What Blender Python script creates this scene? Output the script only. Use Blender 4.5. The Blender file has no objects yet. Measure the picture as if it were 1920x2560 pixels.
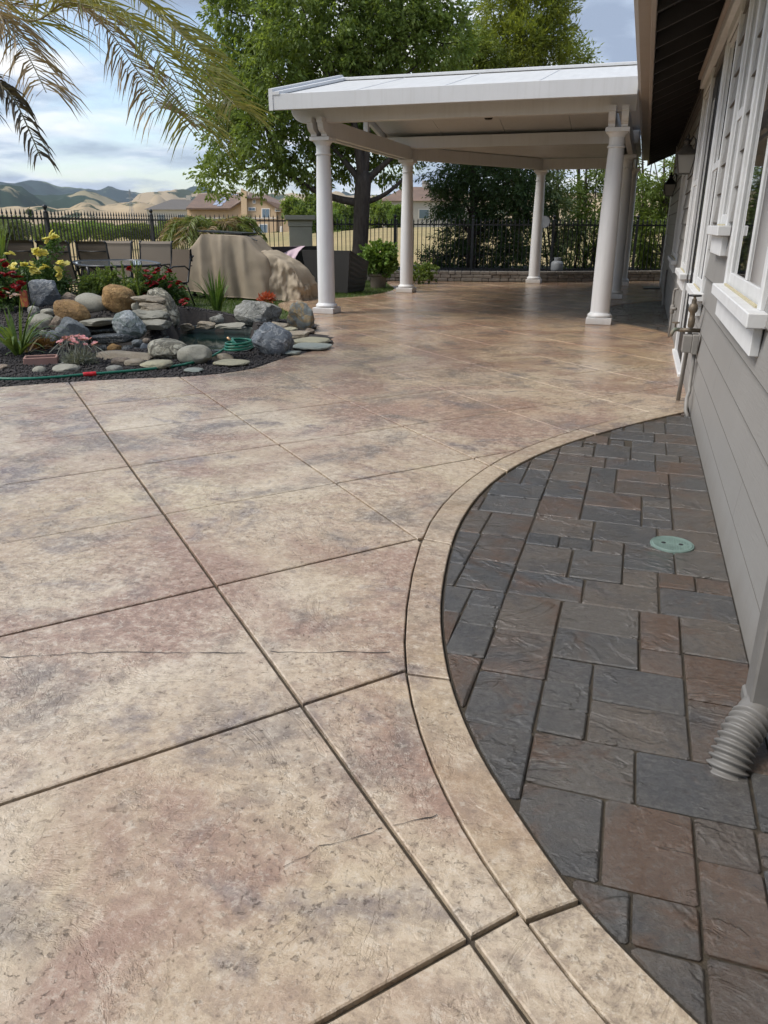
import bpy, bmesh, math, random
import numpy as np
from mathutils import Vector, Matrix, noise as mnoise

# ------------------------------------------------------------------ camera
SC = bpy.context.scene
COL = SC.collection
FPX, CX, CY, CAMH = 1900.0, 960.0, 1280.0, 1.30          # focal length in photo pixels (1920 x 2560)
PITCH, ROLL, YAW = math.radians(20.7), math.radians(0.2), math.radians(-17.784)
_f = np.array([math.sin(YAW) * math.cos(PITCH), math.cos(YAW) * math.cos(PITCH), -math.sin(PITCH)])
_r = np.array([math.cos(YAW), -math.sin(YAW), 0.0])
_u = np.cross(_r, _f)
RR = math.cos(ROLL) * _r + math.sin(ROLL) * _u
UU = -math.sin(ROLL) * _r + math.cos(ROLL) * _u
FF = _f
cam = bpy.data.objects.new('camera', bpy.data.cameras.new('camera'))
COL.objects.link(cam)
cam.matrix_world = Matrix(((RR[0], UU[0], -FF[0], 0), (RR[1], UU[1], -FF[1], 0), (RR[2], UU[2], -FF[2], CAMH), (0, 0, 0, 1)))
cam.data.sensor_fit = 'VERTICAL'
cam.data.sensor_height = 36.0
cam.data.lens = 36.0 * FPX / 2560.0
cam.data.clip_start = 0.05
cam.data.clip_end = 60000.0
SC.camera = cam

# ------------------------------------------------------------------ world, sun, exposure
SUN_EL, SUN_AZ = math.radians(52), math.radians(-118)     # azimuth from +Y towards +X: the light comes from the left, a little behind
wd = bpy.data.worlds.new('World')
SC.world = wd
wd.use_nodes = True
nt = wd.node_tree
nt.nodes.clear()
_n = nt.nodes.new
_l = nt.links.new
out = _n('ShaderNodeOutputWorld')
sky = _n('ShaderNodeTexSky')
sky.sky_type = 'NISHITA'
sky.sun_disc = False
sky.sun_elevation = SUN_EL
sky.sun_rotation = SUN_AZ
bg1 = _n('ShaderNodeBackground')
bg1.inputs['Strength'].default_value = 0.085
_l(sky.outputs[0], bg1.inputs[0])
tc = _n('ShaderNodeTexCoord')
sep = _n('ShaderNodeSeparateXYZ')
_l(tc.outputs['Generated'], sep.inputs[0])


def wmath(op, a, b=None, clamp=False):
    m = _n('ShaderNodeMath')
    m.operation = op
    m.use_clamp = clamp
    for i, v in enumerate((a, b)):
        if v is None:
            continue
        if isinstance(v, (int, float)):
            m.inputs[i].default_value = v
        else:
            _l(v, m.inputs[i])
    return m.outputs[0]


zc = wmath('ADD', wmath('MAXIMUM', sep.outputs['Z'], 0.0), 0.14)
cmb = _n('ShaderNodeCombineXYZ')
_l(wmath('DIVIDE', sep.outputs['X'], zc), cmb.inputs[0])
_l(wmath('DIVIDE', sep.outputs['Y'], zc), cmb.inputs[1])
cmb.inputs[2].default_value = 0.35


def wnoise(scale, detail, rough, off, dist=0.0):
    mp = _n('ShaderNodeMapping')
    mp.inputs['Location'].default_value = off
    _l(cmb.outputs[0], mp.inputs[0])
    t = _n('ShaderNodeTexNoise')
    t.inputs['Scale'].default_value = scale
    t.inputs['Detail'].default_value = detail
    t.inputs['Roughness'].default_value = rough
    t.inputs['Distortion'].default_value = dist
    _l(mp.outputs[0], t.inputs['Vector'])
    return t.outputs[0]


def wramp(fac, stops):
    r = _n('ShaderNodeValToRGB')
    while len(r.color_ramp.elements) < len(stops):
        r.color_ramp.elements.new(0.5)
    for e, (p, c) in zip(r.color_ramp.elements, stops):
        e.position = p
        e.color = (c[0], c[1], c[2], 1)
    _l(fac, r.inputs[0])
    return r.outputs[0]


cov = wramp(wnoise(0.62, 9, 0.55, (3.1, 1.7, 0), 0.3), [(0.44, (0, 0, 0)), (0.50, (0.7, 0.7, 0.7)), (0.56, (1, 1, 1))])
ccol = wramp(wnoise(1.5, 10, 0.56, (4.4, 9.6, 3.0), 0.25),
             [(0.38, (0.19, 0.235, 0.315)), (0.47, (0.27, 0.325, 0.415)), (0.54, (0.43, 0.47, 0.53)), (0.62, (0.575, 0.58, 0.58))])
bg2 = _n('ShaderNodeBackground')
bg2.inputs['Strength'].default_value = 0.80
_l(ccol, bg2.inputs[0])
mixw = _n('ShaderNodeMixShader')
_l(cov, mixw.inputs[0])
_l(bg1.outputs[0], mixw.inputs[1])
_l(bg2.outputs[0], mixw.inputs[2])
_l(mixw.outputs[0], out.inputs[0])

sun = bpy.data.objects.new('sun', bpy.data.lights.new('sun', 'SUN'))
COL.objects.link(sun)
sun.data.energy = 1.5
sun.data.angle = math.radians(32)
sun.data.color = (1.0, 0.95, 0.87)
_sd = Vector((math.sin(SUN_AZ) * math.cos(SUN_EL), math.cos(SUN_AZ) * math.cos(SUN_EL), math.sin(SUN_EL)))
sun.rotation_euler = _sd.to_track_quat('Z', 'Y').to_euler()

SC.view_settings.view_transform = 'Standard'
SC.view_settings.look = 'None'
SC.view_settings.gamma = 1.0
SC.view_settings.use_curve_mapping = False
SC.view_settings.exposure = 1.30
SC.render.engine = 'CYCLES'
SC.cycles.use_denoising = True
SC.cycles.max_bounces = 8
SC.cycles.transparent_max_bounces = 12
SC.cycles.caustics_reflective = False
SC.cycles.caustics_refractive = False
SC.cycles.sample_clamp_indirect = 6.0


# ------------------------------------------------------------------ photo rays -> places
def ray(x, y):
    return FF + RR * (x - CX) / FPX - UU * (y - CY) / FPX


def G(x, y, z=0.0):                       # where the sight line through a photo pixel meets a level plane
    d = ray(x, y)
    t = (z - CAMH) / d[2]
    return Vector((d[0] * t, d[1] * t, z))


def PY(x, y, Y):                          # ... and an upright plane Y = const
    d = ray(x, y)
    t = Y / d[1]
    return Vector((d[0] * t, Y, CAMH + d[2] * t))


def AT(x, y, depth):
    d = ray(x, y) * depth
    return Vector((d[0], d[1], d[2] + CAMH))


def depth_of(p):
    return p[0] * FF[0] + p[1] * FF[1] + (p[2] - CAMH) * FF[2]


def g2(x, y): return (x * .28933, 420 + y * .28933)
def g3(x, y): return (420 + x * .28933, 440 + y * .28933)


# ------------------------------------------------------------------ mesh helpers
class MB:
    def __init__(s):
        s.v, s.f = [], []

    def add(s, vs, fs):
        o = len(s.v)
        s.v += [tuple(v) for v in vs]
        s.f += [tuple(i + o for i in f) for f in fs]
        return s

    def box(s, x0, x1, y0, y1, z0, z1, b=0.0):
        if b <= 0:
            vs = [(x, y, z) for z in (z0, z1) for y in (y0, y1) for x in (x0, x1)]
            return s.add(vs, [(0, 2, 3, 1), (4, 5, 7, 6), (0, 1, 5, 4), (2, 6, 7, 3), (0, 4, 6, 2), (1, 3, 7, 5)])
        bm = bmesh.new()
        bmesh.ops.create_cube(bm, size=1)
        for v in bm.verts:
            v.co = Vector(((x0 + x1) / 2 + v.co.x * (x1 - x0), (y0 + y1) / 2 + v.co.y * (y1 - y0), (z0 + z1) / 2 + v.co.z * (z1 - z0)))
        bmesh.ops.bevel(bm, geom=bm.edges[:], offset=b, segments=1, affect='EDGES', profile=.5)
        bm.verts.index_update()
        s.add([v.co[:] for v in bm.verts], [[v.index for v in f.verts] for f in bm.faces])
        bm.free()
        return s

    def obox(s, a, b_, w, h, up=(0, 0, 1)):       # a bar from a to b_
        a, b_ = Vector(a), Vector(b_)
        d = (b_ - a).normalized()
        upv = Vector(up)
        if abs(d.dot(upv)) > .98:
            upv = Vector((1, 0, 0))
        r = d.cross(upv).normalized()
        u = r.cross(d)
        vs = []
        for p in (a, b_):
            for sx, sz in ((-1, -1), (1, -1), (1, 1), (-1, 1)):
                vs.append(p + r * sx * w / 2 + u * sz * h / 2)
        return s.add(vs, [(0, 1, 2, 3), (7, 6, 5, 4), (0, 4, 5, 1), (1, 5, 6, 2), (2, 6, 7, 3), (3, 7, 4, 0)])

    def tube(s, pts, r, n=8, cap=True, close=False):
        pts = [Vector(p) for p in pts]
        rs = r if isinstance(r, (list, tuple)) else [r] * len(pts)
        m = len(pts)
        ref = None
        rings = []
        for i, p in enumerate(pts):
            d = (pts[(i + 1) % m] - pts[i - 1]) if close else (pts[min(i + 1, m - 1)] - pts[max(i - 1, 0)])
            d.normalize()
            if ref is None:
                ref = Vector((0, 0, 1)) if abs(d.z) < .9 else Vector((1, 0, 0))
            a = d.cross(ref)
            if a.length < 1e-5:
                a = d.cross(Vector((.3, .7, .2)))
            a.normalize()
            b = a.cross(d).normalized()
            ref = b
            rings.append([p + (a * math.cos(2 * math.pi * k / n) + b * math.sin(2 * math.pi * k / n)) * rs[i] for k in range(n)])
        fs = []
        for i in range(m if close else m - 1):
            j = (i + 1) % m
            for k in range(n):
                fs.append((i * n + k, i * n + (k + 1) % n, j * n + (k + 1) % n, j * n + k))
        if cap and not close:
            fs += [tuple(range(n))[::-1], tuple(range((m - 1) * n, m * n))]
        return s.add([v for rg in rings for v in rg], fs)

    def lathe(s, prof, c=(0, 0, 0), n=24, cap=True):
        vs, fs = [], []
        for r, z in prof:
            for k in range(n):
                a = 2 * math.pi * k / n
                vs.append((c[0] + r * math.cos(a), c[1] + r * math.sin(a), c[2] + z))
        for i in range(len(prof) - 1):
            for k in range(n):
                fs.append((i * n + k, i * n + (k + 1) % n, (i + 1) * n + (k + 1) % n, (i + 1) * n + k))
        if cap:
            fs += [tuple(range(n))[::-1], tuple(range((len(prof) - 1) * n, len(prof) * n))]
        return s.add(vs, fs)

    def prism(s, poly, z0, z1, ch=0.0):           # poly: list of (x, y), counter-clockwise
        n = len(poly)
        if ch <= 0:
            vs = [(x, y, z0) for x, y in poly] + [(x, y, z1) for x, y in poly]
            return s.add(vs, [tuple(range(n))[::-1], tuple(range(n, 2 * n))] + [(i, (i + 1) % n, n + (i + 1) % n, n + i) for i in range(n)])
        ins = inset(poly, ch)
        vs = [(x, y, z0) for x, y in poly] + [(x, y, z1 - ch) for x, y in poly] + [(x, y, z1) for x, y in ins]
        fs = [tuple(range(n))[::-1], tuple(range(2 * n, 3 * n))]
        for i in range(n):
            j = (i + 1) % n
            fs += [(i, j, n + j, n + i), (n + i, n + j, 2 * n + j, 2 * n + i)]
        return s.add(vs, fs)

    def xprism(s, poly, x0, x1):                  # poly in (y, z), extruded along x
        n = len(poly)
        vs = [(x0, y, z) for y, z in poly] + [(x1, y, z) for y, z in poly]
        return s.add(vs, [tuple(range(n)), tuple(range(n, 2 * n))[::-1]] + [(i, n + i, n + (i + 1) % n, (i + 1) % n) for i in range(n)])

    def mesh(s, name, mat, smooth=False):
        me = bpy.data.meshes.new(name)
        me.from_pydata([tuple(v) for v in s.v], [], s.f)
        me.validate()
        bm = bmesh.new()
        bm.from_mesh(me)
        bmesh.ops.recalc_face_normals(bm, faces=bm.faces[:])
        bm.to_mesh(me)
        bm.free()
        if mat:
            me.materials.append(mat)
        if smooth is True:
            me.polygons.foreach_set('use_smooth', [True] * len(me.polygons))
        elif smooth:
            me.polygons.foreach_set('use_smooth', [True] * len(me.polygons))
            me.set_sharp_from_angle(angle=math.radians(smooth))
        return me

    def build(s, name, mat, parent=None, smooth=False):
        return link(name, s.mesh(name, mat, smooth), parent)


def link(name, me, parent=None):
    o = bpy.data.objects.new(name, me)
    COL.objects.link(o)
    if parent:
        o.parent = parent
    return o


def inset(poly, d):
    n = len(poly)
    res = []
    for i in range(n):
        p0, p1, p2 = (np.array(poly[i - 1]), np.array(poly[i]), np.array(poly[(i + 1) % n]))
        a, b = p1 - p0, p2 - p1
        la, lb = np.linalg.norm(a), np.linalg.norm(b)
        na = np.array((-a[1], a[0])) / max(la, 1e-9)
        nb = np.array((-b[1], b[0])) / max(lb, 1e-9)
        m = na + nb
        k = m @ m
        m = m * (2.0 / k) if k > .5 else na
        res.append(tuple(p1 + m * d))
    return res


def tag(o, label=None, cat=None, group=None, kind=None):
    for k, v in (('label', label), ('category', cat), ('group', group), ('kind', kind)):
        if v:
            o[k] = v
    return o


def empty(name, loc=(0, 0, 0), rz=0.0):
    o = bpy.data.objects.new(name, None)
    COL.objects.link(o)
    o.location = loc
    o.rotation_euler = (0, 0, rz)
    o.empty_display_size = .1
    return o


def thing(name, label, cat, loc=(0, 0, 0), rz=0.0, group=None):
    return tag(empty(name, loc, rz), label, cat, group)


def copy_tree(o, parent=None):
    c = o.copy()
    COL.objects.link(c)
    if parent:
        c.parent = parent
    for ch in list(o.children):
        copy_tree(ch, c)
    return c


def np_mesh(name, V, F, mat, smooth=False):       # V (n,3), F (m,k) numpy arrays
    me = bpy.data.meshes.new(name)
    n, m, k = len(V), len(F), F.shape[1]
    me.vertices.add(n)
    me.vertices.foreach_set('co', np.asarray(V, dtype=np.float32).ravel())
    me.loops.add(m * k)
    me.loops.foreach_set('vertex_index', np.asarray(F, dtype=np.int32).ravel())
    me.polygons.add(m)
    me.polygons.foreach_set('loop_start', np.arange(0, m * k, k, dtype=np.int32))
    me.polygons.foreach_set('loop_total', np.full(m, k, dtype=np.int32))
    if smooth:
        me.polygons.foreach_set('use_smooth', np.ones(m, dtype=bool))
    me.update(calc_edges=True)
    if mat:
        me.materials.append(mat)
    return me


# ------------------------------------------------------------------ material helpers
class NT:
    def __init__(s, name):
        s.m = bpy.data.materials.new(name)
        s.m.use_nodes = True
        s.t = s.m.node_tree
        s.t.nodes.clear()
        s.out = s.t.nodes.new('ShaderNodeOutputMaterial')
        s.b = s.t.nodes.new('ShaderNodeBsdfPrincipled')
        s.t.links.new(s.b.outputs[0], s.out.inputs[0])
        s.geo = s.t.nodes.new('ShaderNodeNewGeometry')
        s.tc = s.t.nodes.new('ShaderNodeTexCoord')
        s.oi = s.t.nodes.new('ShaderNodeObjectInfo')
        s.world = s.geo.outputs['Position']
        s.obj = s.tc.outputs['Object']
        s.rand = s.oi.outputs['Random']

    def put(s, sock, v):
        if hasattr(v, 'is_output') or hasattr(v, 'node'):
            s.t.links.new(v, sock)
        elif isinstance(v, (int, float)):
            sock.default_value = v
        else:
            sock.default_value = tuple(v) + (1,) * (4 - len(v)) if sock.type == 'RGBA' else v

    def set(s, **kw):
        names = dict(color='Base Color', rough='Roughness', metal='Metallic', normal='Normal', spec='Specular IOR Level', coat='Coat Weight', coatr='Coat Roughness', trans='Transmission Weight', ior='IOR', alpha='Alpha', sheen='Sheen Weight')
        for k, v in kw.items():
            s.put(s.b.inputs[names[k]], v)
        return s

    def map(s, vec, scale=(1, 1, 1), rot=(0, 0, 0), loc=(0, 0, 0)):
        n = s.t.nodes.new('ShaderNodeMapping')
        s.put(n.inputs[0], vec)
        n.inputs['Scale'].default_value = scale
        n.inputs['Rotation'].default_value = rot
        if hasattr(loc, 'node'):
            s.put(n.inputs['Location'], loc)
        else:
            n.inputs['Location'].default_value = loc
        return n.outputs[0]

    def noise(s, vec, scale, detail=4, rough=.55, dist=0.0, off=None):
        if off:
            vec = s.map(vec, loc=off)
        n = s.t.nodes.new('ShaderNodeTexNoise')
        s.put(n.inputs['Vector'], vec)
        n.inputs['Scale'].default_value = scale
        n.inputs['Detail'].default_value = detail
        n.inputs['Roughness'].default_value = rough
        n.inputs['Distortion'].default_value = dist
        return n.outputs[0]

    def voro(s, vec, scale, feature='F1', rnd=1.0, out='Distance'):
        n = s.t.nodes.new('ShaderNodeTexVoronoi')
        n.feature = feature
        s.put(n.inputs['Vector'], vec)
        n.inputs['Scale'].default_value = scale
        n.inputs['Randomness'].default_value = rnd
        return n.outputs[out]

    def wave(s, vec, scale, dist=3, detail=3, dscale=1.0, axis='X', kind='BANDS'):
        n = s.t.nodes.new('ShaderNodeTexWave')
        n.wave_type = kind
        n.bands_direction = axis
        s.put(n.inputs['Vector'], vec)
        n.inputs['Scale'].default_value = scale
        n.inputs['Distortion'].default_value = dist
        n.inputs['Detail'].default_value = detail
        n.inputs['Detail Scale'].default_value = dscale
        return n.outputs['Fac']

    def ramp(s, fac, stops, interp='LINEAR'):
        n = s.t.nodes.new('ShaderNodeValToRGB')
        n.color_ramp.interpolation = interp
        while len(n.color_ramp.elements) < len(stops):
            n.color_ramp.elements.new(.5)
        for e, (p, c) in zip(n.color_ramp.elements, stops):
            e.position = p
            c = (c, c, c) if isinstance(c, (int, float)) else c
            e.color = (c[0], c[1], c[2], 1)
        s.put(n.inputs[0], fac)
        return n.outputs[0]

    def mix(s, fac, a, b, mode='MIX'):
        n = s.t.nodes.new('ShaderNodeMix')
        n.data_type = 'RGBA'
        n.blend_type = mode
        s.put(n.inputs[0], fac)
        s.put(n.inputs[6], a)
        s.put(n.inputs[7], b)
        return n.outputs[2]

    def math(s, op, a, b=0.0, clamp=False):
        n = s.t.nodes.new('ShaderNodeMath')
        n.operation = op
        n.use_clamp = clamp
        s.put(n.inputs[0], a)
        s.put(n.inputs[1], b)
        return n.outputs[0]

    def bump(s, h, strength=.3, dist=.01, normal=None):
        n = s.t.nodes.new('ShaderNodeBump')
        n.inputs['Strength'].default_value = strength
        n.inputs['Distance'].default_value = dist
        s.put(n.inputs['Height'], h)
        if normal is not None:
            s.put(n.inputs['Normal'], normal)
        return n.outputs[0]

    def scramble(s, vec, amount=37.0):            # shift a vector by the object's random number
        n = s.t.nodes.new('ShaderNodeVectorMath')
        n.operation = 'MULTIPLY_ADD'
        s.put(n.inputs[0], s.rand)
        n.inputs[1].default_value = (amount, amount * .7, amount * 1.3)
        s.put(n.inputs[2], vec)
        return n.outputs[0]


def plain(name, c, rough=.5, c2=None, scale=6.0, bump=0.0, bscale=60.0, spec=.5, metal=0.0, coat=0.0, detail=6):
    t = NT(name)
    col = c
    if c2:
        col = t.mix(t.ramp(t.noise(t.world, scale, detail, .6), [(.35, 0), (.65, 1)]), c, c2)
    t.set(color=col, rough=rough, spec=spec, metal=metal, coat=coat)
    if bump:
        t.set(normal=t.bump(t.noise(t.world, bscale, 5, .6), bump, .01))
    return t.m


def leafmat(name, c, c2, trans=.35, rough=.55, scale=1.3):
    c, c2 = tuple(x * 1.32 for x in c), tuple(x * 1.32 for x in c2)
    t = NT(name)
    v = t.mix(t.ramp(t.noise(t.world, scale, 3, .6), [(.35, 0), (.65, 1)]), c, c2)
    v = t.mix(t.ramp(t.noise(t.world, 23.0, 2, .5), [(.4, 0), (.62, 1)]), v, tuple(x * .62 for x in c))
    t.set(color=v, rough=rough, spec=.35)
    tr = t.t.nodes.new('ShaderNodeBsdfTranslucent')
    vt = t.mix(.5, v, tuple(min(1, x * y) for x, y in zip(c2, (1.5, 1.5, .5))))
    t.put(tr.inputs[0], vt)
    mx = t.t.nodes.new('ShaderNodeMixShader')
    mx.inputs[0].default_value = trans
    t.t.links.new(t.b.outputs[0], mx.inputs[1])
    t.t.links.new(tr.outputs[0], mx.inputs[2])
    t.t.links.new(mx.outputs[0], t.out.inputs[0])
    return t.m

# ------------------------------------------------------------------ materials of the ground
def concrete_material(name, tint=None, tk=.4):
    t = NT(name)
    w = t.world
    # broad colour drifts: cream, peach, rose-brown, grey
    c = t.mix(t.ramp(t.noise(w, .8, 4, .55, 0, (17, 5, 0)), [(.38, 0), (.62, 1)]), (.565, .47, .36), (.54, .44, .295))
    c = t.mix(t.ramp(t.noise(w, 1.0, 5, .6, .4, (31, 9, 0)), [(.42, 0), (.64, .8)]), c, (.45, .335, .225))
    c = t.mix(t.ramp(t.noise(w, 1.25, 6, .64, .6, (11, 3, 0)), [(.44, 0), (.60, .88)]), c, (.325, .205, .152))
    c = t.mix(t.ramp(t.noise(w, 1.7, 6, .66, .5, (3, 21, 0)), [(.52, 0), (.65, .8)]), c, (.18, .15, .13))
    if tint:
        c = t.mix(tk, c, tuple(x * .82 for x in tint))
    c = t.mix(t.ramp(t.noise(w, 1.9, 6, .66, .6, (23, 14, 0)), [(.56, 0), (.66, .75)]), c, (.17, .142, .142))
    # worn grain: paler highs, darker lows, strength drifting from place to place
    fine = t.noise(w, 15, 14, .80)
    drift = t.ramp(t.noise(w, 1.1, 5, .6, .3, (5, 5, 0)), [(.34, .45), (.60, 1)])
    lo = t.math('MULTIPLY', t.ramp(fine, [(.36, 1), (.52, 0)]), drift)
    hi = t.math('MULTIPLY', t.ramp(fine, [(.50, 0), (.66, 1)]), drift)
    c = t.mix(t.math('MULTIPLY', lo, 1.0), c, t.mix(.55, c, (.13, .10, .085)))
    c = t.mix(t.math('MULTIPLY', hi, .6), c, (.66, .59, .485))
    crisp = t.noise(w, 32, 12, .78, .3, (6, 13, 0))
    c = t.mix(t.math('MULTIPLY', t.ramp(crisp, [(.545, 0), (.575, 1)]), t.math('MULTIPLY', drift, .42)), c, (.66, .595, .495))
    c = t.mix(t.math('MULTIPLY', t.ramp(crisp, [(.425, 1), (.455, 0)]), t.math('MULTIPLY', drift, .40)), c, (.145, .11, .09))
    if tint:
        c = t.mix(t.ramp(t.noise(w, 2.1, 6, .68, .4, (9, 4, 0)), [(.52, 0), (.66, .65)]), c, t.mix(.35, (.38, .26, .14), c))
    pn = t.noise(w, 50, 7, .75, .5, (2, 8, 0))
    pit = t.math('MULTIPLY', t.ramp(pn, [(.585, 0), (.64, 1)]), t.ramp(t.noise(w, 2.2, 5, .65), [(.40, 0), (.56, 1)]))
    c = t.mix(t.math('MULTIPLY', pit, .5), c, (.14, .108, .085))
    # rain still lies on the far part: darker, richer, glossier
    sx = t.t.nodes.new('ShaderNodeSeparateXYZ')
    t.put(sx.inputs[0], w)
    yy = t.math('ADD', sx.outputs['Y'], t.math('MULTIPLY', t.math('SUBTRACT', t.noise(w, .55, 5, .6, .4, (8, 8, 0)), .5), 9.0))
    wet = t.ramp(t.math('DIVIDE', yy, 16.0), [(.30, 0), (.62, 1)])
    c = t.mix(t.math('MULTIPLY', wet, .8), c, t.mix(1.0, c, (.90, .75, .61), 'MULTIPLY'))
    # stamped slate relief: irregular broken ledges, pits and grain
    ledge = t.noise(w, 1.7, 8, .66, .9)
    lr = t.ramp(t.math('ABSOLUTE', t.math('SUBTRACT', ledge, .5)), [(0, 0), (.018, 1)])
    led2 = t.ramp(t.noise(w, 5.5, 7, .65, .5, (14, 2, 0)), [(.55, 0), (.58, 1)])
    h = t.math('ADD', t.math('MULTIPLY', ledge, 1.1), t.math('MULTIPLY', lr, .18))
    h = t.math('ADD', h, t.math('MULTIPLY', led2, .14))
    h = t.math('ADD', h, t.math('MULTIPLY', fine, .7))
    h = t.math('SUBTRACT', h, t.math('MULTIPLY', pit, .35))
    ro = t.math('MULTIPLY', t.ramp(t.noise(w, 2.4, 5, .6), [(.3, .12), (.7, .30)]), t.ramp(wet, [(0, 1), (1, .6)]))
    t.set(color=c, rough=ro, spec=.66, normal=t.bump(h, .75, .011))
    return t.m


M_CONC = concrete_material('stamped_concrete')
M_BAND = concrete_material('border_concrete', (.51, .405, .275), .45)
M_JOINT = plain('joint_dirt', (.065, .052, .038), .9, (.11, .09, .06), 30, .6, 220)


def paver_material(name, pal, rust):
    t = NT(name)
    v = t.scramble(t.world, 61)
    base = t.ramp(t.rand, [(i / len(pal), c) for i, c in enumerate(pal)], 'CONSTANT')
    c = t.mix(t.ramp(t.noise(v, 3.8, 6, .65, .6), [(.45, 0), (.62, .85)]), base, (.085, .075, .064))
    c = t.mix(t.ramp(t.noise(v, 4.4, 6, .65, .6, (4, 4, 2)), [(.50, 0), (.68, .75)]), c, (.046, .047, .049))
    c = t.mix(t.ramp(t.noise(v, 3.2, 5, .65, .6, (8, 1, 5)), [(rust, 0), (rust + .12, .85)]), c, (.095, .052, .028))
    g = t.noise(v, 48, 10, .80)
    c = t.mix(t.ramp(g, [(.50, 0), (.64, .5)]), c, (.135, .128, .118))
    c = t.mix(t.ramp(g, [(.34, .6), (.46, 0)]), c, (.02, .019, .018))
    edge = t.ramp(t.noise(v, 2.3, 5, .6, .7), [(.48, 0), (.53, 1)], 'EASE')
    edge2 = t.ramp(t.noise(t.map(v, scale=(1.2, 2.4, 1), rot=(0, 0, .5)), 4.2, 4, .55, .7, (2, 7, 3)), [(.60, 0), (.64, 1)], 'EASE')
    h = t.math('ADD', t.math('MULTIPLY', edge, .6), t.math('MULTIPLY', edge2, .5))
    h = t.math('ADD', h, t.math('MULTIPLY', g, .8))
    h = t.math('ADD', h, t.math('MULTIPLY', t.noise(v, 6, 5, .6), 1.0))
    t.set(color=c, rough=t.ramp(t.noise(v, 6, 5, .65), [(.3, .03), (.7, .17)]), spec=.85, normal=t.bump(h, 1.0, .009))
    return t.m


M_PAVER_R = paver_material('rust_paver', [(.10, .067, .047), (.085, .062, .046), (.112, .077, .056), (.075, .059, .046)], .50)
M_PAVER = paver_material('slate_paver', [(.058, .058, .057), (.080, .077, .072), (.10, .088, .074), (.064, .065, .066), (.108, .088, .069), (.072, .07, .067)], .56)
M_SAND = plain('joint_sand', (.075, .058, .038), .9, (.04, .034, .025), 40, .8, 260)
M_SOIL = plain('garden_soil', (.022, .019, .018), .95, (.038, .032, .028), 9, .8, 40)


def field_material():
    t = NT('field_grass')
    w = t.world
    c = t.mix(t.ramp(t.noise(w, .035, 5, .6), [(.40, 0), (.60, 1)]), (.40, .30, .15), (.30, .25, .12))
    c = t.mix(t.ramp(t.noise(w, .012, 4, .6, 0, (40, 8, 0)), [(.50, 0), (.62, .8)]), c, (.17, .19, .07))
    c = t.mix(t.ramp(t.noise(t.map(w, scale=(1, .25, 1)), 1.5, 5, .7), [(.4, 0), (.7, .5)]), c, (.20, .155, .075))
    t.set(color=c, rough=.9, spec=.15, normal=t.bump(t.noise(w, 9, 4, .7), .5, .08))
    return t.m


M_FIELD = field_material()
M_LAWN = plain('lawn_soil', (.045, .065, .018), .9, (.075, .085, .03), 5, .6, 60)


# ------------------------------------------------------------------ terrain out to the horizon
def terrain_z(x, y):
    r = math.hypot(x, y)
    bear = math.atan2(x, y)                   # 0 = straight along the house, negative to the left
    z = -.14
    if r > 20:
        k = min((r - 20) / 60.0, 1.0)
        k = k * k * (3 - 2 * k)
        left = min(max((-bear - .30) / .25, 0), 1)
        z += k * (left * -.55 + (1 - left) * 1.15)
    if r > 160:
        z -= min((r - 160) / 400.0, 1.0) * 14 + min(max(r - 560, 0) / 900, 1) * 25
    return z


mb = MB()
rings = [0, 3, 6, 9, 12, 15, 18, 20, 22, 25, 29, 34, 40, 48, 58, 70, 85, 105, 130, 160, 200, 260, 340, 460, 620, 900, 1500, 3000, 7000, 16000, 40000]
NA = 120
vs = [(0, 0, -.14)]
for r_ in rings[1:]:
    for k in range(NA):
        a = 2 * math.pi * k / NA
        x_, y_ = r_ * math.sin(a), r_ * math.cos(a)
        z_ = terrain_z(x_, y_)
        if 22 < r_ < 200:
            z_ += .10 * mnoise.noise((x_ * .06, y_ * .06, 0))
        vs.append((x_, y_, z_))
fs = [(0, 1 + (k + 1) % NA, 1 + k) for k in range(NA)]
for i in range(len(rings) - 2):
    for k in range(NA):
        a0 = 1 + i * NA
        fs.append((a0 + k, a0 + (k + 1) % NA, a0 + NA + (k + 1) % NA, a0 + NA + k))
mb.add(vs, fs)
tag(mb.build('ground', M_FIELD, smooth=True), kind='structure')

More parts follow.
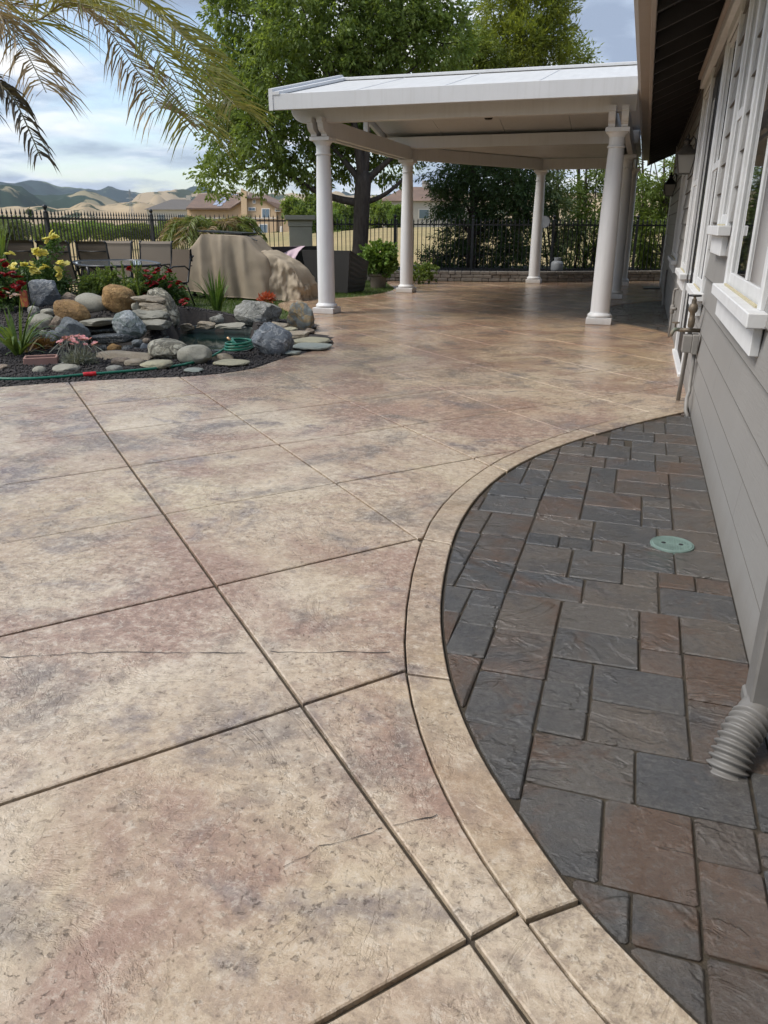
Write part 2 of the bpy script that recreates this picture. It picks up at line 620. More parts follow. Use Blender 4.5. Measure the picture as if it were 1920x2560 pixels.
# ------------------------------------------------------------------ stamped concrete patio
OUT = [(0.439, 6.223), (0.267, 6.005), (0.052, 5.75), (-0.137, 5.469), (-0.307, 5.199), (-0.442, 4.927), (-0.6, 4.592), (-0.676, 4.342), (-0.73, 4.124), (-0.769, 3.912), (-0.798, 3.692), (-0.82, 3.468), (-.818, 3.23), (-0.798, 2.992), (-0.74, 2.643), (-0.674, 2.337), (-0.608, 2.092), (-0.553, 1.935), (-0.498, 1.807), (-0.432, 1.666), (-0.378, 1.569), (-0.317, 1.466), (-0.24, 1.354), (-0.184, 1.286), (-0.138, 1.231), (-0.066, 1.156), (-0.021, 1.105), (0.027, 1.053), (0.078, 1.006), (.2, .90), (.38, .78), (.60, .66)]
INN = [(0.453, 6.019), (0.274, 5.809), (0.131, 5.583), (-0.044, 5.297), (-0.18, 5.109), (-0.296, 4.881), (-0.388, 4.701), (-0.48, 4.496), (-0.56, 4.262), (-0.615, 4.038), (-0.643, 3.853), (-0.665, 3.657), (-0.674, 3.504), (-0.67, 3.299), (-0.663, 3.134), (-0.649, 2.994), (-0.625, 2.827), (-0.605, 2.69), (-0.58, 2.542), (-0.555, 2.418), (-0.521, 2.286), (-0.491, 2.192), (-0.465, 2.11), (-0.435, 2.023), (-0.414, 1.967), (-0.385, 1.901), (-0.356, 1.834), (-0.321, 1.765), (-0.27, 1.66), (-0.221, 1.586), (-0.161, 1.505), (-0.111, 1.434), (-0.065, 1.37), (-0.019, 1.311), (0.022, 1.256), (0.042, 1.237), (0.085, 1.194), (0.128, 1.156), (0.169, 1.116), (0.213, 1.081), (0.249, 1.05), (.36, .96), (.48, .88)]


def smooth_poly(p, it=2):
    p = [np.array(q, float) for q in p]
    for _ in range(it):
        p = [p[0]] + [(p[i - 1] + 2 * p[i] + p[i + 1]) / 4 for i in range(1, len(p) - 1)] + [p[-1]]
    return [tuple(q) for q in p]


def chaikin(p, it=1):
    p = [np.array(q, float) for q in p]
    for _ in range(it):
        q = [p[0]]
        for a, b in zip(p[:-1], p[1:]):
            q += [a * .75 + b * .25, a * .25 + b * .75]
        p = q + [p[-1]]
    return [tuple(q) for q in p]


OUT, INN = smooth_poly(OUT), smooth_poly(INN)
WALLX = .478
P2OUT = chaikin([(.478, 10.33), (.21, 10.85), (-.16, 11.3), (-.50, 11.75), (-.73, 12.27), (-.80, 12.87), (-.76, 13.57), (-.62, 14.1), (-.44, 14.64), (.05, 15.38), (.478, 15.9)], 2)
P2IN = chaikin([(.478, 10.55), (.28, 11.0), (-.06, 11.45), (-.36, 11.88), (-.56, 12.35), (-.62, 12.87), (-.58, 13.48), (-.46, 13.98), (-.28, 14.48), (.17, 15.2), (.478, 15.62)], 2)
RWALL = [(.9, 21.4), (.47, 21.15), (-.3, 20.72), (-1.05, 20.3), (-1.8, 19.9), (-2.64, 19.5), (-3.44, 19.28), (-4.3, 19.1), (-5.15, 18.92), (-5.94, 18.73), (-6.5, 18.55)]
LAWN_EDGE = chaikin([(-5.94, 18.73), (-5.75, 18.1), (-5.45, 17.4), (-5.08, 16.6), (-4.95, 15.92), (-4.98, 14.8), (-5.30, 14.0), (-5.88, 13.54), (-6.10, 12.85), (-5.80, 12.1), (-5.0, 11.1), (-4.35, 10.1)], 2)
BED_EDGE = chaikin([(-4.35, 10.1), (-4.08, 9.75), (-3.97, 9.34), (-3.89, 9.02), (-3.70, 8.95), (-3.48, 8.75), (-3.30, 8.37), (-3.24, 8.02), (-3.33, 7.78), (-3.42, 7.44), (-3.44, 7.0), (-3.43, 6.68), (-3.48, 6.5), (-3.63, 6.23), (-3.87, 6.0), (-4.2, 5.82), (-4.65, 5.5), (-5.08, 5.11), (-5.8, 4.3), (-6.6, 3.7), (-8, 3.2)], 1)
patio_poly = [p for p in OUT[::-1]] + [(WALLX, 6.26)] + P2OUT + [(WALLX, 21.12)] + RWALL[2:-1] + LAWN_EDGE[1:] + BED_EDGE[1:] + [(-8, -2.5), (.60, -2.5)]
# order above runs near-right -> far-right -> far-left -> near-left: counter-clockwise


def clip_half(poly, n, c):                        # keep n.p <= c
    res = []
    m = len(poly)
    for i in range(m):
        p, q = poly[i], poly[(i + 1) % m]
        dp, dq = n[0] * p[0] + n[1] * p[1] - c, n[0] * q[0] + n[1] * q[1] - c
        if dp <= 0:
            res.append(p)
        if (dp < 0 < dq) or (dq < 0 < dp):
            k = dp / (dp - dq)
            res.append((p[0] + (q[0] - p[0]) * k, p[1] + (q[1] - p[1]) * k))
    return res


def clip_convex(poly, conv):
    for i in range(len(conv)):
        a, b = conv[i], conv[(i + 1) % len(conv)]
        n = (b[1] - a[1], -(b[0] - a[0]))
        poly = clip_half(poly, n, n[0] * a[0] + n[1] * a[1])
        if len(poly) < 3:
            return []
    return poly


def area(p):
    return .5 * sum(p[i - 1][0] * p[i][1] - p[i][0] * p[i - 1][1] for i in range(len(p)))


def cleanup(p, eps=.004):
    q = []
    for a in p:
        if not q or math.hypot(a[0] - q[-1][0], a[1] - q[-1][1]) > eps:
            q.append(a)
    while len(q) > 2 and math.hypot(q[0][0] - q[-1][0], q[0][1] - q[-1][1]) <= eps:
        q.pop()
    again = True
    while again and len(q) > 3:                   # drop zero-width spurs left by clipping
        again = False
        for i in range(len(q)):
            a, p, b = q[i - 1], q[i], q[(i + 1) % len(q)]
            u, v = (p[0] - a[0], p[1] - a[1]), (b[0] - p[0], b[1] - p[1])
            lu, lv = math.hypot(*u), math.hypot(*v)
            if u[0] * v[0] + u[1] * v[1] < 0 and abs(u[0] * v[1] - u[1] * v[0]) < .02 * lu * lv + 1e-9:
                q.pop(i)
                again = True
                break
    return q


patio = tag(MB().prism([(x, y) for x, y in patio_poly], -.13, -.016).build('stamped_concrete_patio', M_JOINT), kind='structure')
O0, EB, EA = np.array((-.78, .397)), np.array((.61, .694)), np.array((-.624, .609))
rng = random.Random(4)


def cell(b, a, g):
    q = []
    for db, da in ((0, 0), (1, 0), (1, 1), (0, 1)):
        q.append(O0 + EB * (b + db) + EA * (a + da))
    c = sum(q) / 4
    lb, la = np.linalg.norm(EB), np.linalg.norm(EA)
    r = []
    for k, (db, da) in enumerate(((1, 1), (-1, 1), (-1, -1), (1, -1))):
        r.append(tuple(q[k] + EB / lb * g * db + EA / la * g * da))
    return r


for b in range(-12, 24):
    for a in range(-10, 34):
        cl = cell(b, a, .0065)
        cxy = (sum(p[0] for p in cl) / 4, sum(p[1] for p in cl) / 4)
        if not (-8.5 < cxy[0] < 1.2 and -1.5 < cxy[1] < 22):
            continue
        pp = cleanup(clip_convex(patio_poly, cl))
        if len(pp) < 3 or area(pp) < .006:
            continue
        fx = .55 if cxy[1] < 9 else .35
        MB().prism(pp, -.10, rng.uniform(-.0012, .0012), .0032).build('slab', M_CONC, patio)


# ------------------------------------------------------------------ curved concrete border
def nearest(poly, p):
    return min(range(len(poly)), key=lambda i: (poly[i][0] - p[0]) ** 2 + (poly[i][1] - p[1]) ** 2)


def dense(poly, n):
    p = np.array(poly)
    d = np.r_[0, np.cumsum(np.linalg.norm(np.diff(p, axis=0), axis=1))]
    t = np.linspace(0, d[-1], n)
    return list(zip(np.interp(t, d, p[:, 0]), np.interp(t, d, p[:, 1])))


def build_band(name, outer, inner, cuts, mat):
    root = tag(MB().prism(([p for p in inner] + [q for q in outer[::-1]]) if area(list(inner) + list(outer[::-1])) > 0 else ([q for q in outer] + [p for p in inner[::-1]]), -.13, -.017).build(name, M_JOINT), kind='structure')
    o, i_ = dense(outer, 160), dense(inner, 160)
    ko = [0] + [nearest(o, c[0]) for c in cuts] + [159]
    ki = [0] + [nearest(i_, c[1]) for c in cuts] + [159]
    for k in range(len(ko) - 1):
        so = dense(o[ko[k]:ko[k + 1] + 1], 24)
        si = dense(i_[ki[k]:ki[k + 1] + 1], 24)
        p = so + si[::-1]
        if area(p) < 0:
            p = p[::-1]
        p = cleanup(p)
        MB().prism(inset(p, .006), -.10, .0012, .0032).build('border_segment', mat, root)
    return root


build_band('curved_concrete_border', OUT, INN, [((-.307, 5.199), (-.18, 5.109)), ((-.71, 4.22), (-.60, 4.13)), ((-.798, 2.992), (-.655, 2.99)), ((-.556, 1.945), (-.415, 1.967)), ((-.066, 1.156), (.022, 1.256))], M_BAND)
build_band('far_curved_border', P2OUT, P2IN, [((-.73, 12.27), (-.56, 12.35)), ((-.44, 14.64), (-.28, 14.48))], M_BAND)

# ------------------------------------------------------------------ paver areas
PAV=[(-0.489,4.215,-0.352,4.431),(-0.489,4.068,-0.352,4.215),(-0.489,3.924,-0.352,4.068),(-0.496,4.431,-0.352,4.555),(-0.467,4.555,-0.352,4.705),(-0.669,3.924,-0.489,4.208),(-0.616,4.208,-0.489,4.379),(-0.630,3.704,-0.352,3.924),(-0.626,3.465,-0.352,3.704),(-0.701,3.465,-0.626,3.671),(-0.717,3.170,-0.556,3.465),(-0.556,3.170,-0.349,3.465),(-0.673,3.035,-0.550,3.170),(-0.550,2.885,-0.349,3.170),(-0.652,2.816,-0.550,3.035),(-0.629,2.609,-0.550,2.816),(-0.550,2.609,-0.349,2.885),(-0.587,2.402,-0.476,2.609),(-0.476,2.476,-0.347,2.609),(-0.476,2.332,-0.347,2.476),(-0.542,2.144,-0.476,2.402),(-0.476,2.120,-0.340,2.332),(-0.463,1.844,-0.340,2.120),(-0.340,1.783,-0.138,2.057),(-0.321,1.510,-0.135,1.783),(-0.352,4.595,-0.147,4.780),(-0.352,4.379,-0.070,4.595),(-0.352,4.067,-0.142,4.379),(-0.352,3.780,-0.142,4.067),(-0.352,3.489,-0.142,3.780),(-0.349,3.251,-0.071,3.489),(-0.349,3.115,-0.207,3.251),(-0.207,3.115,-0.067,3.251),(-0.349,2.827,-0.139,3.115),(-0.139,2.827,0.067,3.115),(-0.349,2.616,-0.071,2.827),(-0.347,2.332,-0.138,2.616),(-0.340,2.057,-0.138,2.332),(-0.138,2.402,0.136,2.616),(-0.138,2.203,0.136,2.402),(-0.138,2.063,0.000,2.203),(-0.138,1.923,0.000,2.063),(-0.138,1.797,0.000,1.923),(-0.135,1.583,0.131,1.797),(-0.135,1.313,0.062,1.583),(0.062,1.313,0.262,1.583),(0.000,1.797,0.270,1.999),(0.131,1.583,0.406,1.797),(0.262,1.447,0.397,1.583),(0.262,1.201,0.397,1.447),(0.128,1.181,0.262,1.313),(0.006,1.178,0.128,1.313),(0.128,1.051,0.263,1.181),(0.270,1.797,0.500,2.088),(0.406,1.583,0.500,1.797),(0.397,1.468,0.500,1.583),(-0.221,4.890,-0.071,5.095),(-0.147,4.595,0.070,4.890),(-0.071,5.053,0.212,5.289),(0.019,5.289,0.142,5.521),(0.142,5.289,0.285,5.613),(0.297,5.607,0.500,5.843),(0.285,5.289,0.500,5.607),(0.212,5.053,0.500,5.289),(0.070,4.768,0.278,5.053),(0.278,4.768,0.500,5.053),(0.070,4.595,0.212,4.768),(0.212,4.614,0.354,4.768),(0.354,4.614,0.500,4.768),(-0.070,4.379,0.212,4.595),(0.212,4.379,0.500,4.614),(-0.142,3.939,0.003,4.379),(0.003,4.157,0.278,4.379),(0.278,4.110,0.500,4.379),(0.003,3.939,0.278,4.157),(-0.142,3.710,0.139,3.939),(0.139,3.785,0.278,3.939),(0.278,3.805,0.500,4.110),(-0.142,3.489,0.139,3.710),(0.139,3.601,0.278,3.785),(0.278,3.489,0.500,3.805),(0.139,3.489,0.278,3.601),(-0.071,3.259,0.207,3.489),(-0.067,3.115,0.067,3.259),(0.067,2.984,0.270,3.259),(0.207,3.259,0.500,3.489),(0.270,2.984,0.500,3.259),(0.067,2.827,0.202,2.984),(0.202,2.846,0.341,2.984),(0.341,2.846,0.500,2.984),(-0.071,2.616,0.204,2.827),(0.204,2.616,0.500,2.846),(0.136,2.346,0.270,2.616),(0.270,2.354,0.500,2.616),(0.136,2.203,0.270,2.346),(0.270,2.088,0.500,2.354),(0.000,1.999,0.270,2.203)]
p1 = [p for p in INN[::-1]] + [(WALLX - .004, 6.02), (WALLX - .004, .88)]
p1b = p1 if area(p1) > 0 else p1[::-1]
p1 = inset(p1b, .006)
p2 = [p for p in P2IN] + [(WALLX - .004, 13.0)]
p2 = inset(p2 if area(p2) > 0 else p2[::-1], .008)
b1 = tag(MB().prism([(x if x < .45 else .499, y) for x, y in p1b], -.13, -.012).build('paver_walk', M_SAND), kind='structure')
b2 = tag(MB().prism(p2, -.13, -.020).build('far_paver_walk', M_SAND), kind='structure')
PAV += [(.263, 1.02, .397, 1.201), (.397, 1.2, .5, 1.468), (.397, 1.02, .5, 1.2), (.25, .84, .5, 1.02), (.12, .90, .25, 1.051)]
occ = list(PAV)


def free(x0, y0, x1, y1):
    return not any(min(x1, r[2]) - max(x0, r[0]) > .02 and min(y1, r[3]) - max(y0, r[1]) > .02 for r in occ)


U_ = .09
fillp1, fillp2 = [], []
for (ylo, yhi, xlo, lst) in ((.7, 6.1, -.70, fillp1), (10.2, 16, -.70, fillp2)):
    y = ylo
    row = 0
    while y < yhi:
        h = (.18, .27, .18, .135)[row % 4]
        x = xlo - (.07, .2, .13, .02)[row % 4]
        while x < .5:
            wd_ = rng.choice((.18, .27, .27, .135)) if h > .15 else rng.choice((.135, .18))
            if lst is fillp2 or free(x, y, x + wd_, y + h):
                lst.append((x, y, min(x + wd_, .52), y + h))
            elif free(x, y, x + .135, y + .11):
                lst.append((x, y, x + .135, y + .11))
            x += wd_
        y += h
        row += 1


y = .74
while y < 6.0:                                    # close what gaps are left with small cut pieces
    x = -.72
    while x < .46:
        for (w_, h_) in ((.27, .18), (.18, .18), (.135, .135), (.09, .12), (.07, .07)):
            if not any(min(x + w_, r[2]) - max(x, r[0]) > .004 and min(y + h_, r[3]) - max(y, r[1]) > .004 for r in occ + fillp1):
                fillp1.append((x, y, x + w_, y + h_))
                break
        x += .02
    y += .02


def lay(rects, poly, root):
    for (x0, y0, x1, y1) in rects:
        g = .003
        j = [rng.uniform(-.0022, .0022) for _ in range(8)]
        c = .007
        x0, y0, x1, y1 = x0 + g, y0 + g, x1 - g, y1 - g
        q = [(x0 + c, y0 + j[0]), (x1 - c, y0 + j[1]), (x1 + j[2], y0 + c), (x1 + j[3], y1 - c), (x1 - c, y1 + j[4]), (x0 + c, y1 + j[5]), (x0 + j[6], y1 - c), (x0 + j[7], y0 + c)]
        # poly may be non-convex: clip it by the convex paver
        pp = cleanup(clip_convex(poly, q), .003)
        if len(pp) < 3 or area(pp) < .0009:
            continue
        zt = -.004 + rng.uniform(-.0022, .0022)
        xc, yc = (x0 + x1) / 2, (y0 + y1) / 2
        pr_ = .22 + .55 * min(max((xc + .1) / .45, 0), 1) * min(max((2.6 - yc) / 1.0, 0), 1) + (.12 if yc > 2.6 and xc > 0 else 0)
        MB().prism(pp, -.07, zt, .0045).build('paver', M_PAVER_R if rng.random() < pr_ else M_PAVER, root)


lay(PAV + [r for r in fillp1], p1, b1)
lay(fillp2, p2, b2)

# hairline cracks in the slabs (narrow dirt-filled gaps standing in the surface)
M_CRACK = plain('crack_dirt', (.03, .025, .02), .9)


def crack(pts, w0, seed):
    r = random.Random(seed)
    p = [G(*q) for q in pts]
    line = []
    for a, b in zip(p[:-1], p[1:]):
        n = max(3, int((b - a).length / .03))
        for k in range(n):
            q = a.lerp(b, k / n)
            line.append((q.x + r.uniform(-.004, .004), q.y + r.uniform(-.006, .006)))
    vs, fs = [], []
    for k, (x, y) in enumerate(line):
        w = w0 * r.uniform(.3, 1.0)
        vs += [(x, y - w, .0022), (x, y + w, .0022)]
        if k:
            fs.append((2 * k - 2, 2 * k, 2 * k + 1, 2 * k - 1))
    MB().add(vs, fs).build('crack', M_CRACK, patio)


crack([(0, 1645), (150, 1636), (300, 1630), (440, 1632), (640, 1634)], .0022, 1)
crack([(672, 1630), (780, 1632), (900, 1630), (1000, 1634)], .0022, 2)
crack([(710, 2170), (800, 2120), (930, 2080), (965, 2070)], .0016, 3)
crack([(985, 2062), (1060, 2048), (1110, 2030)], .002, 4)

# lawn and planting bed
lawn_poly = [(-4.35, 10.1)] + LAWN_EDGE[::-1][1:] + [(-6.5, 18.6), (-6.6, 19.4), (-8.3, 19.6), (-11.2, 18.5), (-10.2, 9.0), (-9.0, 9.3), (-7.2, 9.75), (-5.5, 10.05)]
lawn_poly = lawn_poly if area(lawn_poly) > 0 else lawn_poly[::-1]
tag(MB().prism(lawn_poly, -.16, -.022).build('lawn', M_LAWN), kind='structure')

# ------------------------------------------------------------------ the house
def siding_material():
    t = NT('grey_siding_paint')
    grain = t.noise(t.map(t.world, scale=(1, .06, 1.0)), 60, 5, .6, 1.5)
    c = t.mix(t.ramp(t.noise(t.world, 1.1, 4, .6), [(.3, 0), (.7, 1)]), (.265, .256, .242), (.24, .231, .218))
    sx = t.t.nodes.new('ShaderNodeSeparateXYZ')
    t.put(sx.inputs[0], t.world)
    low = t.ramp(t.math('ADD', sx.outputs['Z'], t.math('MULTIPLY', t.noise(t.map(t.world, scale=(1, 1, .4)), 9, 6, .7), .20)), [(.06, .55), (.22, 0)])
    c = t.mix(low, c, (.15, .13, .105))                       # splashed dirt at the foot
    c = t.mix(t.ramp(t.noise(t.map(t.world, scale=(1, 3.0, .25)), 3.0, 6, .7), [(.52, 0), (.75, .30)]), c, (.21, .195, .175))
    t.set(color=c, rough=.5, spec=.3, normal=t.bump(grain, .4, .005))
    return t.m


M_SIDE = siding_material()
M_LAP = plain('lap_strip', (.13, .122, .11), .9)  # thin dark strip along the lower edge of each board
M_WALLCORE = plain('wall_sheathing', (.16, .15, .135), .8)
M_TRIM = plain('white_trim_paint', (.68, .685, .685), .5, (.61, .615, .61), 7, .12, 70)
M_SOFFIT = plain('shaded_soffit', (.020, .018, .017), .8, (.015, .014, .013), 3, .2, 40)  # near black: the shade under the eave is put into this colour
M_RAFTER = plain('rafter_paint', (.035, .032, .030), .7, (.028, .026, .025), 3, .2, 40)
M_FASCIA = plain('taupe_fascia', (.36, .31, .27), .55, (.33, .285, .245), 2, .1, 30)
M_ROOFT = plain('roof_tile', (.16, .11, .085), .8, (.11, .085, .07), 1.5, .5, 12)
t = NT('window_glass')
t.set(color=(.012, .014, .015), rough=.03, spec=.8, coat=1.0, coatr=.02)
M_GLASS = t.m
M_CAULK = plain('old_caulk', (.42, .36, .20), .8, (.55, .50, .36), 60, .5, 90)
M_BLACK = plain('black_metal', (.012, .012, .013), .45)

house = thing('house', 'taupe lap-sided house wall with white windows along the paver strip', 'house', (.48, 0, 0))
HW = house


def H(mb, name, mat, parent=None, smooth=False):          # world-built part of the house
    o = mb.build(name, mat, parent or HW, smooth)
    if parent is None:
        o.matrix_parent_inverse = Matrix.Translation((-.48, 0, 0))
    return o


HY0, HY1 = -3.0, 19.55
H(MB().box(.498, 7.5, HY0, HY1, -.1, 2.98), 'wall', M_WALLCORE)
# openings on the wall: y0, y1, z0, z1 (outer edge of the casing)
OPEN = {'big': (3.35, 4.88, .99, 2.70), 'narrow': (5.24, 5.93, 1.30, 2.68), 'side_near': (6.50, 7.50, .82, 2.66), 'door': (7.50, 9.10, 0.0, 2.66), 'side_far': (9.10, 10.30, .82, 2.66), 'far': (12.1, 14.0, .84, 2.06)}
rng = random.Random(7)
EXPO = .19
for row in range(16):
    z0 = -.005 + row * EXPO
    z1 = z0 + EXPO
    if z0 > 2.9:
        break
    iv = [(HY0, HY1)]
    for (a, b, c, d) in OPEN.values():
        if z1 > c + .04 and z0 < d - .04:
            nv = []
            for (s, e) in iv:
                if b <= s or a >= e:
                    nv.append((s, e))
                else:
                    if a > s:
                        nv.append((s, a))
                    if b < e:
                        nv.append((b, e))
            iv = nv
    seg = []
    for (s, e) in iv:
        p = s
        first = {3: 4.15, 4: 4.15, 2: 4.72, 1: 3.2}.get(row)
        cuts = [c for c in ([first] if first else []) + [(HY0 + rng.uniform(0, 3.6)) + 3.66 * k for k in range(7)] if s + .35 < c < e - .35]
        if first:
            cuts = [c for c in cuts if c == first or abs(c - first) > 2.5]
        for c in sorted(cuts) + [e]:
            seg.append((p, c))
            p = c
    for (s, e) in seg:
        zt = z1 + .012
        xb, xt = .478 - .007, .4885
        vs = []
        for y in (s + .0012, e - .0012):
            vs += [(xb, y, z0), (xt, y, zt), (.499, y, zt), (.499, y, z0)]
        mbx = MB().add(vs, [(0, 1, 2, 3), (7, 6, 5, 4), (0, 4, 5, 1), (1, 5, 6, 2), (2, 6, 7, 3), (3, 7, 4, 0)])
        bd = H(mbx, 'siding_board', M_SIDE)
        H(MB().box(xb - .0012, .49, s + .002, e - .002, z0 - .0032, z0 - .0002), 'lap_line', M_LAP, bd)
# corner board and base flashing
H(MB().box(.452, .54, HY1 - .10, HY1 + .02, 0, 2.95, .004), 'corner_board', M_TRIM)


def window(key, mull, sill=True, rail=None):
    y0, y1, z0, z1 = OPEN[key]
    cw, x0 = .075, .458                              # casing width, face of the casing
    root = H(MB().box(.4925, .4975, y0 + .02, y1 - .02, z0 + .02, z1 - .02), 'window', M_BLACK)
    for a, b in ((y0, y0 + cw), (y1 - cw, y1)):
        H(MB().box(x0, .497, a, b, z0, z1, .004), 'casing', M_TRIM, root)
    H(MB().box(x0 - .003, .497, y0 - .03, y1 + .03, z1 + .001, z1 + .10, .004), 'casing', M_TRIM, root)
    a, b = y0 + cw, y1 - cw
    fw = .05
    fr = MB()
    for p, q in ((a, a + fw), (b - fw, b)):
        fr.box(.474, .490, p + .001, q - .001, z0 + .001, z1 - .001, .003)
    fr.box(.475, .490, a + fw, b - fw, z0 + .001, z0 + fw + .02, .003).box(.475, .490, a + fw, b - fw, z1 - fw, z1 - .001, .003)
    H(fr, 'window_frame', M_TRIM, root)
    edges = [a + fw] + [a + fw + (b - a - 2 * fw) * m for m in mull] + [b - fw]
    for m in edges[1:-1]:
        H(MB().box(.476, .491, m - .03, m + .03, z0 + fw + .02, z1 - fw, .003), 'mullion', M_TRIM, root)
    for i, (p, q) in enumerate(zip(edges[:-1], edges[1:])):
        zz = [(z0 + fw, z1 - fw)]
        if rail:
            zz = [(z0 + fw, rail), (rail, z1 - fw)]
            H(MB().box(.477, .491, p, q, rail - .03, rail + .03, .003), 'rail', M_TRIM, root)
        for (c, d) in zz:
            H(MB().box(.484 + .002 * i, .4875 + .002 * i, p - .004, q + .004, c, d), 'pane', M_GLASS, root)
    if sill:
        H(MB().box(.405, .478, y0 - .12, y1 + .06, z0 - .055, z0 + .002, .004), 'sill', M_TRIM, root)
        H(MB().box(.440, .478, y0 - .05, y1 + .02, z0 - .17, z0 - .056, .004), 'apron', M_TRIM, root)
        H(MB().box(.453, .465, a + .02, b - .02, z0 + .003, z0 + .012), 'caulk_bead', M_CAULK, root)
    return root


window('big', (.47,), rail=None)
window('narrow', (), rail=1.95)
window('side_near', (), rail=1.75)
window('side_far', (), rail=1.75)
window('far', (.5,), rail=None)
# French door between the two side windows
y0, y1, z0, z1 = OPEN['door']
door = H(MB().box(.487, .4975, y0 + .03, y1 - .03, .02, z1), 'door', M_BLACK)
for a, b in ((y0 + .002, y0 + .10), (y1 - .10, y1 - .002)):
    H(MB().box(.455, .496, a, b, -.004, z1, .004), 'door_casing', M_TRIM, door)
for a, b in ((y0 + .14, y0 + .74), (y1 - .76, y1 - .16)):
    fr = MB()
    fr.box(.480, .4865, a, a + .11, .03, 2.55, .002).box(.480, .4865, b - .11, b, .03, 2.55, .002)
    fr.box(.481, .4865, a + .11, b - .11, .03, .30).box(.481, .4865, a + .11, b - .11, 2.42, 2.55)
    H(fr, 'door_leaf', M_BLACK, door)
    H(MB().box(.482, .4855, a + .11, b - .11, .30, 2.42), 'pane', M_GLASS, door)
H(MB().box(.435, .496, y0 - .01, y1 + .01, -.01, .025, .004), 'threshold', M_TRIM, door)
# head trim that runs over the door and its side windows
H(MB().box(.415, .478, 6.36, 10.45, 2.762, 2.86, .006), 'head_trim', M_TRIM)
H(MB().box(.385, .480, 6.32, 10.50, 2.862, 2.90, .006), 'head_cap', M_FASCIA)

# eave: fascia, gutter, rafter tails, soffit boards, roof plane
EX0, SL = -.10, .42
zr = lambda x: 2.80 + (x - EX0) * SL                       # underside of the roof deck
EY1 = 21.2
H(MB().box(-.128, -.092, HY0, EY1, 2.695, 2.90, .004), 'fascia', M_FASCIA)
g = MB()
gp = [(-.13, 2.90), (-.13, 2.775), (-.225, 2.775), (-.262, 2.82), (-.262, 2.905), (-.255, 2.905), (-.250, 2.83), (-.222, 2.785), (-.138, 2.785), (-.138, 2.90)]
n = len(gp)
vs = [(x, HY0, z) for x, z in gp] + [(x, EY1, z) for x, z in gp]
g.add(vs, [tuple(range(n)), tuple(range(n, 2 * n))[::-1]] + [(i, n + i, n + (i + 1) % n, (i + 1) % n) for i in range(n)])
H(g, 'gutter', M_FASCIA)
k = 0
y = HY0 + .3
while y < EY1 - .1:
    vs = []
    for yy in (y - .022, y + .022):
        vs += [(EX0 + .009, yy, zr(EX0) - .115), (.497, yy, zr(.497) - .115), (.497, yy, zr(.497) - .002), (EX0 + .009, yy, zr(EX0) - .002)]
    H(MB().add(vs, [(0, 1, 2, 3), (7, 6, 5, 4), (0, 4, 5, 1), (1, 5, 6, 2), (2, 6, 7, 3), (3, 7, 4, 0)]), 'rafter', M_RAFTER)
    y += .61
for i in range(5):
    xa, xb = EX0 + .01 + i * .118, EX0 + .01 + (i + 1) * .118 - .006
    vs = []
    for yy in (HY0, EY1 - .03):
        vs += [(xa, yy, zr(xa)), (xb, yy, zr(xb)), (xb, yy, zr(xb) + .02), (xa, yy, zr(xa) + .02)]
    H(MB().add(vs, [(0, 1, 2, 3), (7, 6, 5, 4), (0, 4, 5, 1), (1, 5, 6, 2), (2, 6, 7, 3), (3, 7, 4, 0)]), 'soffit_board', M_SOFFIT)
vs = []
for yy in (HY0, EY1):
    vs += [(-.20, yy, zr(-.20) + .16), (4.0, yy, zr(4.0) + .16), (8.2, yy, zr(-.20) + .16), (8.2, yy, zr(-.20) + .05), (4.0, yy, zr(4.0) + .03), (-.20, yy, zr(-.20) + .115)]
H(MB().add(vs, [(0, 1, 2, 3, 4, 5), (11, 10, 9, 8, 7, 6)] + [(i, 6 + i, 6 + (i + 1) % 6, (i + 1) % 6) for i in range(6)]), 'roof', M_ROOFT)
# barge board at the far end of the eave
vs = []
for yy in (EY1 - .028, EY1 + .012):
    vs += [(-.13, yy, zr(-.13) - .14), (.60, yy, zr(.60) - .14), (.60, yy, zr(.60) + .10), (-.13, yy, zr(-.13) + .10)]
H(MB().add(vs, [(0, 1, 2, 3), (7, 6, 5, 4), (0, 4, 5, 1), (1, 5, 6, 2), (2, 6, 7, 3), (3, 7, 4, 0)]), 'barge_board', M_RAFTER)
# frieze strip at the top of the wall
H(MB().box(.462, .4965, HY0, HY1 - .12, 2.905, 3.0, .003), 'frieze', M_RAFTER)


# ------------------------------------------------------------------ patio cover
def painted_white(name, c, rough):
    t = NT(name)
    w = t.world
    k = t.mix(t.ramp(t.noise(w, 1.7, 5, .6), [(.35, 0), (.7, .7)]), c, tuple(x * .9 for x in c))
    k = t.mix(t.ramp(t.noise(t.map(w, scale=(7, 7, .35)), 2.4, 6, .65), [(.50, 0), (.78, .45)]), k, (.50, .495, .47))      # rain streaks
    sx = t.t.nodes.new('ShaderNodeSeparateXYZ')
    t.put(sx.inputs[0], w)
    k = t.mix(t.ramp(t.math('ADD', sx.outputs['Z'], t.math('MULTIPLY', t.noise(w, 14, 6, .7), .16)), [(.07, .5), (.22, 0)]), k, (.36, .31, .25))  # splash at the foot
    t.set(color=k, rough=rough, normal=t.bump(t.noise(w, 35, 4, .6), .08, .005))
    return t.m


M_COVER = painted_white('white_aluminium', (.63, .635, .635), .45)
M_COLUMN = painted_white('white_column_paint', (.71, .715, .715), .42)


def roofpanel_material():
    t = NT('weathered_roof_panel')
    st = t.noise(t.map(t.world, scale=(3.0, .35, .35)), 3.5, 6, .65)
    c = t.mix(t.ramp(st, [(.38, 0), (.68, 1)]), (.57, .57, .555), (.50, .50, .485))
    t.set(color=c, rough=.5, normal=t.bump(t.noise(t.world, 30, 4, .6), .1, .005))
    return t.m


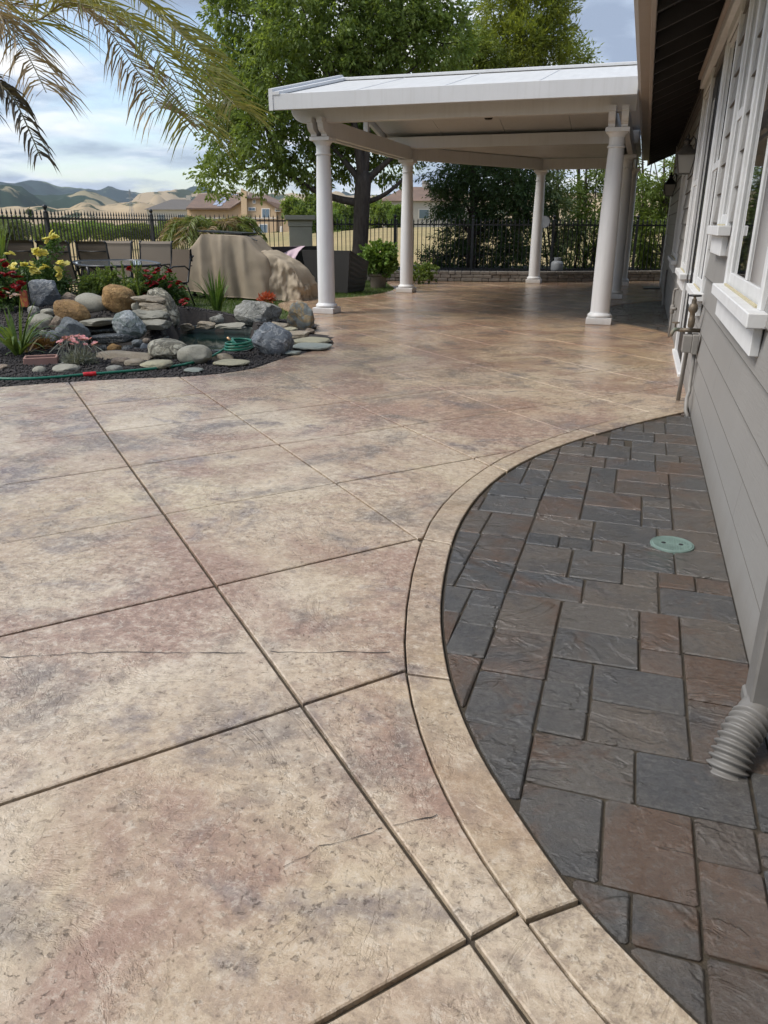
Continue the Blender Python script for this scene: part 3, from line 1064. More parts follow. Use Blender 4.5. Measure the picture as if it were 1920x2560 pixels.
M_RPANEL = roofpanel_material()
XL, XR, YF, YM, YB = -4.63, -.48, 11.45, 15.7, 19.3
cover = thing('patio_cover', 'white gabled patio cover on round columns over the far concrete', 'patio cover', (XL, YF, 0))


def C(mb, name, mat, parent=None, smooth=False):
    o = mb.build(name, mat, parent or cover, smooth)
    if parent is None:
        o.matrix_parent_inverse = Matrix.Translation((-XL, -YF, 0))
    return o


shaft_prof = [(.131, .150), (.131, .5), (.128, 1.0), (.121, 1.5), (.110, 2.0), (.1005, 2.262)]
for (x, y) in ((XL, YF), (XR, YF), (XL + .06, YM), (XR + .04, YM), (-2.42, YB), (-.40, YB)):
    s = C(MB().lathe([(r, z) for r, z in shaft_prof], (x, y, 0), 32), 'column', M_COLUMN, None, 40)
    C(MB().box(x - .172, x + .172, y - .172, y + .172, .001, .088, .004), 'plinth', M_COLUMN, s)
    C(MB().lathe([(.135, .088), (.160, .092), (.168, .105), (.168, .120), (.160, .134), (.145, .140), (.142, .150), (.132, .156)], (x, y, 0), 32), 'base_ring', M_COLUMN, s, 50)
    C(MB().lathe([(.100, 2.252), (.116, 2.256), (.119, 2.266), (.116, 2.276), (.102, 2.280), (.101, 2.38), (.108, 2.385), (.112, 2.40), (.135, 2.425), (.142, 2.432), (.142, 2.438)], (x, y, 0), 32), 'capital', M_COLUMN, s, 50)
    C(MB().box(x - .152, x + .152, y - .152, y + .152, 2.438, 2.490, .004), 'abacus', M_COLUMN, s)


def corbel_beam(x0, x1, y0, y1, z0=2.492, z1=2.722):
    # the near end of the beam is sawn to a scroll
    prof = [(y0, z1), (y0, z1 - .062), (y0 + .030, z1 - .066)]
    for k in range(7):
        a = k / 6 * math.pi / 2
        prof.append((y0 + .030 + .115 * (1 - math.cos(a)) * 1.0, z1 - .066 - .118 * math.sin(a)))
    prof += [(y0 + .150, z0 + .035), (y0 + .172, z0 + .030), (y0 + .172, z0), (y1, z0), (y1, z1)]
    return MB().xprism(prof, x0, x1)


for x, yb in ((XL, YM + .1), (XR, YB + .1)):
    for dx in (-.123, .038):
        C(corbel_beam(x + dx, x + dx + .085, YF - .33, yb), 'side_beam', M_COVER)
# header across the front with rounded left end
hp = [(-5.05, 2.92), (-5.05, 2.86)]
for k in range(7):
    a = k / 6 * math.pi / 2
    hp.append((-5.05 + .20 * (1 - math.cos(a)), 2.86 - .19 * math.sin(a)))
hp += [(-.28, 2.665), (-.28, 2.92)]
n = len(hp)
vs = [(x, YF - .16, z) for x, z in hp] + [(x, YF - .02, z) for x, z in hp]
C(MB().add(vs, [tuple(range(n)), tuple(range(n, 2 * n))[::-1]] + [(i, n + i, n + (i + 1) % n, (i + 1) % n) for i in range(n)]), 'front_header', M_COVER)
C(MB().box(-5.0, -.29, YM - .06, YM + .10, 2.68, 2.89, .005), 'tie_beam', M_COVER)
RY0, RYR, RZ0, RZR = 10.72, 13.40, 2.955, 3.53
RXL, RXR = -5.08, -.275
xs = [RXL + .05, -3.92, -2.70, -1.48, RXR]
for i in range(4):
    for sgn in (-1, 1):
        ye = RYR + sgn * (RYR - RY0)
        a, b = xs[i] + .004, xs[i + 1] - .004
        vs = [(a, ye, RZ0), (b, ye, RZ0), (b, RYR + sgn * .002, RZR), (a, RYR + sgn * .002, RZR)]
        v2 = [(x, y, z - .0505) for x, y, z in vs] + [(x, y, z - .085) for x, y, z in vs]
        vs += [(x, y, z - .05) for x, y, z in vs]
        C(MB().add(v2, [(0, 1, 2, 3), (7, 6, 5, 4), (0, 4, 5, 1), (1, 5, 6, 2), (2, 6, 7, 3), (3, 7, 4, 0)]), 'ceiling_panel', M_COVER)
        C(MB().add(vs, [(0, 1, 2, 3), (7, 6, 5, 4), (0, 4, 5, 1), (1, 5, 6, 2), (2, 6, 7, 3), (3, 7, 4, 0)]), 'roof_panel', M_RPANEL)
        if i:
            C(MB().obox((xs[i], ye - sgn * .01, RZ0 + .003), (xs[i], RYR, RZR + .003), .012, .008), 'seam_cap', M_COVER)
C(MB().box(RXL + .03, RXR + .006, RY0 - .022, RY0 + .022, RZ0 - .185, RZ0 + .012, .004), 'front_fascia', M_COVER)
C(MB().box(RXL + .03, RXR + .006, 2 * RYR - RY0 - .022, 2 * RYR - RY0 + .022, RZ0 - .185, RZ0 + .012, .004), 'back_fascia', M_COVER)
C(MB().box(RXL + .06, RXR, RYR - .16, RYR + .16, RZR - .02, RZR + .022, .006), 'ridge_cap', M_COVER)
for sgn in (-1, 1):
    ye = RYR + sgn * (RYR - RY0 + .03)
    for (xa, xb, zl, zh) in ((RXL - .03, RXL + .03, -.19, .075), (RXL + .03, RXL + .13, .0, .04)):
        vs = []
        for x in (xa, xb):
            vs += [(x, ye, RZ0 + zl), (x, RYR, RZR + zl + .01), (x, RYR, RZR + zh + .01), (x, ye, RZ0 + zh)]
        C(MB().add(vs, [(0, 1, 2, 3), (7, 6, 5, 4), (0, 4, 5, 1), (1, 5, 6, 2), (2, 6, 7, 3), (3, 7, 4, 0)]), 'rake_trim', M_COVER)
C(MB().box(XL - .04, XL + .04, RYR - .04, RYR + .04, 2.70, 3.46, .004), 'king_post', M_COVER)
C(MB().box(RXL + .1, RXR - .02, RYR - .05, RYR + .05, 3.30, 3.445, .004), 'ridge_beam', M_COVER)
# low flat bay behind: slanted beam, back beam, roof deck
C(MB().obox((XL + .02, YM + .02, 2.607), (-2.42, YB, 2.607), .12, .225), 'slanted_beam', M_COVER)
C(MB().obox((-2.44, YB + .002, 2.604), (-.32, YB + .002, 2.604), .12, .22), 'back_beam', M_COVER)
poly = [(-4.95, 15.72), (-.27, 15.72), (-.27, 19.55), (-2.55, 19.55)]
C(MB().prism(poly, 2.735, 2.83, .004), 'flat_roof', M_COVER)
# recessed lights in the flat bay
for p in ((-1.6, 17.2), (-1.45, 18.3)):
    C(MB().lathe([(.09, 2.728), (.09, 2.734)], (p[0], p[1], 0), 20), 'ceiling_light', M_TRIM)

# ceiling fan
fp = PY(1221, 299, 13.4)
M_FANB = plain('dark_bronze', (.02, .016, .014), .4, metal=.3)
M_FANW = plain('red_brown_blade', (.09, .022, .016), .45, (.06, .016, .012), 9)
fan = thing('ceiling_fan', 'dark ceiling fan with red-brown blades under the patio cover', 'fan', (fp.x, 13.4, fp.z))
MB().lathe([(.012, -.005), (.05, .0), (.075, .03), (.09, .05), (.11, .075), (.11, .16), (.06, .19), (.02, .20), (.02, 3.40 - fp.z)], (0, 0, 0), 20).build('motor', M_FANB, fan, 40)
for k in range(5):
    a = 2 * math.pi * k / 5 + .15
    b_ = MB()
    vs = []
    for r_, w_ in ((.16, .04), (.25, .065), (.45, .075), (.62, .07), (.66, .03)):
        for sgn in (-1, 1):
            vs.append((r_ * math.cos(a) - sgn * w_ * math.sin(a), r_ * math.sin(a) + sgn * w_ * math.cos(a), .115 + sgn * .012))
    vs += [(x, y, z + .008) for x, y, z in vs]
    fs = []
    for i in range(4):
        fs += [(2 * i, 2 * i + 1, 2 * i + 3, 2 * i + 2), (10 + 2 * i, 10 + 2 * i + 2, 10 + 2 * i + 3, 10 + 2 * i + 1), (2 * i, 2 * i + 2, 12 + 2 * i, 10 + 2 * i), (2 * i + 1, 11 + 2 * i, 13 + 2 * i, 2 * i + 3)]
    fs += [(0, 10, 11, 1), (8, 9, 19, 18)]
    b_.add(vs, fs).build('blade', M_FANW, fan)

# ------------------------------------------------------------------ hills beyond
def hill_material(name, grass, grass2, tree, tree_amt, scale):
    t = NT(name)
    w = t.world
    c = t.mix(t.ramp(t.noise(w, scale * .5, 5, .6), [(.4, 0), (.6, 1)]), grass, grass2)
    f = t.noise(w, scale, 9, .62, .4)
    c = t.mix(t.ramp(f, [(tree_amt - .025, 1), (tree_amt + .025, 0)]), c, tree)
    t.set(color=c, rough=1.0, spec=.05)
    return t.m


M_HNEAR = hill_material('golden_hill', (.40, .315, .20), (.33, .255, .16), (.045, .06, .033), .43, .018)
M_HTAN = hill_material('tan_hill', (.40, .31, .19), (.33, .26, .17), (.045, .06, .035), .475, .006)
M_HDARK = hill_material('wooded_hill', (.30, .25, .16), (.24, .21, .13), (.03, .05, .035), .56, .004)
M_HFAR = hill_material('far_wooded_hill', (.16, .18, .12), (.13, .16, .10), (.016, .036, .036), .60, .0022)


def hz(x, y): return (x * .3376, 440 + y * .3376)


def hills(name, pts, dist, depth, mat, seed, rough):
    prof = sorted([hz(*p) for p in pts])
    xs_, ys_ = [p[0] for p in prof], [p[1] for p in prof]
    NC, NR = 420, 34
    vs, fs = [], []
    sx = np.linspace(-1500, 2600, NC)
    for i, px in enumerate(sx):
        py = float(np.interp(px, xs_, ys_)) + 1.6 * mnoise.fractal((px / 14.0, seed, 0), .8, 2.2, 4)
        if px < xs_[0]:
            py = ys_[0] + 9 * math.sin((px - xs_[0]) / 130.0)
        if px > xs_[-1]:
            py = ys_[-1] + 10 * math.sin((px - xs_[-1]) / 160.0)
        d = ray(px, py)
        dn = math.hypot(d[0], d[1])
        ux, uy, sl = d[0] / dn, d[1] / dn, d[2] / dn
        zt = CAMH + sl * dist
        for j in range(NR):
            s = j / (NR - 1)                       # 0 = foot in front, .7 = crest, 1 = behind
            r_ = dist - depth * (.7 - s) / .7 if s <= .7 else dist + depth * (s - .7)
            k = s / .7 if s <= .7 else (1 - (s - .7) / .3 * .8)
            prof_k = k * k * (3 - 2 * k)
            x_, y_ = ux * r_, uy * r_
            nz = mnoise.fractal((x_ / (dist * .06), y_ / (dist * .06), seed), .9, 2.1, 4)
            z_ = -45 + (zt + 45) * prof_k + nz * rough * dist * .012 * (1 - abs(2 * min(s / .7, 1) - 1)) * (0 if s > .69 else 1)
            vs.append((x_, y_, z_))
    for i in range(NC - 1):
        for j in range(NR - 1):
            a = i * NR + j
            fs.append((a, a + NR, a + NR + 1, a + 1))
    tag(MB().add(vs, fs).build(name, mat, None, True), kind='structure')


hills('golden_hills', [(-200, 236), (0, 232), (130, 224), (200, 238), (340, 228), (420, 248), (520, 240), (600, 200), (660, 196), (740, 222), (900, 199), (1000, 187), (1150, 212), (1290, 236), (1400, 230), (1500, 188), (1659, 168), (2400, 190), (3300, 140), (4200, 125), (4900, 130)], 1900, 900, M_HNEAR, 1.3, 1.3)
hills('wooded_hills', [(-200, 125), (0, 120), (60, 118), (180, 130), (330, 150), (440, 168), (560, 150), (680, 140), (760, 150), (880, 192), (1000, 215), (1400, 240), (2200, 240), (4000, 240)], 3600, 1300, M_HDARK, 4.4, 2.2)
hills('tan_hills', [(-200, 240), (900, 235), (1000, 190), (1080, 142), (1150, 130), (1290, 108), (1400, 121), (1500, 130), (1659, 142), (2300, 150), (4500, 160)], 4600, 1500, M_HTAN, 7.1, 2.0)
hills('far_hills', [(-200, 80), (0, 65), (70, 62), (150, 50), (230, 30), (330, 38), (420, 75), (500, 85), (600, 95), (700, 126), (730, 128), (800, 98), (880, 105), (960, 120), (1090, 131), (1200, 150), (1659, 150), (3000, 150)], 7600, 2200, M_HFAR, 9.7, 2.6)

# ------------------------------------------------------------------ low block wall at the back
def block_material():
    t = NT('split_block')
    v = t.scramble(t.world, 23)
    c = t.mix(t.ramp(t.noise(v, 5, 5, .6), [(.35, 0), (.65, 1)]), (.24, .215, .185), (.16, .145, .125))
    t.set(color=c, rough=.85, spec=.25, normal=t.bump(t.noise(v, 30, 6, .65), .8, .02))
    return t.m


M_BLOCK = block_material()
rwall = thing('block_wall', 'low curving wall of split stone blocks behind the patio', 'wall', (-2.64, 19.5, 0))
path = dense(RWALL[::-1], 400)
cum = np.r_[0, np.cumsum([math.dist(a, b) for a, b in zip(path[:-1], path[1:])])]
rng = random.Random(11)


def along(s):
    x = np.interp(s, cum, [p[0] for p in path])
    y = np.interp(s, cum, [p[1] for p in path])
    x2 = np.interp(s + .05, cum, [p[0] for p in path])
    y2 = np.interp(s + .05, cum, [p[1] for p in path])
    return x, y, math.atan2(y2 - y, x2 - x)


for row in range(3):
    s = -.1 * row + rng.uniform(0, .1)
    while s < cum[-1] - .1:
        L = rng.choice((.16, .21, .24, .28))
        x, y, a = along(s + L / 2)
        h = .082
        j = [rng.uniform(-.008, .008) for _ in range(4)]
        bmx = MB().box(-L / 2 + .004, L / 2 - .004, -.075 + j[0], .10, 0, h - .004, .012)
        o = bmx.build('block', M_BLOCK, rwall)
        o.matrix_parent_inverse = Matrix.Translation((2.64, -19.5, 0))
        o.location = (x, y + .11 + j[1], row * h + .001)
        o.rotation_euler = (0, 0, a + j[2])
        s += L
# soil behind the wall
sp = [(x + .05, y + .16) for x, y in RWALL]
soil = sp + [(-6.6, 23), (2.5, 24.5), (2.0, 21.6)]
soil = soil if area(soil) > 0 else soil[::-1]
tag(MB().prism(soil, -.2, .19).build('raised_bed', M_SOIL), kind='structure')

# ------------------------------------------------------------------ iron fences
M_IRON = plain('black_iron', (.012, .013, .015), .42, spec=.5)
pk = MB()
pk.box(-.009, .009, -.009, .009, 0, 1.0)
pm = pk.mesh('picket', M_IRON)
tip = MB().lathe([(.010, 0), (.017, .012), (.017, .022), (.010, .032), (.012, .045), (.019, .06), (.013, .085), (.002, .135)], (0, 0, 0), 6).mesh('finial', M_IRON)


def fence(name, label, pts, zb, zr_, zbot_rail, gap, posts, fin=True, ring=False):
    p = [Vector((q[0], q[1], 0)) for q in pts]
    root = thing(name, label, 'fence', (p[0].x, p[0].y, zb))
    inv = Matrix.Translation((-p[0].x, -p[0].y, -zb))

    def part(o, par=None):
        o.matrix_parent_inverse = inv
        return o
    for a, b in zip(p[:-1], p[1:]):
        d = (b - a)
        L = d.length
        u = d / L
        for z in (zr_, zbot_rail):
            part(MB().obox(a + Vector((0, 0, z)), b + Vector((0, 0, z)), .034, .034).build('rail', M_IRON, root))
        n = int(L / gap)
        for k in range(n):
            q = a + u * (gap * (k + .5))
            o = link('picket', pm, root)
            part(o)
            o.location = (q.x, q.y, zb)
            o.scale = (1, 1, (zr_ + .02 - zb))
            o.rotation_euler = (0, 0, math.atan2(u.y, u.x))
            if fin:
                o2 = link('finial', tip, root)
                part(o2)
                o2.location = (q.x, q.y, zr_ + .018)
    for (x, y) in posts:
        po = part(MB().box(x - .032, x + .032, y - .032, y + .032, zb, zr_ + .10).build('post', M_IRON, root))
        part(MB().lathe([(.038, 0), (.04, .02), (.02, .03), (.02, .05), (.036, .07), (.042, .095), (.036, .12), (.008, .135)], (x, y, zr_ + .10), 12).build('post_ball', M_IRON, root, True))
    return root


pl = [AT(*g2(-120, 430), 12.1), AT(*g2(400, 432), 13.5), AT(*g2(1310, 447), 17.3), AT(*g2(1640, 458), 19.0)]
fl = [(q.x, q.y) for q in pl]
fence('iron_fence', 'black spiked iron fence behind the dining chairs on the left', [(fl[0][0] + .45, fl[0][1] - 5.0), fl[0], fl[1], fl[2], fl[3], (-8.75, 19.0)], -.12, 1.385, .05, .112, [fl[1], fl[2]])
fence('iron_fence', 'black iron fence standing above the low block wall', [(-8.1, 19.3), (-6.2, 20.2), (-2.2, 20.75), (1.8, 21.9)], .0, 1.31, .24, .108, [(-6.2, 20.2), (-2.2, 20.75), (-4.2, 20.475), (-.2, 21.325)])
M_STUCCO = plain('stucco', (.34, .315, .245), .85, (.29, .27, .21), 2.0, .5, 90)
pil = thing('stucco_pillar', 'square tan stucco pillar with stepped cap at the fence corner', 'pillar', (-8.42, 19.15, -.1), math.radians(24))
MB().box(-.29, .29, -.29, .29, 0, 1.35, .01).build('shaft', M_STUCCO, pil)
MB().box(-.31, .31, -.31, .31, 1.351, 1.50, .01).build('collar', M_STUCCO, pil)
MB().box(-.39, .39, -.39, .39, 1.501, 1.62, .02).build('cap', M_STUCCO, pil)

# ------------------------------------------------------------------ far houses
M_NSTUC = plain('peach_stucco', (.46, .335, .205), .9, (.42, .30, .18), .3)
M_NROOF = plain('brown_tile', (.19, .125, .09), .85, (.14, .095, .072), .8, .5, 2.5)
M_NTRIM = plain('house_trim', (.66, .60, .52), .7)
M_SOLAR = plain('solar_panel', (.30, .33, .40), .25, (.25, .28, .36), .4, spec=.8)
M_NGLASS = plain('far_glass', (.12, .16, .18), .12, spec=.8)
ND = 130.0


def nz(x, y):                                  # pixel in the neighbour-house close-up -> photo pixel
    return (540 + x * .14466, 470 + y * .14466)


def NP(x, y, dd=0.0):
    return AT(*nz(x, y), ND + dd)


nb = thing('neighbour_house', 'peach stucco two-storey house with brown tile roof and solar panels', 'house', tuple(NP(900, 870)))
ninv = Matrix.Translation(-Vector(NP(900, 870)))
nfwd = Vector((FF[0], FF[1], 0)).normalized()
nright = Vector((RR[0], RR[1], 0)).normalized()


def NB(mb, name, mat, parent=None):
    o = mb.build(name, mat, parent or nb)
    if parent is None:
        o.matrix_parent_inverse = ninv
    return o


def extrude(poly, name, mat, depth, d0=0.0, parent=None):   # a facade outline given a real thickness
    a = [NP(x, y, d0) for x, y in poly]
    b = [p + nfwd * depth for p in a]
    n = len(a)
    return NB(MB().add(a + b, [tuple(range(n)), tuple(range(n, 2 * n))[::-1]] + [(i, n + i, n + (i + 1) % n, (i + 1) % n) for i in range(n)]), name, mat, parent)


extrude([(-500, 350), (230, 350), (470, 200), (530, 165), (800, 175), (1040, 335), (1040, 900), (-500, 900)], 'wall', M_NSTUC, 9)
extrude([(1040, 372), (1430, 372), (1430, 900), (1040, 900)], 'wall', M_NSTUC, 8, .6)
rf = MB()


def roofplane(pts, name='roof', mat=None):
    a = [NP(x, y, d) for x, y, d in pts]
    b = [p + Vector((0, 0, -.25)) for p in a]
    n = len(a)
    return NB(MB().add(a + b, [tuple(range(n)), tuple(range(n, 2 * n))[::-1]] + [(i, n + i, n + (i + 1) % n, (i + 1) % n) for i in range(n)]), name, mat or M_NROOF)


roofplane([(-520, 345, -1), (240, 345, -1), (470, 195, -.5), (530, 80, 7), (-300, 100, 7)])
roofplane([(530, 165, -.6), (590, 72, 5), (720, 125, 5), (800, 168, -.6)])
roofplane([(800, 168, -.7), (720, 120, 6), (880, 118, 7), (1060, 200, 5), (1480, 350, -.2), (1050, 335, -.7)])
extrude([(1015, 338), (1478, 352), (1470, 374), (1015, 366)], 'eave', M_NTRIM, .5, -.3)
extrude([(232, 345), (470, 190), (475, 208), (240, 362)], 'eave', M_NTRIM, .3, -.4)
extrude([(535, 162), (800, 168), (1050, 330), (1035, 340), (798, 190), (535, 182)], 'eave', M_NTRIM, .3, -.45)
extrude([(430, 0), (525, 60), (545, 870), (440, 870)], 'chimney', M_NSTUC, 1.4, -.9)
for i, (a, b, c, d) in enumerate(((555, 330, 685, 400), (785, 350, 930, 520), (1015, 365, 1115, 410), (630, 190, 685, 270), (740, 620, 890, 790), (640, 620, 705, 800), (1105, 660, 1150, 850))):
    w_ = extrude([(a, b), (c, b), (c, d), (a, d)], 'window', M_NTRIM, .16, -.1)
    m_ = 14
    extrude([(a + m_, b + m_), ((a + c) / 2 - 4, b + m_), ((a + c) / 2 - 4, d - m_), (a + m_, d - m_)], 'pane', M_NGLASS if i < 6 else M_NTRIM, .08, -.16)
    extrude([((a + c) / 2 + 4, b + m_), (c - m_, b + m_), (c - m_, d - m_), ((a + c) / 2 + 4, d - m_)], 'pane', M_NGLASS if i < 6 else M_NTRIM, .08, -.16)
extrude([(-500, 512), (1040, 512), (1040, 528), (-500, 528)], 'belt_course', M_NTRIM, .2, -.12)
for (x0, y0) in ((20, 200), (90, 165), (160, 130), (230, 100), (110, 215), (180, 180), (250, 145), (310, 110), (-20, 250), (50, 270)):
    q = [(x0, y0), (x0 + 75, y0 - 4), (x0 + 40, y0 + 38), (x0 - 38, y0 + 42)]
    dd = [max(-1.0, min(6.5, (345 - y) / 245 * 8 - 1)) - .35 for _, y in q]
    roofplane([(x, y, d) for (x, y), d in zip(q, dd)], 'solar_panel', M_SOLAR)


def simple_house(name, label, px, py, depth, w, h, d, wall, roof, rz):
    base = AT(px, py, depth)
    t_ = thing(name, label, 'house', tuple(base), rz)
    MB().box(-w / 2, w / 2, -d / 2, d / 2, -1, h).build('wall', wall, t_)
    hp_ = h + min(w, d) * .22
    e = .5
    r_ = MB().add([(-w / 2 - e, -d / 2 - e, h), (w / 2 + e, -d / 2 - e, h), (w / 2 + e, d / 2 + e, h), (-w / 2 - e, d / 2 + e, h), (-w / 4, 0, hp_), (w / 4, 0, hp_)],
                  [(0, 1, 5, 4), (1, 2, 5), (2, 3, 4, 5), (3, 0, 4), (3, 2, 1, 0)]).build('roof', roof, t_)
    MB().box(-.5, .5, -.4, .4, hp_ - .9, hp_ + .8).build('chimney', wall, r_)
    for k in range(3):
        x = -w / 2 + w * (k + .7) / 3.6
        w_ = MB().box(x - .8, x + .8, -d / 2 - .08, -d / 2 - .001, h * .35, h * .72).build('window', M_NTRIM, t_)
        MB().box(x - .65, x + .65, -d / 2 - .11, -d / 2 - .081, h * .38, h * .69).build('pane', M_NGLASS, w_)


simple_house('distant_house', 'small pale house across the dry field seen past the second column', 1062, 572, 110, 12, 3.6, 9, plain('pale_stucco', (.48, .43, .37), .9), M_NROOF, .3)
simple_house('distant_house', 'cream house with dark roof low behind the small palm', 478, 566, 170, 16, 3.4, 10, plain('cream_stucco', (.50, .47, .40), .9), plain('dark_shingle', (.12, .11, .10), .9), .25)

# ------------------------------------------------------------------ transmission tower
M_STEEL = plain('galvanised_steel', (.28, .30, .31), .5, metal=.6)
tb = AT(333, 566, 900)
tower = thing('transmission_tower', 'steel lattice power tower standing in front of the hills', 'tower', tuple(tb))
S = 900 / FPX
Ht = (566 - 481) * S
frm = MB()
hw = lambda z: (5.0 if z <= 0 else 5.0 - 3.9 * min(z / (Ht * .55), 1)) if z < Ht * .55 else 1.1 - .6 * (z - Ht * .55) / (Ht * .45)
lv = [Ht * k / 10 for k in range(11)]
for sx in (-1, 1):
    for sy in (-1, 1):
        frm.tube([(sx * hw(z), sy * hw(z), z) for z in lv], .16, 4)
for a, b in zip(lv[:-1], lv[1:]):
    for s_ in (-1, 1):
        frm.tube([(-hw(a), s_ * hw(a), a), (hw(b), s_ * hw(b), b)], .09, 4)
        frm.tube([(hw(a), s_ * hw(a), a), (-hw(b), s_ * hw(b), b)], .09, 4)
        frm.tube([(s_ * hw(a), -hw(a), a), (s_ * hw(b), hw(b), b)], .09, 4)
frm.build('lattice', M_STEEL, tower)
for zf, L in ((.62, 6.5), (.76, 5.5), (.90, 4.5)):
    a_ = MB()
    a_.tube([(-L, 0, Ht * zf), (0, 0, Ht * zf + 1.2), (L, 0, Ht * zf)], .13, 4)
    a_.tube([(-L, 0, Ht * zf), (L, 0, Ht * zf)], .13, 4)
    a_.build('crossarm', M_STEEL, tower)

# ------------------------------------------------------------------ foliage tools
def leaf_mesh(name, P, D, L, W, mat, rng_, droop=.25, roll=1.0, fold=.25):
    """one folded, pointed leaf (two triangles a side) at each point P along direction D"""
    n = len(P)
    P = np.asarray(P, float)
    D = np.asarray(D, float)
    D = D + rng_.normal(0, .35, (n, 3))
    D[:, 2] -= droop
    D /= np.linalg.norm(D, axis=1)[:, None] + 1e-9
    R = rng_.normal(0, 1, (n, 3))
    S = np.cross(D, R)
    S /= np.linalg.norm(S, axis=1)[:, None] + 1e-9
    Nn = np.cross(S, D)
    L = np.asarray(L) * rng_.uniform(.65, 1.25, n)
    W = np.asarray(W) * rng_.uniform(.7, 1.2, n)
    V = np.empty((n, 4, 3))
    V[:, 0] = P
    V[:, 1] = P + D * (L * .45)[:, None] + S * W[:, None] + Nn * (W * fold)[:, None]
    V[:, 2] = P + D * L[:, None]
    V[:, 3] = P + D * (L * .45)[:, None] - S * W[:, None] + Nn * (W * fold)[:, None]
    F = np.arange(4 * n).reshape(n, 4)
    return np_mesh(name, V.reshape(-1, 3), F, mat)


def crown_points(lobes, per, rng_, shell=.55, clump=(.16, 9), flat=1.0):
    """sprays of leaves set through ellipsoid lobes: list of (centre, radii)"""
    P, D = [], []
    for (c, r) in lobes:
        c, r = np.array(c, float), np.array(r, float)
        n = max(4, int(per * (r[0] * r[1] + r[1] * r[2] + r[0] * r[2]) / 3))
        d = rng_.normal(0, 1, (n, 3))
        d /= np.linalg.norm(d, axis=1)[:, None]
        rad = shell + (1 - shell) * rng_.uniform(0, 1, n) ** .6
        rad *= 1 + .22 * np.sin(d[:, 0] * 7 + c[0]) * np.cos(d[:, 1] * 6 + c[2] * 3) + rng_.normal(0, .06, n)
        tips = c + d * r * rad[:, None]
        k = clump[1]
        t = rng_.uniform(0, 1, (n, k, 1))
        tw = d * np.array([1, 1, flat]) + rng_.normal(0, .4, (n, 3)) + np.array([0, 0, -.25])
        tw /= np.linalg.norm(tw, axis=1)[:, None]
        pts = tips[:, None, :] + tw[:, None, :] * (t - .5) * clump[0] * 2.2 + rng_.normal(0, clump[0] * .28, (n, k, 3))
        P.append(pts.reshape(-1, 3))
        D.append(np.repeat(tw, k, axis=0))
    return np.concatenate(P), np.concatenate(D)


def limb(mb, a, b, r0, r1, rng_, bend=.12, n=7, sides=8):
    a, b = Vector(a), Vector(b)
    L = (b - a).length
    mid = a.lerp(b, .5) + Vector((rng_.uniform(-1, 1), rng_.uniform(-1, 1), rng_.uniform(.2, 1))) * bend * L
    pts, rs = [], []
    for k in range(n + 1):
        t = k / n
        p = a * (1 - t) ** 2 + mid * 2 * t * (1 - t) + b * t * t
        pts.append(p + Vector((rng_.uniform(-1, 1), rng_.uniform(-1, 1), 0)) * r0 * .18 * (1 if 0 < k < n else 0))
        rs.append(r0 + (r1 - r0) * t ** .8)
    mb.tube(pts, rs, sides)
    return pts


def spl(pts, n=12):
    a, b, c = [Vector(p) for p in pts]
    m = b * 2 - (a + c) * .5
    return [a * (1 - k / n) ** 2 + m * 2 * (k / n) * (1 - k / n) + c * (k / n) ** 2 for k in range(n + 1)]


def bark_material(name, a, b):
    t = NT(name)
    v = t.map(t.world, scale=(1, 1, .22))
    c = t.mix(t.ramp(t.noise(v, 16, 6, .65), [(.35, 0), (.65, 1)]), a, b)
    t.set(color=c, rough=.9, spec=.2, normal=t.bump(t.noise(v, 22, 6, .7), .9, .03))
    return t.m


M_BARK = bark_material('dark_bark', (.05, .04, .034), (.09, .075, .062))
M_BARK2 = bark_material('grey_bark', (.07, .06, .05), (.12, .105, .09))
M_LEAF = leafmat('broad_leaf', (.11, .165, .034), (.175, .225, .06), .45)
M_LEAFY = leafmat('yellow_green_leaf', (.13, .175, .03), (.19, .22, .05), .45)
M_LEAFD = leafmat('dark_leaf', (.036, .066, .02), (.06, .10, .028), .3)
M_CONIF = leafmat('juniper_leaf', (.145, .185, .028), (.205, .225, .042), .45, scale=.8)
M_HEDGE = leafmat('hedge_leaf', (.13, .20, .05), (.18, .25, .07), .45, scale=.35)
M_OLIVE = leafmat('olive_leaf', (.15, .19, .085), (.20, .24, .11), .4, scale=.35)
npr = np.random.default_rng(3)


def lobe_px(x, y, rx, ry, Y, ryd=None):            # a crown lobe seen at photo pixel x,y with pixel radii
    c = PY(x, y, Y)
    k = depth_of(c) / FPX
    return (tuple(c), (rx * k, (ryd if ryd else (rx + ry) / 2) * k, ry * k))


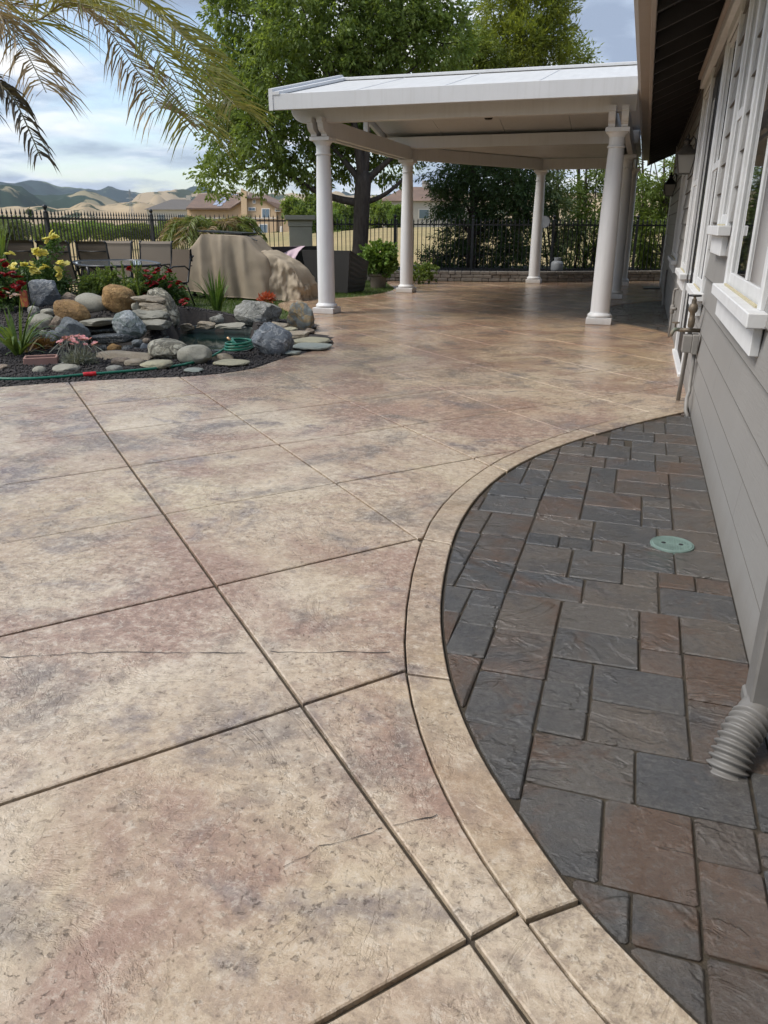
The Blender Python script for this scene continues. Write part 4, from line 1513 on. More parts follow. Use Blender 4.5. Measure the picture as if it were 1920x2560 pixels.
# ------------------------------------------------------------------ the broad tree behind the grill
TY = 19.2
tb_ = Vector((-6.86, TY, -.05))
tree = thing('broadleaf_tree', 'large spreading leafy tree with forked dark trunk left of the patio cover', 'tree', tuple(tb_))
inv = Matrix.Translation(-tb_)
rnd = random.Random(21)
LB = [(545, 440, 55, 55, 19.2), (560, 350, 65, 75, 18.8), (575, 250, 80, 85, 18.9), (590, 150, 85, 90, 19.3), (600, 40, 100, 95, 19.4), (600, -60, 110, 80, 19.4), (660, 420, 75, 60, 18.6), (660, 310, 90, 90, 18.3), (690, 190, 105, 95, 18.4), (720, 70, 110, 100, 18.5), (740, -50, 110, 90, 18.8), (740, 390, 70, 70, 18.9), (760, 270, 95, 90, 18.7), (830, 150, 110, 95, 18.9), (850, 30, 115, 100, 19.0), (880, -80, 110, 80, 19.2), (840, 330, 80, 70, 19.5), (930, 110, 100, 95, 19.3), (960, 0, 110, 95, 19.4), (930, 250, 90, 80, 19.8), (1030, 90, 95, 85, 19.6), (1060, -10, 95, 85, 19.7), (1110, 110, 85, 75, 19.9), (1120, 20, 55, 60, 19.9), (880, 400, 60, 55, 19.8), (960, 420, 55, 45, 19.9), (1000, 330, 85, 70, 20.2), (790, 430, 60, 45, 19.6), (620, 250, 85, 95, 20.3), (760, 160, 120, 120, 20.8), (880, 250, 120, 90, 21.0), (960, 120, 120, 110, 21.2)]
lobes = [lobe_px(*b[:5]) for b in LB]
tm = MB()
fork = PY(905, 500, TY)
fork2 = PY(908, 455, TY)
tm.tube([tb_ + Vector((0, 0, -.1)), tb_ + Vector((.0, 0, .12)), tb_.lerp(fork, .45), fork, fork2, fork2 + Vector((.02, 0, .25))], [.33, .235, .195, .20, .20, .12], 14)
ENDS = [(700, 420, 18.9, .105, .05), (822, 360, 19.2, .09, .05), (884, 300, 19.0, .125, .07), (922, 300, 19.3, .13, .07), (992, 385, 19.4, .095, .05), (1015, 440, 19.6, .075, .035)]
for (px, py, Y, r0, r1) in ENDS:
    s0 = fork2 if py < 400 else fork
    e = PY(px, py, Y)
    d0 = (e - s0)
    mid = s0 + Vector((d0.x * .5, d0.y * .5, d0.z * (.22 if py > 400 else .5)))
    tm.tube(spl([s0 - Vector((0, 0, .06)), mid, e]), [r0 + (r1 - r0) * k / 12 for k in range(13)], 10)
for (c, r) in lobes:
    s = min([PY(q[0], q[1], q[2]) for q in ENDS], key=lambda q: (q - Vector(c)).length)
    limb(tm, s, c, .045, .012, rnd, .12, 5, 5)
    for _ in range(5):
        d = Vector((rnd.gauss(0, 1), rnd.gauss(0, 1), rnd.gauss(0, .8))).normalized()
        limb(tm, c, Vector(c) + Vector((d.x * r[0], d.y * r[1], d.z * r[2])) * .85, .014, .004, rnd, .1, 3, 4)
o = tm.build('trunk', M_BARK, tree, True)
o.matrix_parent_inverse = inv
P, D = crown_points(lobes, 235, npr, .5, (.15, 15))
o = link('crown', leaf_mesh('crown', P, D, .125, .027, M_LEAF, npr, .22), tree)
o.matrix_parent_inverse = inv
print('broad tree leaves', len(P))


def tree_simple(name, label, base, trunk_top, lobes, mat, bark, seed, per, clump, L, W, r0, droop=.3, shell=.4, group=None, limbs=True):
    root = thing(name, label, 'tree', tuple(base), 0, group)
    iv = Matrix.Translation(-Vector(base))
    rd = random.Random(seed)
    tmb = MB()
    pts = limb(tmb, base, trunk_top, r0, r0 * .45, rd, .03, 6, 8)
    if limbs:
        for (c, r) in lobes:
            h = max(1, min(6, int(6 * (c[2] - base[2]) / max(.1, trunk_top[2] - base[2]) * .7)))
            limb(tmb, pts[h], c, r0 * .3, r0 * .08, rd, .12, 4, 5)
    oo = tmb.build('trunk', bark, root, True)
    oo.matrix_parent_inverse = iv
    nr = np.random.default_rng(seed)
    P_, D_ = crown_points(lobes, per, nr, shell, clump)
    oo = link('crown', leaf_mesh('crown', P_, D_, L, W, mat, nr, droop), root)
    oo.matrix_parent_inverse = iv
    return root


# tall juniper-like tree above the cover roof, dark tree behind the columns, thin trees on the right
cy = 23.4
lb = [lobe_px(*b) for b in ((1290, -60, 95, 80, cy), (1250, 30, 70, 75, cy), (1340, 30, 85, 85, cy), (1310, 100, 75, 70, cy - .5), (1390, 90, 60, 70, cy), (1395, -30, 60, 60, cy), (1240, 120, 70, 65, cy - .3), (1370, 150, 65, 50, cy), (1290, 200, 80, 60, cy), (1230, 230, 70, 60, cy), (1370, 240, 80, 60, cy))]
tree_simple('juniper_tree', 'tall yellow-green feathery tree rising above the patio cover ridge', G(1300, 655), PY(1300, 10, cy), lb, M_CONIF, M_BARK2, 31, 300, (.17, 16), .15, .017, .2, -.25, .35)
lb = [lobe_px(*b) for b in ((1180, 110, 55, 50, 22.2), (1130, 150, 60, 45, 22.0), (1220, 150, 60, 45, 22.3), (1170, 210, 80, 60, 22.2))]
tree_simple('lime_tree', 'bright yellow-green leafy crown showing just above the cover roof', PY(1180, 660, 22.4), PY(1180, 200, 22.3), lb, M_LEAFY, M_BARK2, 37, 420, (.18, 13), .14, .022, .09, .5)
lb = [lobe_px(*b) for b in ((1440, 130, 28, 35, 25), (1470, 150, 28, 26, 25), (1415, 165, 30, 26, 25), (1450, 200, 45, 40, 25))]
tree_simple('slender_tree', 'small airy treetop peeking over the right end of the cover roof', PY(1445, 650, 25.3), PY(1445, 180, 25), lb, M_LEAFY, M_BARK2, 38, 330, (.17, 11), .15, .02, .07, .2)
cy = 21.6
lb = [lobe_px(*b) for b in ((1130, 440, 75, 50, cy), (1200, 440, 85, 60, cy + .2), (1280, 450, 75, 60, cy), (1110, 510, 45, 45, cy), (1180, 520, 80, 50, cy), (1260, 540, 75, 60, cy + .3), (1320, 500, 60, 70, cy), (1150, 600, 60, 50, cy + .4), (1090, 645, 45, 30, cy), (1220, 620, 75, 55, cy + .4), (1290, 630, 65, 50, cy), (1130, 670, 60, 22, cy), (1240, 380, 110, 50, cy + .5))]
tree_simple('dark_evergreen', 'dense dark evergreen tree behind the fence between the middle columns', PY(1178, 690, cy), PY(1185, 400, cy), lb, M_LEAFD, M_BARK, 33, 560, (.14, 14), .11, .016, .16, .3, .3)
rnd = random.Random(8)
k = 0
THIN = [(1390, 22.3, 'thin many-stemmed tree right of the third back column', M_OLIVE), (1462, 22.9, 'slim leafy tree hidden partly by the near right column', M_LEAF), (1600, 23.2, 'bright leafy tree in the gap between cover and house wall', M_LEAFY), (1655, 22.6, 'leafy tree nearest the far corner of the house', M_LEAF)]
for (px, Y, lab, mt) in THIN:
    lb = []
    for j in range(13):
        lb.append(lobe_px(px + rnd.uniform(-60, 60), 390 + 22 * j + rnd.uniform(-12, 12), rnd.uniform(26, 48), rnd.uniform(24, 40), Y + rnd.uniform(-.4, .4)))
    r = tree_simple('thin_tree', lab, PY(px, 690, Y), PY(px + 6, 380, Y), lb, mt, M_BARK2, 50 + k, 270, (.16, 11), .13, .02, .055, .35, .2, 'thin trees along the back fence')
    st = MB()
    for j in range(4):
        a = PY(px + rnd.uniform(-35, 35), 692, Y + rnd.uniform(-.3, .3))
        limb(st, a, PY(px + rnd.uniform(-70, 70), rnd.uniform(360, 430), Y + rnd.uniform(-.3, .3)), .032, .012, rnd, .06, 6, 5)
    oo = st.build('stem', M_BARK2, r, True)
    oo.matrix_parent_inverse = Matrix.Translation(-r.location)
    k += 1

# ------------------------------------------------------------------ shrubs and trees beyond the fences
def far_bush(name, label, px, pbot, ptop, wpx, depth, mat, seed, cat='shrub', n=900, group='hedge plants beyond the left fence'):
    base = AT(px, pbot, depth)
    kk = depth / FPX
    h, w = (pbot - ptop) * kk, wpx * kk
    rd = random.Random(seed)
    root = thing(name, label, cat, tuple(base), 0, group)
    lbs = []
    for j in range(9):
        lbs.append(((rd.uniform(-.36, .36) * w, rd.uniform(-.3, .3) * w, h * rd.uniform(.25, .82)), (w * rd.uniform(.16, .28), w * rd.uniform(.16, .28), h * rd.uniform(.14, .24))))
    nr = np.random.default_rng(seed)
    tot = sum((r[0] * r[1] + r[1] * r[2] + r[0] * r[2]) / 3 for _, r in lbs)
    P_, D_ = crown_points(lbs, n / tot, nr, .3, (h * .045, 7))
    link('foliage', leaf_mesh('foliage', P_, D_, h * .065, h * .018, mat, nr, .1), root)
    st = MB()
    for j in range(3):
        limb(st, (rd.uniform(-.1, .1) * w, 0, -.2), (rd.uniform(-.25, .25) * w, 0, h * .6), h * .02, h * .006, rd, .08, 4, 5)
    st.build('stem', M_BARK2, root, True)
    return root


HB = [(-70, 625, 545, 190, 30, M_OLIVE, 'grey-green bush beyond the fence at the left picture edge'), (45, 622, 547, 190, 33, M_OLIVE, 'grey-green bush behind the two leftmost sling chairs'), (140, 616, 550, 150, 40, M_LEAF, 'dark bush beyond the first ball-topped fence post'),
      (215, 610, 554, 140, 48, M_HEDGE, 'mid-green bush beyond the fence right of the dark bush'), (275, 606, 558, 120, 60, M_LEAF, 'leafy bush beyond the fence behind the third chair'), (330, 604, 562, 130, 62, M_LEAFY, 'bright vine-like hedge beyond the fence behind the table'), (388, 604, 560, 120, 64, M_LEAFY, 'bright hedge bush beside the second ball-topped post'), (440, 604, 552, 110, 60, M_LEAF, 'rounded bush beyond the fence left of the small palm'),
      (500, 606, 554, 110, 56, M_HEDGE, 'bush beyond the fence behind the small palm')]
for i, b in enumerate(HB):
    far_bush('hedge_bush', b[6], b[0], b[1], b[2], b[3], b[4], b[5], 100 + i, n=2600)
far_bush('round_shrub', 'round dark shrub on the lawn of the peach house', 688, 597, 578, 34, 125, M_LEAFD, 121, n=500, group=None)
FT = [(762, 600, 486, 80, 95, M_LEAF, 'leafy tree behind the stucco pillar right of the peach house'), (836, 598, 520, 70, 100, M_HEDGE, 'round tree across the field just left of the tree trunk'), (880, 600, 505, 90, 105, M_LEAF, 'tree across the field behind the forked trunk'), (955, 600, 500, 80, 100, M_LEAF, 'tall tree across the field right of the forked trunk'), (1000, 600, 515, 50, 98, M_HEDGE, 'small tree across the field touching the second column')]
for i, b in enumerate(FT):
    far_bush('field_tree', b[6], b[0], b[1], b[2], b[3], b[4], b[5], 140 + i, 'tree', 1500, 'trees across the field')
for i, (px, lab) in enumerate(((850, 'low bush at the field edge left of the forked trunk'), (945, 'low bush at the field edge right of the forked trunk'), (905, 'low dark bush at the field edge behind the forked trunk'))):
    far_bush('low_bush', lab, px, 600, 574, 60, 80, M_HEDGE if i < 2 else M_LEAFD, 170 + i, n=500, group='low bushes at the field edge')
# small conifer on the golden hills
far_bush('lone_conifer', 'lone dark conifer seen above the fence spikes near the left edge', 82, 552, 520, 22, 140, M_LEAFD, 180, 'tree', 500, None)


# ------------------------------------------------------------------ palms
def frond(mb_leaf, mb_stem, pts, n, L, w, rng_, hang=.6, both=True, taper=.35, twist=0.0, view=None):
    pts = [Vector(p) for p in pts]
    # resample a Catmull-like curve
    seg = []
    m = len(pts)
    for i in range(m - 1):
        p0, p1, p2, p3 = pts[max(i - 1, 0)], pts[i], pts[i + 1], pts[min(i + 2, m - 1)]
        for k in range(12):
            t = k / 12
            seg.append(.5 * ((2 * p1) + (-p0 + p2) * t + (2 * p0 - 5 * p1 + 4 * p2 - p3) * t * t + (-p0 + 3 * p1 - 3 * p2 + p3) * t ** 3))
    seg.append(pts[-1])
    rs = [w * .9 * (1 - .8 * i / (len(seg) - 1)) + .002 for i in range(len(seg))]
    mb_stem.tube(seg, rs, 6)
    V, F = mb_leaf
    for i in range(n):
        t = i / n
        f = t * (len(seg) - 2)
        k = int(f)
        p = seg[k].lerp(seg[k + 1], f - k)
        d = (seg[min(k + 2, len(seg) - 1)] - seg[max(k - 1, 0)]).normalized()
        side = d.cross(Vector((0, 0, 1)))
        if side.length < .1:
            side = d.cross(Vector((1, 0, 0)))
        side.normalize()
        upv = side.cross(d)
        ll = L * (1 - taper * t) * (.55 + .45 * min(1, t * 6)) * rng_.uniform(.8, 1.1)
        for s in ((-1, 1) if both else (1,)):
            q = d * rng_.uniform(.55, .85) + side * s * rng_.uniform(.6, .95) + upv * rng_.uniform(-.1, .45)
            q.normalize()
            q2 = (q + Vector((0, 0, -hang * rng_.uniform(.6, 1.3)))).normalized()
            q3 = (q2 + Vector((0, 0, -hang * rng_.uniform(.5, 1.2)))).normalized()
            a = p
            b = p + q * ll * .35
            c = b + q2 * ll * .35
            e = c + q3 * ll * .30
            nrm = q.cross(Vector((rng_.uniform(-1, 1), rng_.uniform(-1, 1), rng_.uniform(-.3, 1))))
            nrm.normalize()
            ww = w * rng_.uniform(.7, 1.1)
            o_ = len(V)
            V += [tuple(a - nrm * ww * .4), tuple(a + nrm * ww * .4), tuple(b - nrm * ww), tuple(b + nrm * ww), tuple(c - nrm * ww * .7), tuple(c + nrm * ww * .7), tuple(e)]
            F += [(o_, o_ + 1, o_ + 3, o_ + 2), (o_ + 2, o_ + 3, o_ + 5, o_ + 4), (o_ + 4, o_ + 5, o_ + 6, o_ + 6)]


def finish_leaves(mbl, name, mat, parent, iv):
    V, F = mbl
    m = MB()
    m.add(V, [f if f[2] != f[3] else f[:3] for f in F])
    oo = m.build(name, mat, parent)
    oo['kind'] = 'stuff'
    oo.matrix_parent_inverse = iv
    return oo


M_PALM = leafmat('palm_leaf', (.155, .175, .04), (.25, .22, .07), .35, .45, 1.6)
M_PALMG = leafmat('palm_leaf_green', (.065, .11, .028), (.12, .16, .045), .35, .45, 1.6)
M_PALMD = leafmat('palm_leaf_dry', (.21, .155, .085), (.27, .20, .11), .3, .6, 1.6)
M_PALMK = leafmat('palm_leaf_dead', (.06, .05, .03), (.09, .07, .045), .2, .6, 1.6)  # dark brown leaflets of the dead frond
M_PSTEM = plain('palm_stalk', (.16, .15, .06), .55, (.20, .16, .08), 4)
pb = Vector((-7.3, 6.2, -.1))
palm = thing('palm_tree', 'tall palm left of the picture hanging long feathery fronds into the sky', 'tree', tuple(pb))
iv = Matrix.Translation(-pb)
ptop = Vector((-7.3, 6.2, 4.6))
tk = MB()
n = 26
tk.tube([pb.lerp(ptop, k / n) for k in range(n + 1)], [.26 + .02 * ((k % 2) * 2 - 1) for k in range(n + 1)], 14)
o = tk.build('trunk', bark_material('palm_bark', (.10, .075, .05), (.16, .12, .08)), palm, True)
o.matrix_parent_inverse = iv
rp = random.Random(5)


def c1(x, y): return (x * .5787, y * .5787)


FR = [([(0, 30, 6.3), (300, 10, 6.2), (560, 100, 6.1), (740, 300, 6.0), (850, 560, 5.9)], 140, .76, .008, .36, M_PALM),
      ([(150, -90, 6.9), (480, -70, 6.8), (700, 80, 6.7), (830, 200, 6.6), (920, 350, 6.5), (1030, 470, 6.4)], 150, .60, .009, .30, M_PALM),
      ([(-260, -60, 5.7), (-60, 20, 5.7), (80, 170, 5.7), (200, 400, 5.6)], 100, .62, .008, .5, M_PALMD),
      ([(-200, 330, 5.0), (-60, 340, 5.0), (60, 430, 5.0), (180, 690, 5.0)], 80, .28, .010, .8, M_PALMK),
      ([(-100, -40, 6.6), (200, -30, 6.5), (420, 80, 6.4), (590, 300, 6.3), (700, 480, 6.2)], 130, .75, .008, .5, M_PALMD)]
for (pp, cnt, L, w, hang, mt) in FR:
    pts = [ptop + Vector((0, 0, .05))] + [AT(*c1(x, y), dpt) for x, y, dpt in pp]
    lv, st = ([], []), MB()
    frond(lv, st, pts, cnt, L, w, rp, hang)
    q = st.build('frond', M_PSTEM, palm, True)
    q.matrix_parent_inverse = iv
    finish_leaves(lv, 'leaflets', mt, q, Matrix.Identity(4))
for k in range(9):                                  # the rest of the head, outside the picture
    a = math.pi * (.55 + .14 * k) + (0 if k < 5 else .35)
    e = Vector((math.cos(a + .5), math.sin(a + .5), 0))
    if e.x > .2 or (e.y > .3):
        e = Vector((-abs(e.x) - .3, e.y * .4 - .3, 0)).normalized()
        e.rotate(Matrix.Rotation(.25 * k, 3, 'Z'))
        if e.x > 0:
            e.x = -e.x
    pts = [ptop, ptop + e * .9 + Vector((0, 0, .8)), ptop + e * 2.0 + Vector((0, 0, .6)), ptop + e * 2.9 + Vector((0, 0, -.4))]
    lv, st = ([], []), MB()
    frond(lv, st, pts, 60, .6, .011, rp, .45)
    q = st.build('frond', M_PSTEM, palm, True)
    q.matrix_parent_inverse = iv
    finish_leaves(lv, 'leaflets', M_PALMG, q, Matrix.Identity(4))

sp = PY(*g3(390, 700), 15.4)
sp.z = -.03
sp_ = thing('small_palm', 'small bushy palm growing behind the covered grill', 'tree', tuple(sp))
M_PALMS = leafmat('small_palm_leaf', (.11, .15, .035), (.18, .20, .055), .35, .45, 1.6)
hz_ = .95
tk = MB()
tk.tube([(0, 0, -.1), (0, 0, .5), (0, 0, hz_)], [.16, .14, .10], 10)
tk.build('trunk', M_BARK2, sp_, True)
rp = random.Random(15)
for k in range(44):
    a = k * 2.4
    up = rp.uniform(.25, 1.0)
    e = Vector((math.cos(a), math.sin(a), 0))
    R_ = rp.uniform(.75, 1.15)
    pts = [Vector((0, 0, hz_)), Vector((0, 0, hz_)) + e * R_ * .4 + Vector((0, 0, .42 * up)), Vector((0, 0, hz_)) + e * R_ * .75 + Vector((0, 0, .46 * up)), Vector((0, 0, hz_)) + e * R_ * 1.0 + Vector((0, 0, .34 * up - .25))]
    lv, st = ([], []), MB()
    frond(lv, st, pts, 60, .38, .013, rp, .4)
    q = st.build('frond', M_PSTEM, sp_, True)
    finish_leaves(lv, 'leaflets', M_PALMS if k % 5 else M_PALMD, q, Matrix.Identity(4))

# ------------------------------------------------------------------ planting bed, pond and rock pile
def bed_z(x, y):
    # the mound under the rock pile, highest behind the waterfall
    dx, dy = (x + 6.9) / 1.9, (y - 8.9) / 1.35
    m = math.exp(-(dx * dx + dy * dy)) * .36
    bx, by = (x + 5.95) / .75, (y - 7.55) / .50
    m -= .26 * math.exp(-(bx * bx + by * by) ** 2)
    return -.012 + m + .012 * mnoise.noise((x * 2.3, y * 2.3, 1.0))


bed_poly = BED_EDGE[:] + [(-11, 2.6), (-11.2, 8.6), (-9.0, 9.3), (-7.2, 9.75), (-5.5, 10.05)]
bed_poly = bed_poly if area(bed_poly) > 0 else bed_poly[::-1]
POND = [G(*g3(x, y), -.05) for x, y in ((20, 1420), (-40, 1480), (30, 1545), (200, 1560), (480, 1545), (640, 1560), (720, 1520), (760, 1400), (720, 1335), (560, 1330), (300, 1330), (80, 1345))]
POND2 = [(p.x, p.y) for p in POND]


def inside(p, poly):
    c = False
    for i in range(len(poly)):
        a, b = poly[i - 1], poly[i]
        if (a[1] > p[1]) != (b[1] > p[1]) and p[0] < (b[0] - a[0]) * (p[1] - a[1]) / (b[1] - a[1]) + a[0]:
            c = not c
    return c


bm = bmesh.new()
STEP = .11
grid = {}
xs_ = np.arange(-11.3, -3.0, STEP)
ys_ = np.arange(2.6, 10.3, STEP)
outer = inset(bed_poly, -.02)
for i, x in enumerate(xs_):
    for j, y in enumerate(ys_):
        z = bed_z(x, y)
        if inside((x, y), POND2):
            z = -.30
        grid[i, j] = bm.verts.new((x, y, z))
for i in range(len(xs_) - 1):
    for j in range(len(ys_) - 1):
        if inside((xs_[i] + STEP / 2, ys_[j] + STEP / 2), outer):
            bm.faces.new((grid[i, j], grid[i + 1, j], grid[i + 1, j + 1], grid[i, j + 1]))
for v in [v for v in bm.verts if not v.link_faces]:
    bm.verts.remove(v)
me = bpy.data.meshes.new('planting_bed')
bm.to_mesh(me)
bm.free()
me.materials.append(M_SOIL)
me.polygons.foreach_set('use_smooth', [True] * len(me.polygons))
tag(link('planting_bed', me), kind='structure')
t = NT('pond_water')
t.set(color=(.012, .030, .026), rough=.05, spec=.6, normal=t.bump(t.noise(t.world, 14, 3, .5), .10, .01))
M_WATER = t.m
cpx = sum(p[0] for p in POND2) / len(POND2), sum(p[1] for p in POND2) / len(POND2)
wp = [(cpx[0] + (p[0] - cpx[0]) * 1.06, cpx[1] + (p[1] - cpx[1]) * 1.06) for p in POND2]
wp = wp if area(wp) > 0 else wp[::-1]
tag(MB().prism(wp, -.22, -.075).build('pond_water', M_WATER), kind='structure')
M_PONDW = plain('pond_concrete', (.12, .14, .135), .6, (.08, .095, .09), 4, .4, 30)
rim = MB()
pr = chaikin(POND2 + [POND2[0]], 2)
vs = []
for (x, y) in pr:
    dx, dy = x - cpx[0], y - cpx[1]
    L_ = math.hypot(dx, dy)
    vs += [(x - dx / L_ * .005, y - dy / L_ * .005, -.25), (x, y, .012), (x + dx / L_ * .10, y + dy / L_ * .10, .016)]
fs = []
for i in range(len(pr) - 1):
    fs += [(3 * i, 3 * i + 3, 3 * i + 4, 3 * i + 1), (3 * i + 1, 3 * i + 4, 3 * i + 5, 3 * i + 2)]
tag(rim.add(vs, fs).build('pond_basin', M_PONDW), kind='structure')


# ------------------------------------------------------------------ rocks
def rock_material(name, a, b, dark, vein=None, vamt=.5, vscale=5.0, rough=.75, bump=.5, bands=0.0):
    t = NT(name)
    v = t.scramble(t.obj, 9)
    c = t.mix(t.ramp(t.noise(v, 5, 6, .6, .4), [(.35, 0), (.65, 1)]), a, b)
    c = t.mix(t.ramp(t.noise(v, 11, 6, .65, .3, (3, 2, 1)), [(.50, 0), (.72, .75)]), c, dark)
    if bands:
        c = t.mix(t.math('MULTIPLY', t.ramp(t.wave(v, 7, 5, 4, 1.6, 'Z'), [(.3, 0), (.7, 1)]), bands), c, dark)
    if vein:
        e = t.math('ABSOLUTE', t.math('SUBTRACT', t.noise(v, vscale, 6, .6, 1.3, (7, 7, 7)), .5))
        c = t.mix(t.ramp(e, [(.012 * vamt, 1), (.07 * vamt, 0)]), c, vein)
    c = t.mix(t.ramp(t.noise(v, 60, 7, .75), [(.45, 0), (.62, .6)]), c, dark)
    c = t.mix(t.ramp(t.noise(v, 2.2, 6, .7, .5, (1, 6, 3)), [(.52, 0), (.70, .7)]), c, tuple(x * .55 for x in dark))
    h = t.math('ADD', t.noise(v, 9, 9, .70, .8), t.math('MULTIPLY', t.noise(v, 45, 8, .75), .5))
    fr_ = t.math('ABSOLUTE', t.math('SUBTRACT', t.noise(v, 3.2, 5, .6, 1.2, (5, 2, 8)), .5))
    h = t.math('ADD', h, t.math('MULTIPLY', t.ramp(fr_, [(0, 0), (.03, 1)]), .35))
    t.set(color=c, rough=rough, spec=.35, normal=t.bump(h, bump, .05))
    return t.m


RM = dict(
    grey=rock_material('grey_stone', (.16, .175, .175), (.22, .235, .23), (.10, .11, .11), (.27, .28, .27), .5),
    ochre=rock_material('ochre_stone', (.40, .235, .085), (.46, .30, .13), (.20, .115, .05), None, bump=.7, bands=.35),
    olive=rock_material('olive_stone', (.27, .26, .21), (.33, .315, .255), (.21, .20, .16), None, bump=.2),
    brown=rock_material('brown_stone', (.22, .17, .125), (.27, .21, .155), (.13, .10, .08), (.32, .27, .2), .4),
    marble=rock_material('marbled_stone', (.50, .47, .36), (.58, .56, .47), (.30, .27, .19), (.10, .095, .075), 1.3, 4.5, .7, .6),
    veined=rock_material('veined_stone', (.19, .225, .20), (.25, .28, .26), (.13, .155, .14), (.52, .54, .53), 1.1, 3.4),
    blue=rock_material('blue_grey_stone', (.15, .17, .19), (.21, .225, .24), (.085, .10, .115), (.36, .37, .37), .55, 5),
    rust=rock_material('rusty_blue_stone', (.16, .19, .19), (.23, .25, .24), (.12, .10, .07), (.30, .22, .11), 1.0, 4),
    pale=rock_material('pale_granite', (.30, .30, .265), (.38, .375, .33), (.16, .16, .14), (.46, .45, .41), .6, 6, .8, .9),
    slate=rock_material('wet_slate', (.06, .066, .066), (.10, .105, .10), (.03, .033, .033), (.2, .2, .19), .4, 5, .25, .6, .5),
    sand=rock_material('sandstone', (.30, .25, .18), (.35, .31, .24), (.21, .17, .12), None, bump=.4, bands=.25),
    flag=rock_material('flagstone', (.23, .26, .235), (.28, .295, .25), (.18, .20, .185), None, bump=.25),
    tan=rock_material('tan_flag', (.37, .34, .22), (.32, .30, .21), (.22, .21, .16), None, bump=.25))


def rock(name, label, crop, box, Y, mat, p=2.4, amp=.10, depth=.8, tilt=0.0, seed=0, flat=None, sub=4, cut=0, cat='rock', group='rocks around the pond', sink=0.0, yaw=0.0):
    """box: bounds of the stone in a close-up of the photo; Y: how far away it lies"""
    x0, y0, x1, y1 = box
    c = PY(*crop((x0 + x1) / 2, (y0 + y1) / 2), Y)
    k = depth_of(c) / FPX * .28933
    w, h = (x1 - x0) * k, (y1 - y0) * k
    dd = w * depth
    if flat:                                        # lies low: part of the seen height is its top face
        h = flat
    bm = bmesh.new()
    bmesh.ops.create_icosphere(bm, subdivisions=sub, radius=1)
    rd = random.Random(seed + 1000)
    planes = []
    for _ in range(cut + 2):
        n_ = Vector((rd.gauss(0, 1), rd.gauss(0, 1), rd.gauss(0, .7))).normalized()
        planes.append((n_, rd.uniform(.66, .88)))
    s = Vector((seed * 3.7, seed * 1.9, seed * .7))
    for v in bm.verts:
        d = v.co.normalized()
        r = (abs(d.x) ** p + abs(d.y) ** p + abs(d.z) ** p) ** (-1 / p)
        q = d * r
        for n_, o_ in planes:
            e = q.dot(n_) - o_
            if e > 0:
                q -= n_ * e * .92
        f = mnoise.fractal(q * 1.1 + s, .8, 2.0, 4) * amp * 1.6 + mnoise.noise(q * 3.3 + s) * amp * .45 + mnoise.fractal(q * 6.5 + s, .9, 2.1, 3) * amp * .34
        v.co = q * (1 + f)
    me = bpy.data.meshes.new(name)
    mx = [max(abs(v.co[i]) for v in bm.verts) for i in range(3)]
    rot = Matrix.Rotation(math.radians(tilt), 3, 'Y')
    for v in bm.verts:
        v.co = rot @ Vector((v.co.x / mx[0] * w / 2, v.co.y / mx[1] * dd / 2, v.co.z / mx[2] * h / 2))
    bm.to_mesh(me)
    bm.free()
    me.materials.append(RM[mat])
    me.polygons.foreach_set('use_smooth', [True] * len(me.polygons))
    me.set_sharp_from_angle(angle=math.radians(24))
    o = link(name, me)
    if flat:
        o.location = G(*crop((x0 + x1) / 2, (y0 + y1) / 2), flat * .5)
    else:
        o.location = (c.x, c.y, c.z - sink)
    o.rotation_euler = (0, 0, -YAW * 0 + yaw)
    return tag(o, label, cat, group)


# the rock pile, back to front
rock('boulder', 'blocky blue-grey boulder at the upper left of the rock pile', g2, (262, 968, 522, 1225), 8.5, 'blue', 4.5, .07, .8, 6, 1, cut=3)
rock('rock', 'mottled brown-grey rock wedged right of the blocky boulder', g2, (515, 1085, 700, 1215), 8.7, 'brown', 2.4, .10, .9, 25, 2)
rock('rock', 'smooth olive-grey oval rock on the pile left of the big ochre one', g2, (650, 1092, 962, 1260), 8.4, 'olive', 2.2, .03, .8, 14, 3)
rock('boulder', 'large rounded ochre boulder on top of the rock pile', g2, (890, 1012, 1160, 1252), 8.4, 'ochre', 2.6, .05, .9, 18, 4)
rock('boulder', 'ochre slanting boulder left of the olive oval rock', g2, (462, 1150, 782, 1360), 7.9, 'ochre', 2.5, .06, .8, 22, 5)
rock('boulder', 'upright pale wedge of rock behind the stacked slabs', g2, (1290, 1010, 1530, 1405), 8.75, 'marble', 2.4, .10, .55, -32, 6, cut=2)
rock('stone_slab', 'topmost reddish slab of the stack beside the waterfall', g2, (1150, 1100, 1435, 1188), 8.3, 'sand', 5, .10, .8, 0, 7, cut=3, group='slabs stacked at the waterfall')
rock('stone_slab', 'second slab down, rust-brown, in the waterfall stack', g2, (1205, 1163, 1455, 1235), 8.2, 'sand', 5, .10, .8, 2, 8, cut=3, group='slabs stacked at the waterfall')
rock('stone_slab', 'thick grey third slab of the waterfall stack', g2, (1160, 1225, 1470, 1322), 8.1, 'olive', 5, .10, .8, 2, 9, cut=3, group='slabs stacked at the waterfall')
rock('stone_slab', 'lowest overhanging slab of the waterfall stack', g2, (1200, 1305, 1490, 1395), 8.0, 'olive', 5, .08, .8, -4, 10, cut=3, group='slabs stacked at the waterfall')
rock('stone_slab', 'dark wet stones under the lowest overhanging slab', g2, (1270, 1385, 1440, 1500), 8.15, 'slate', 3, .1, .8, 0, 61, group='slabs stacked at the waterfall')
rock('rock', 'small grey pebble-like rock between ochre boulder and slab stack', g2, (1135, 1165, 1215, 1235), 8.2, 'olive', 2.3, .05, .9, 0, 11)
rock('boulder', 'grey-green boulder with white veins in the middle of the pile', g2, (962, 1248, 1265, 1478), 7.75, 'veined', 2.5, .11, .8, 35, 12, cut=3)
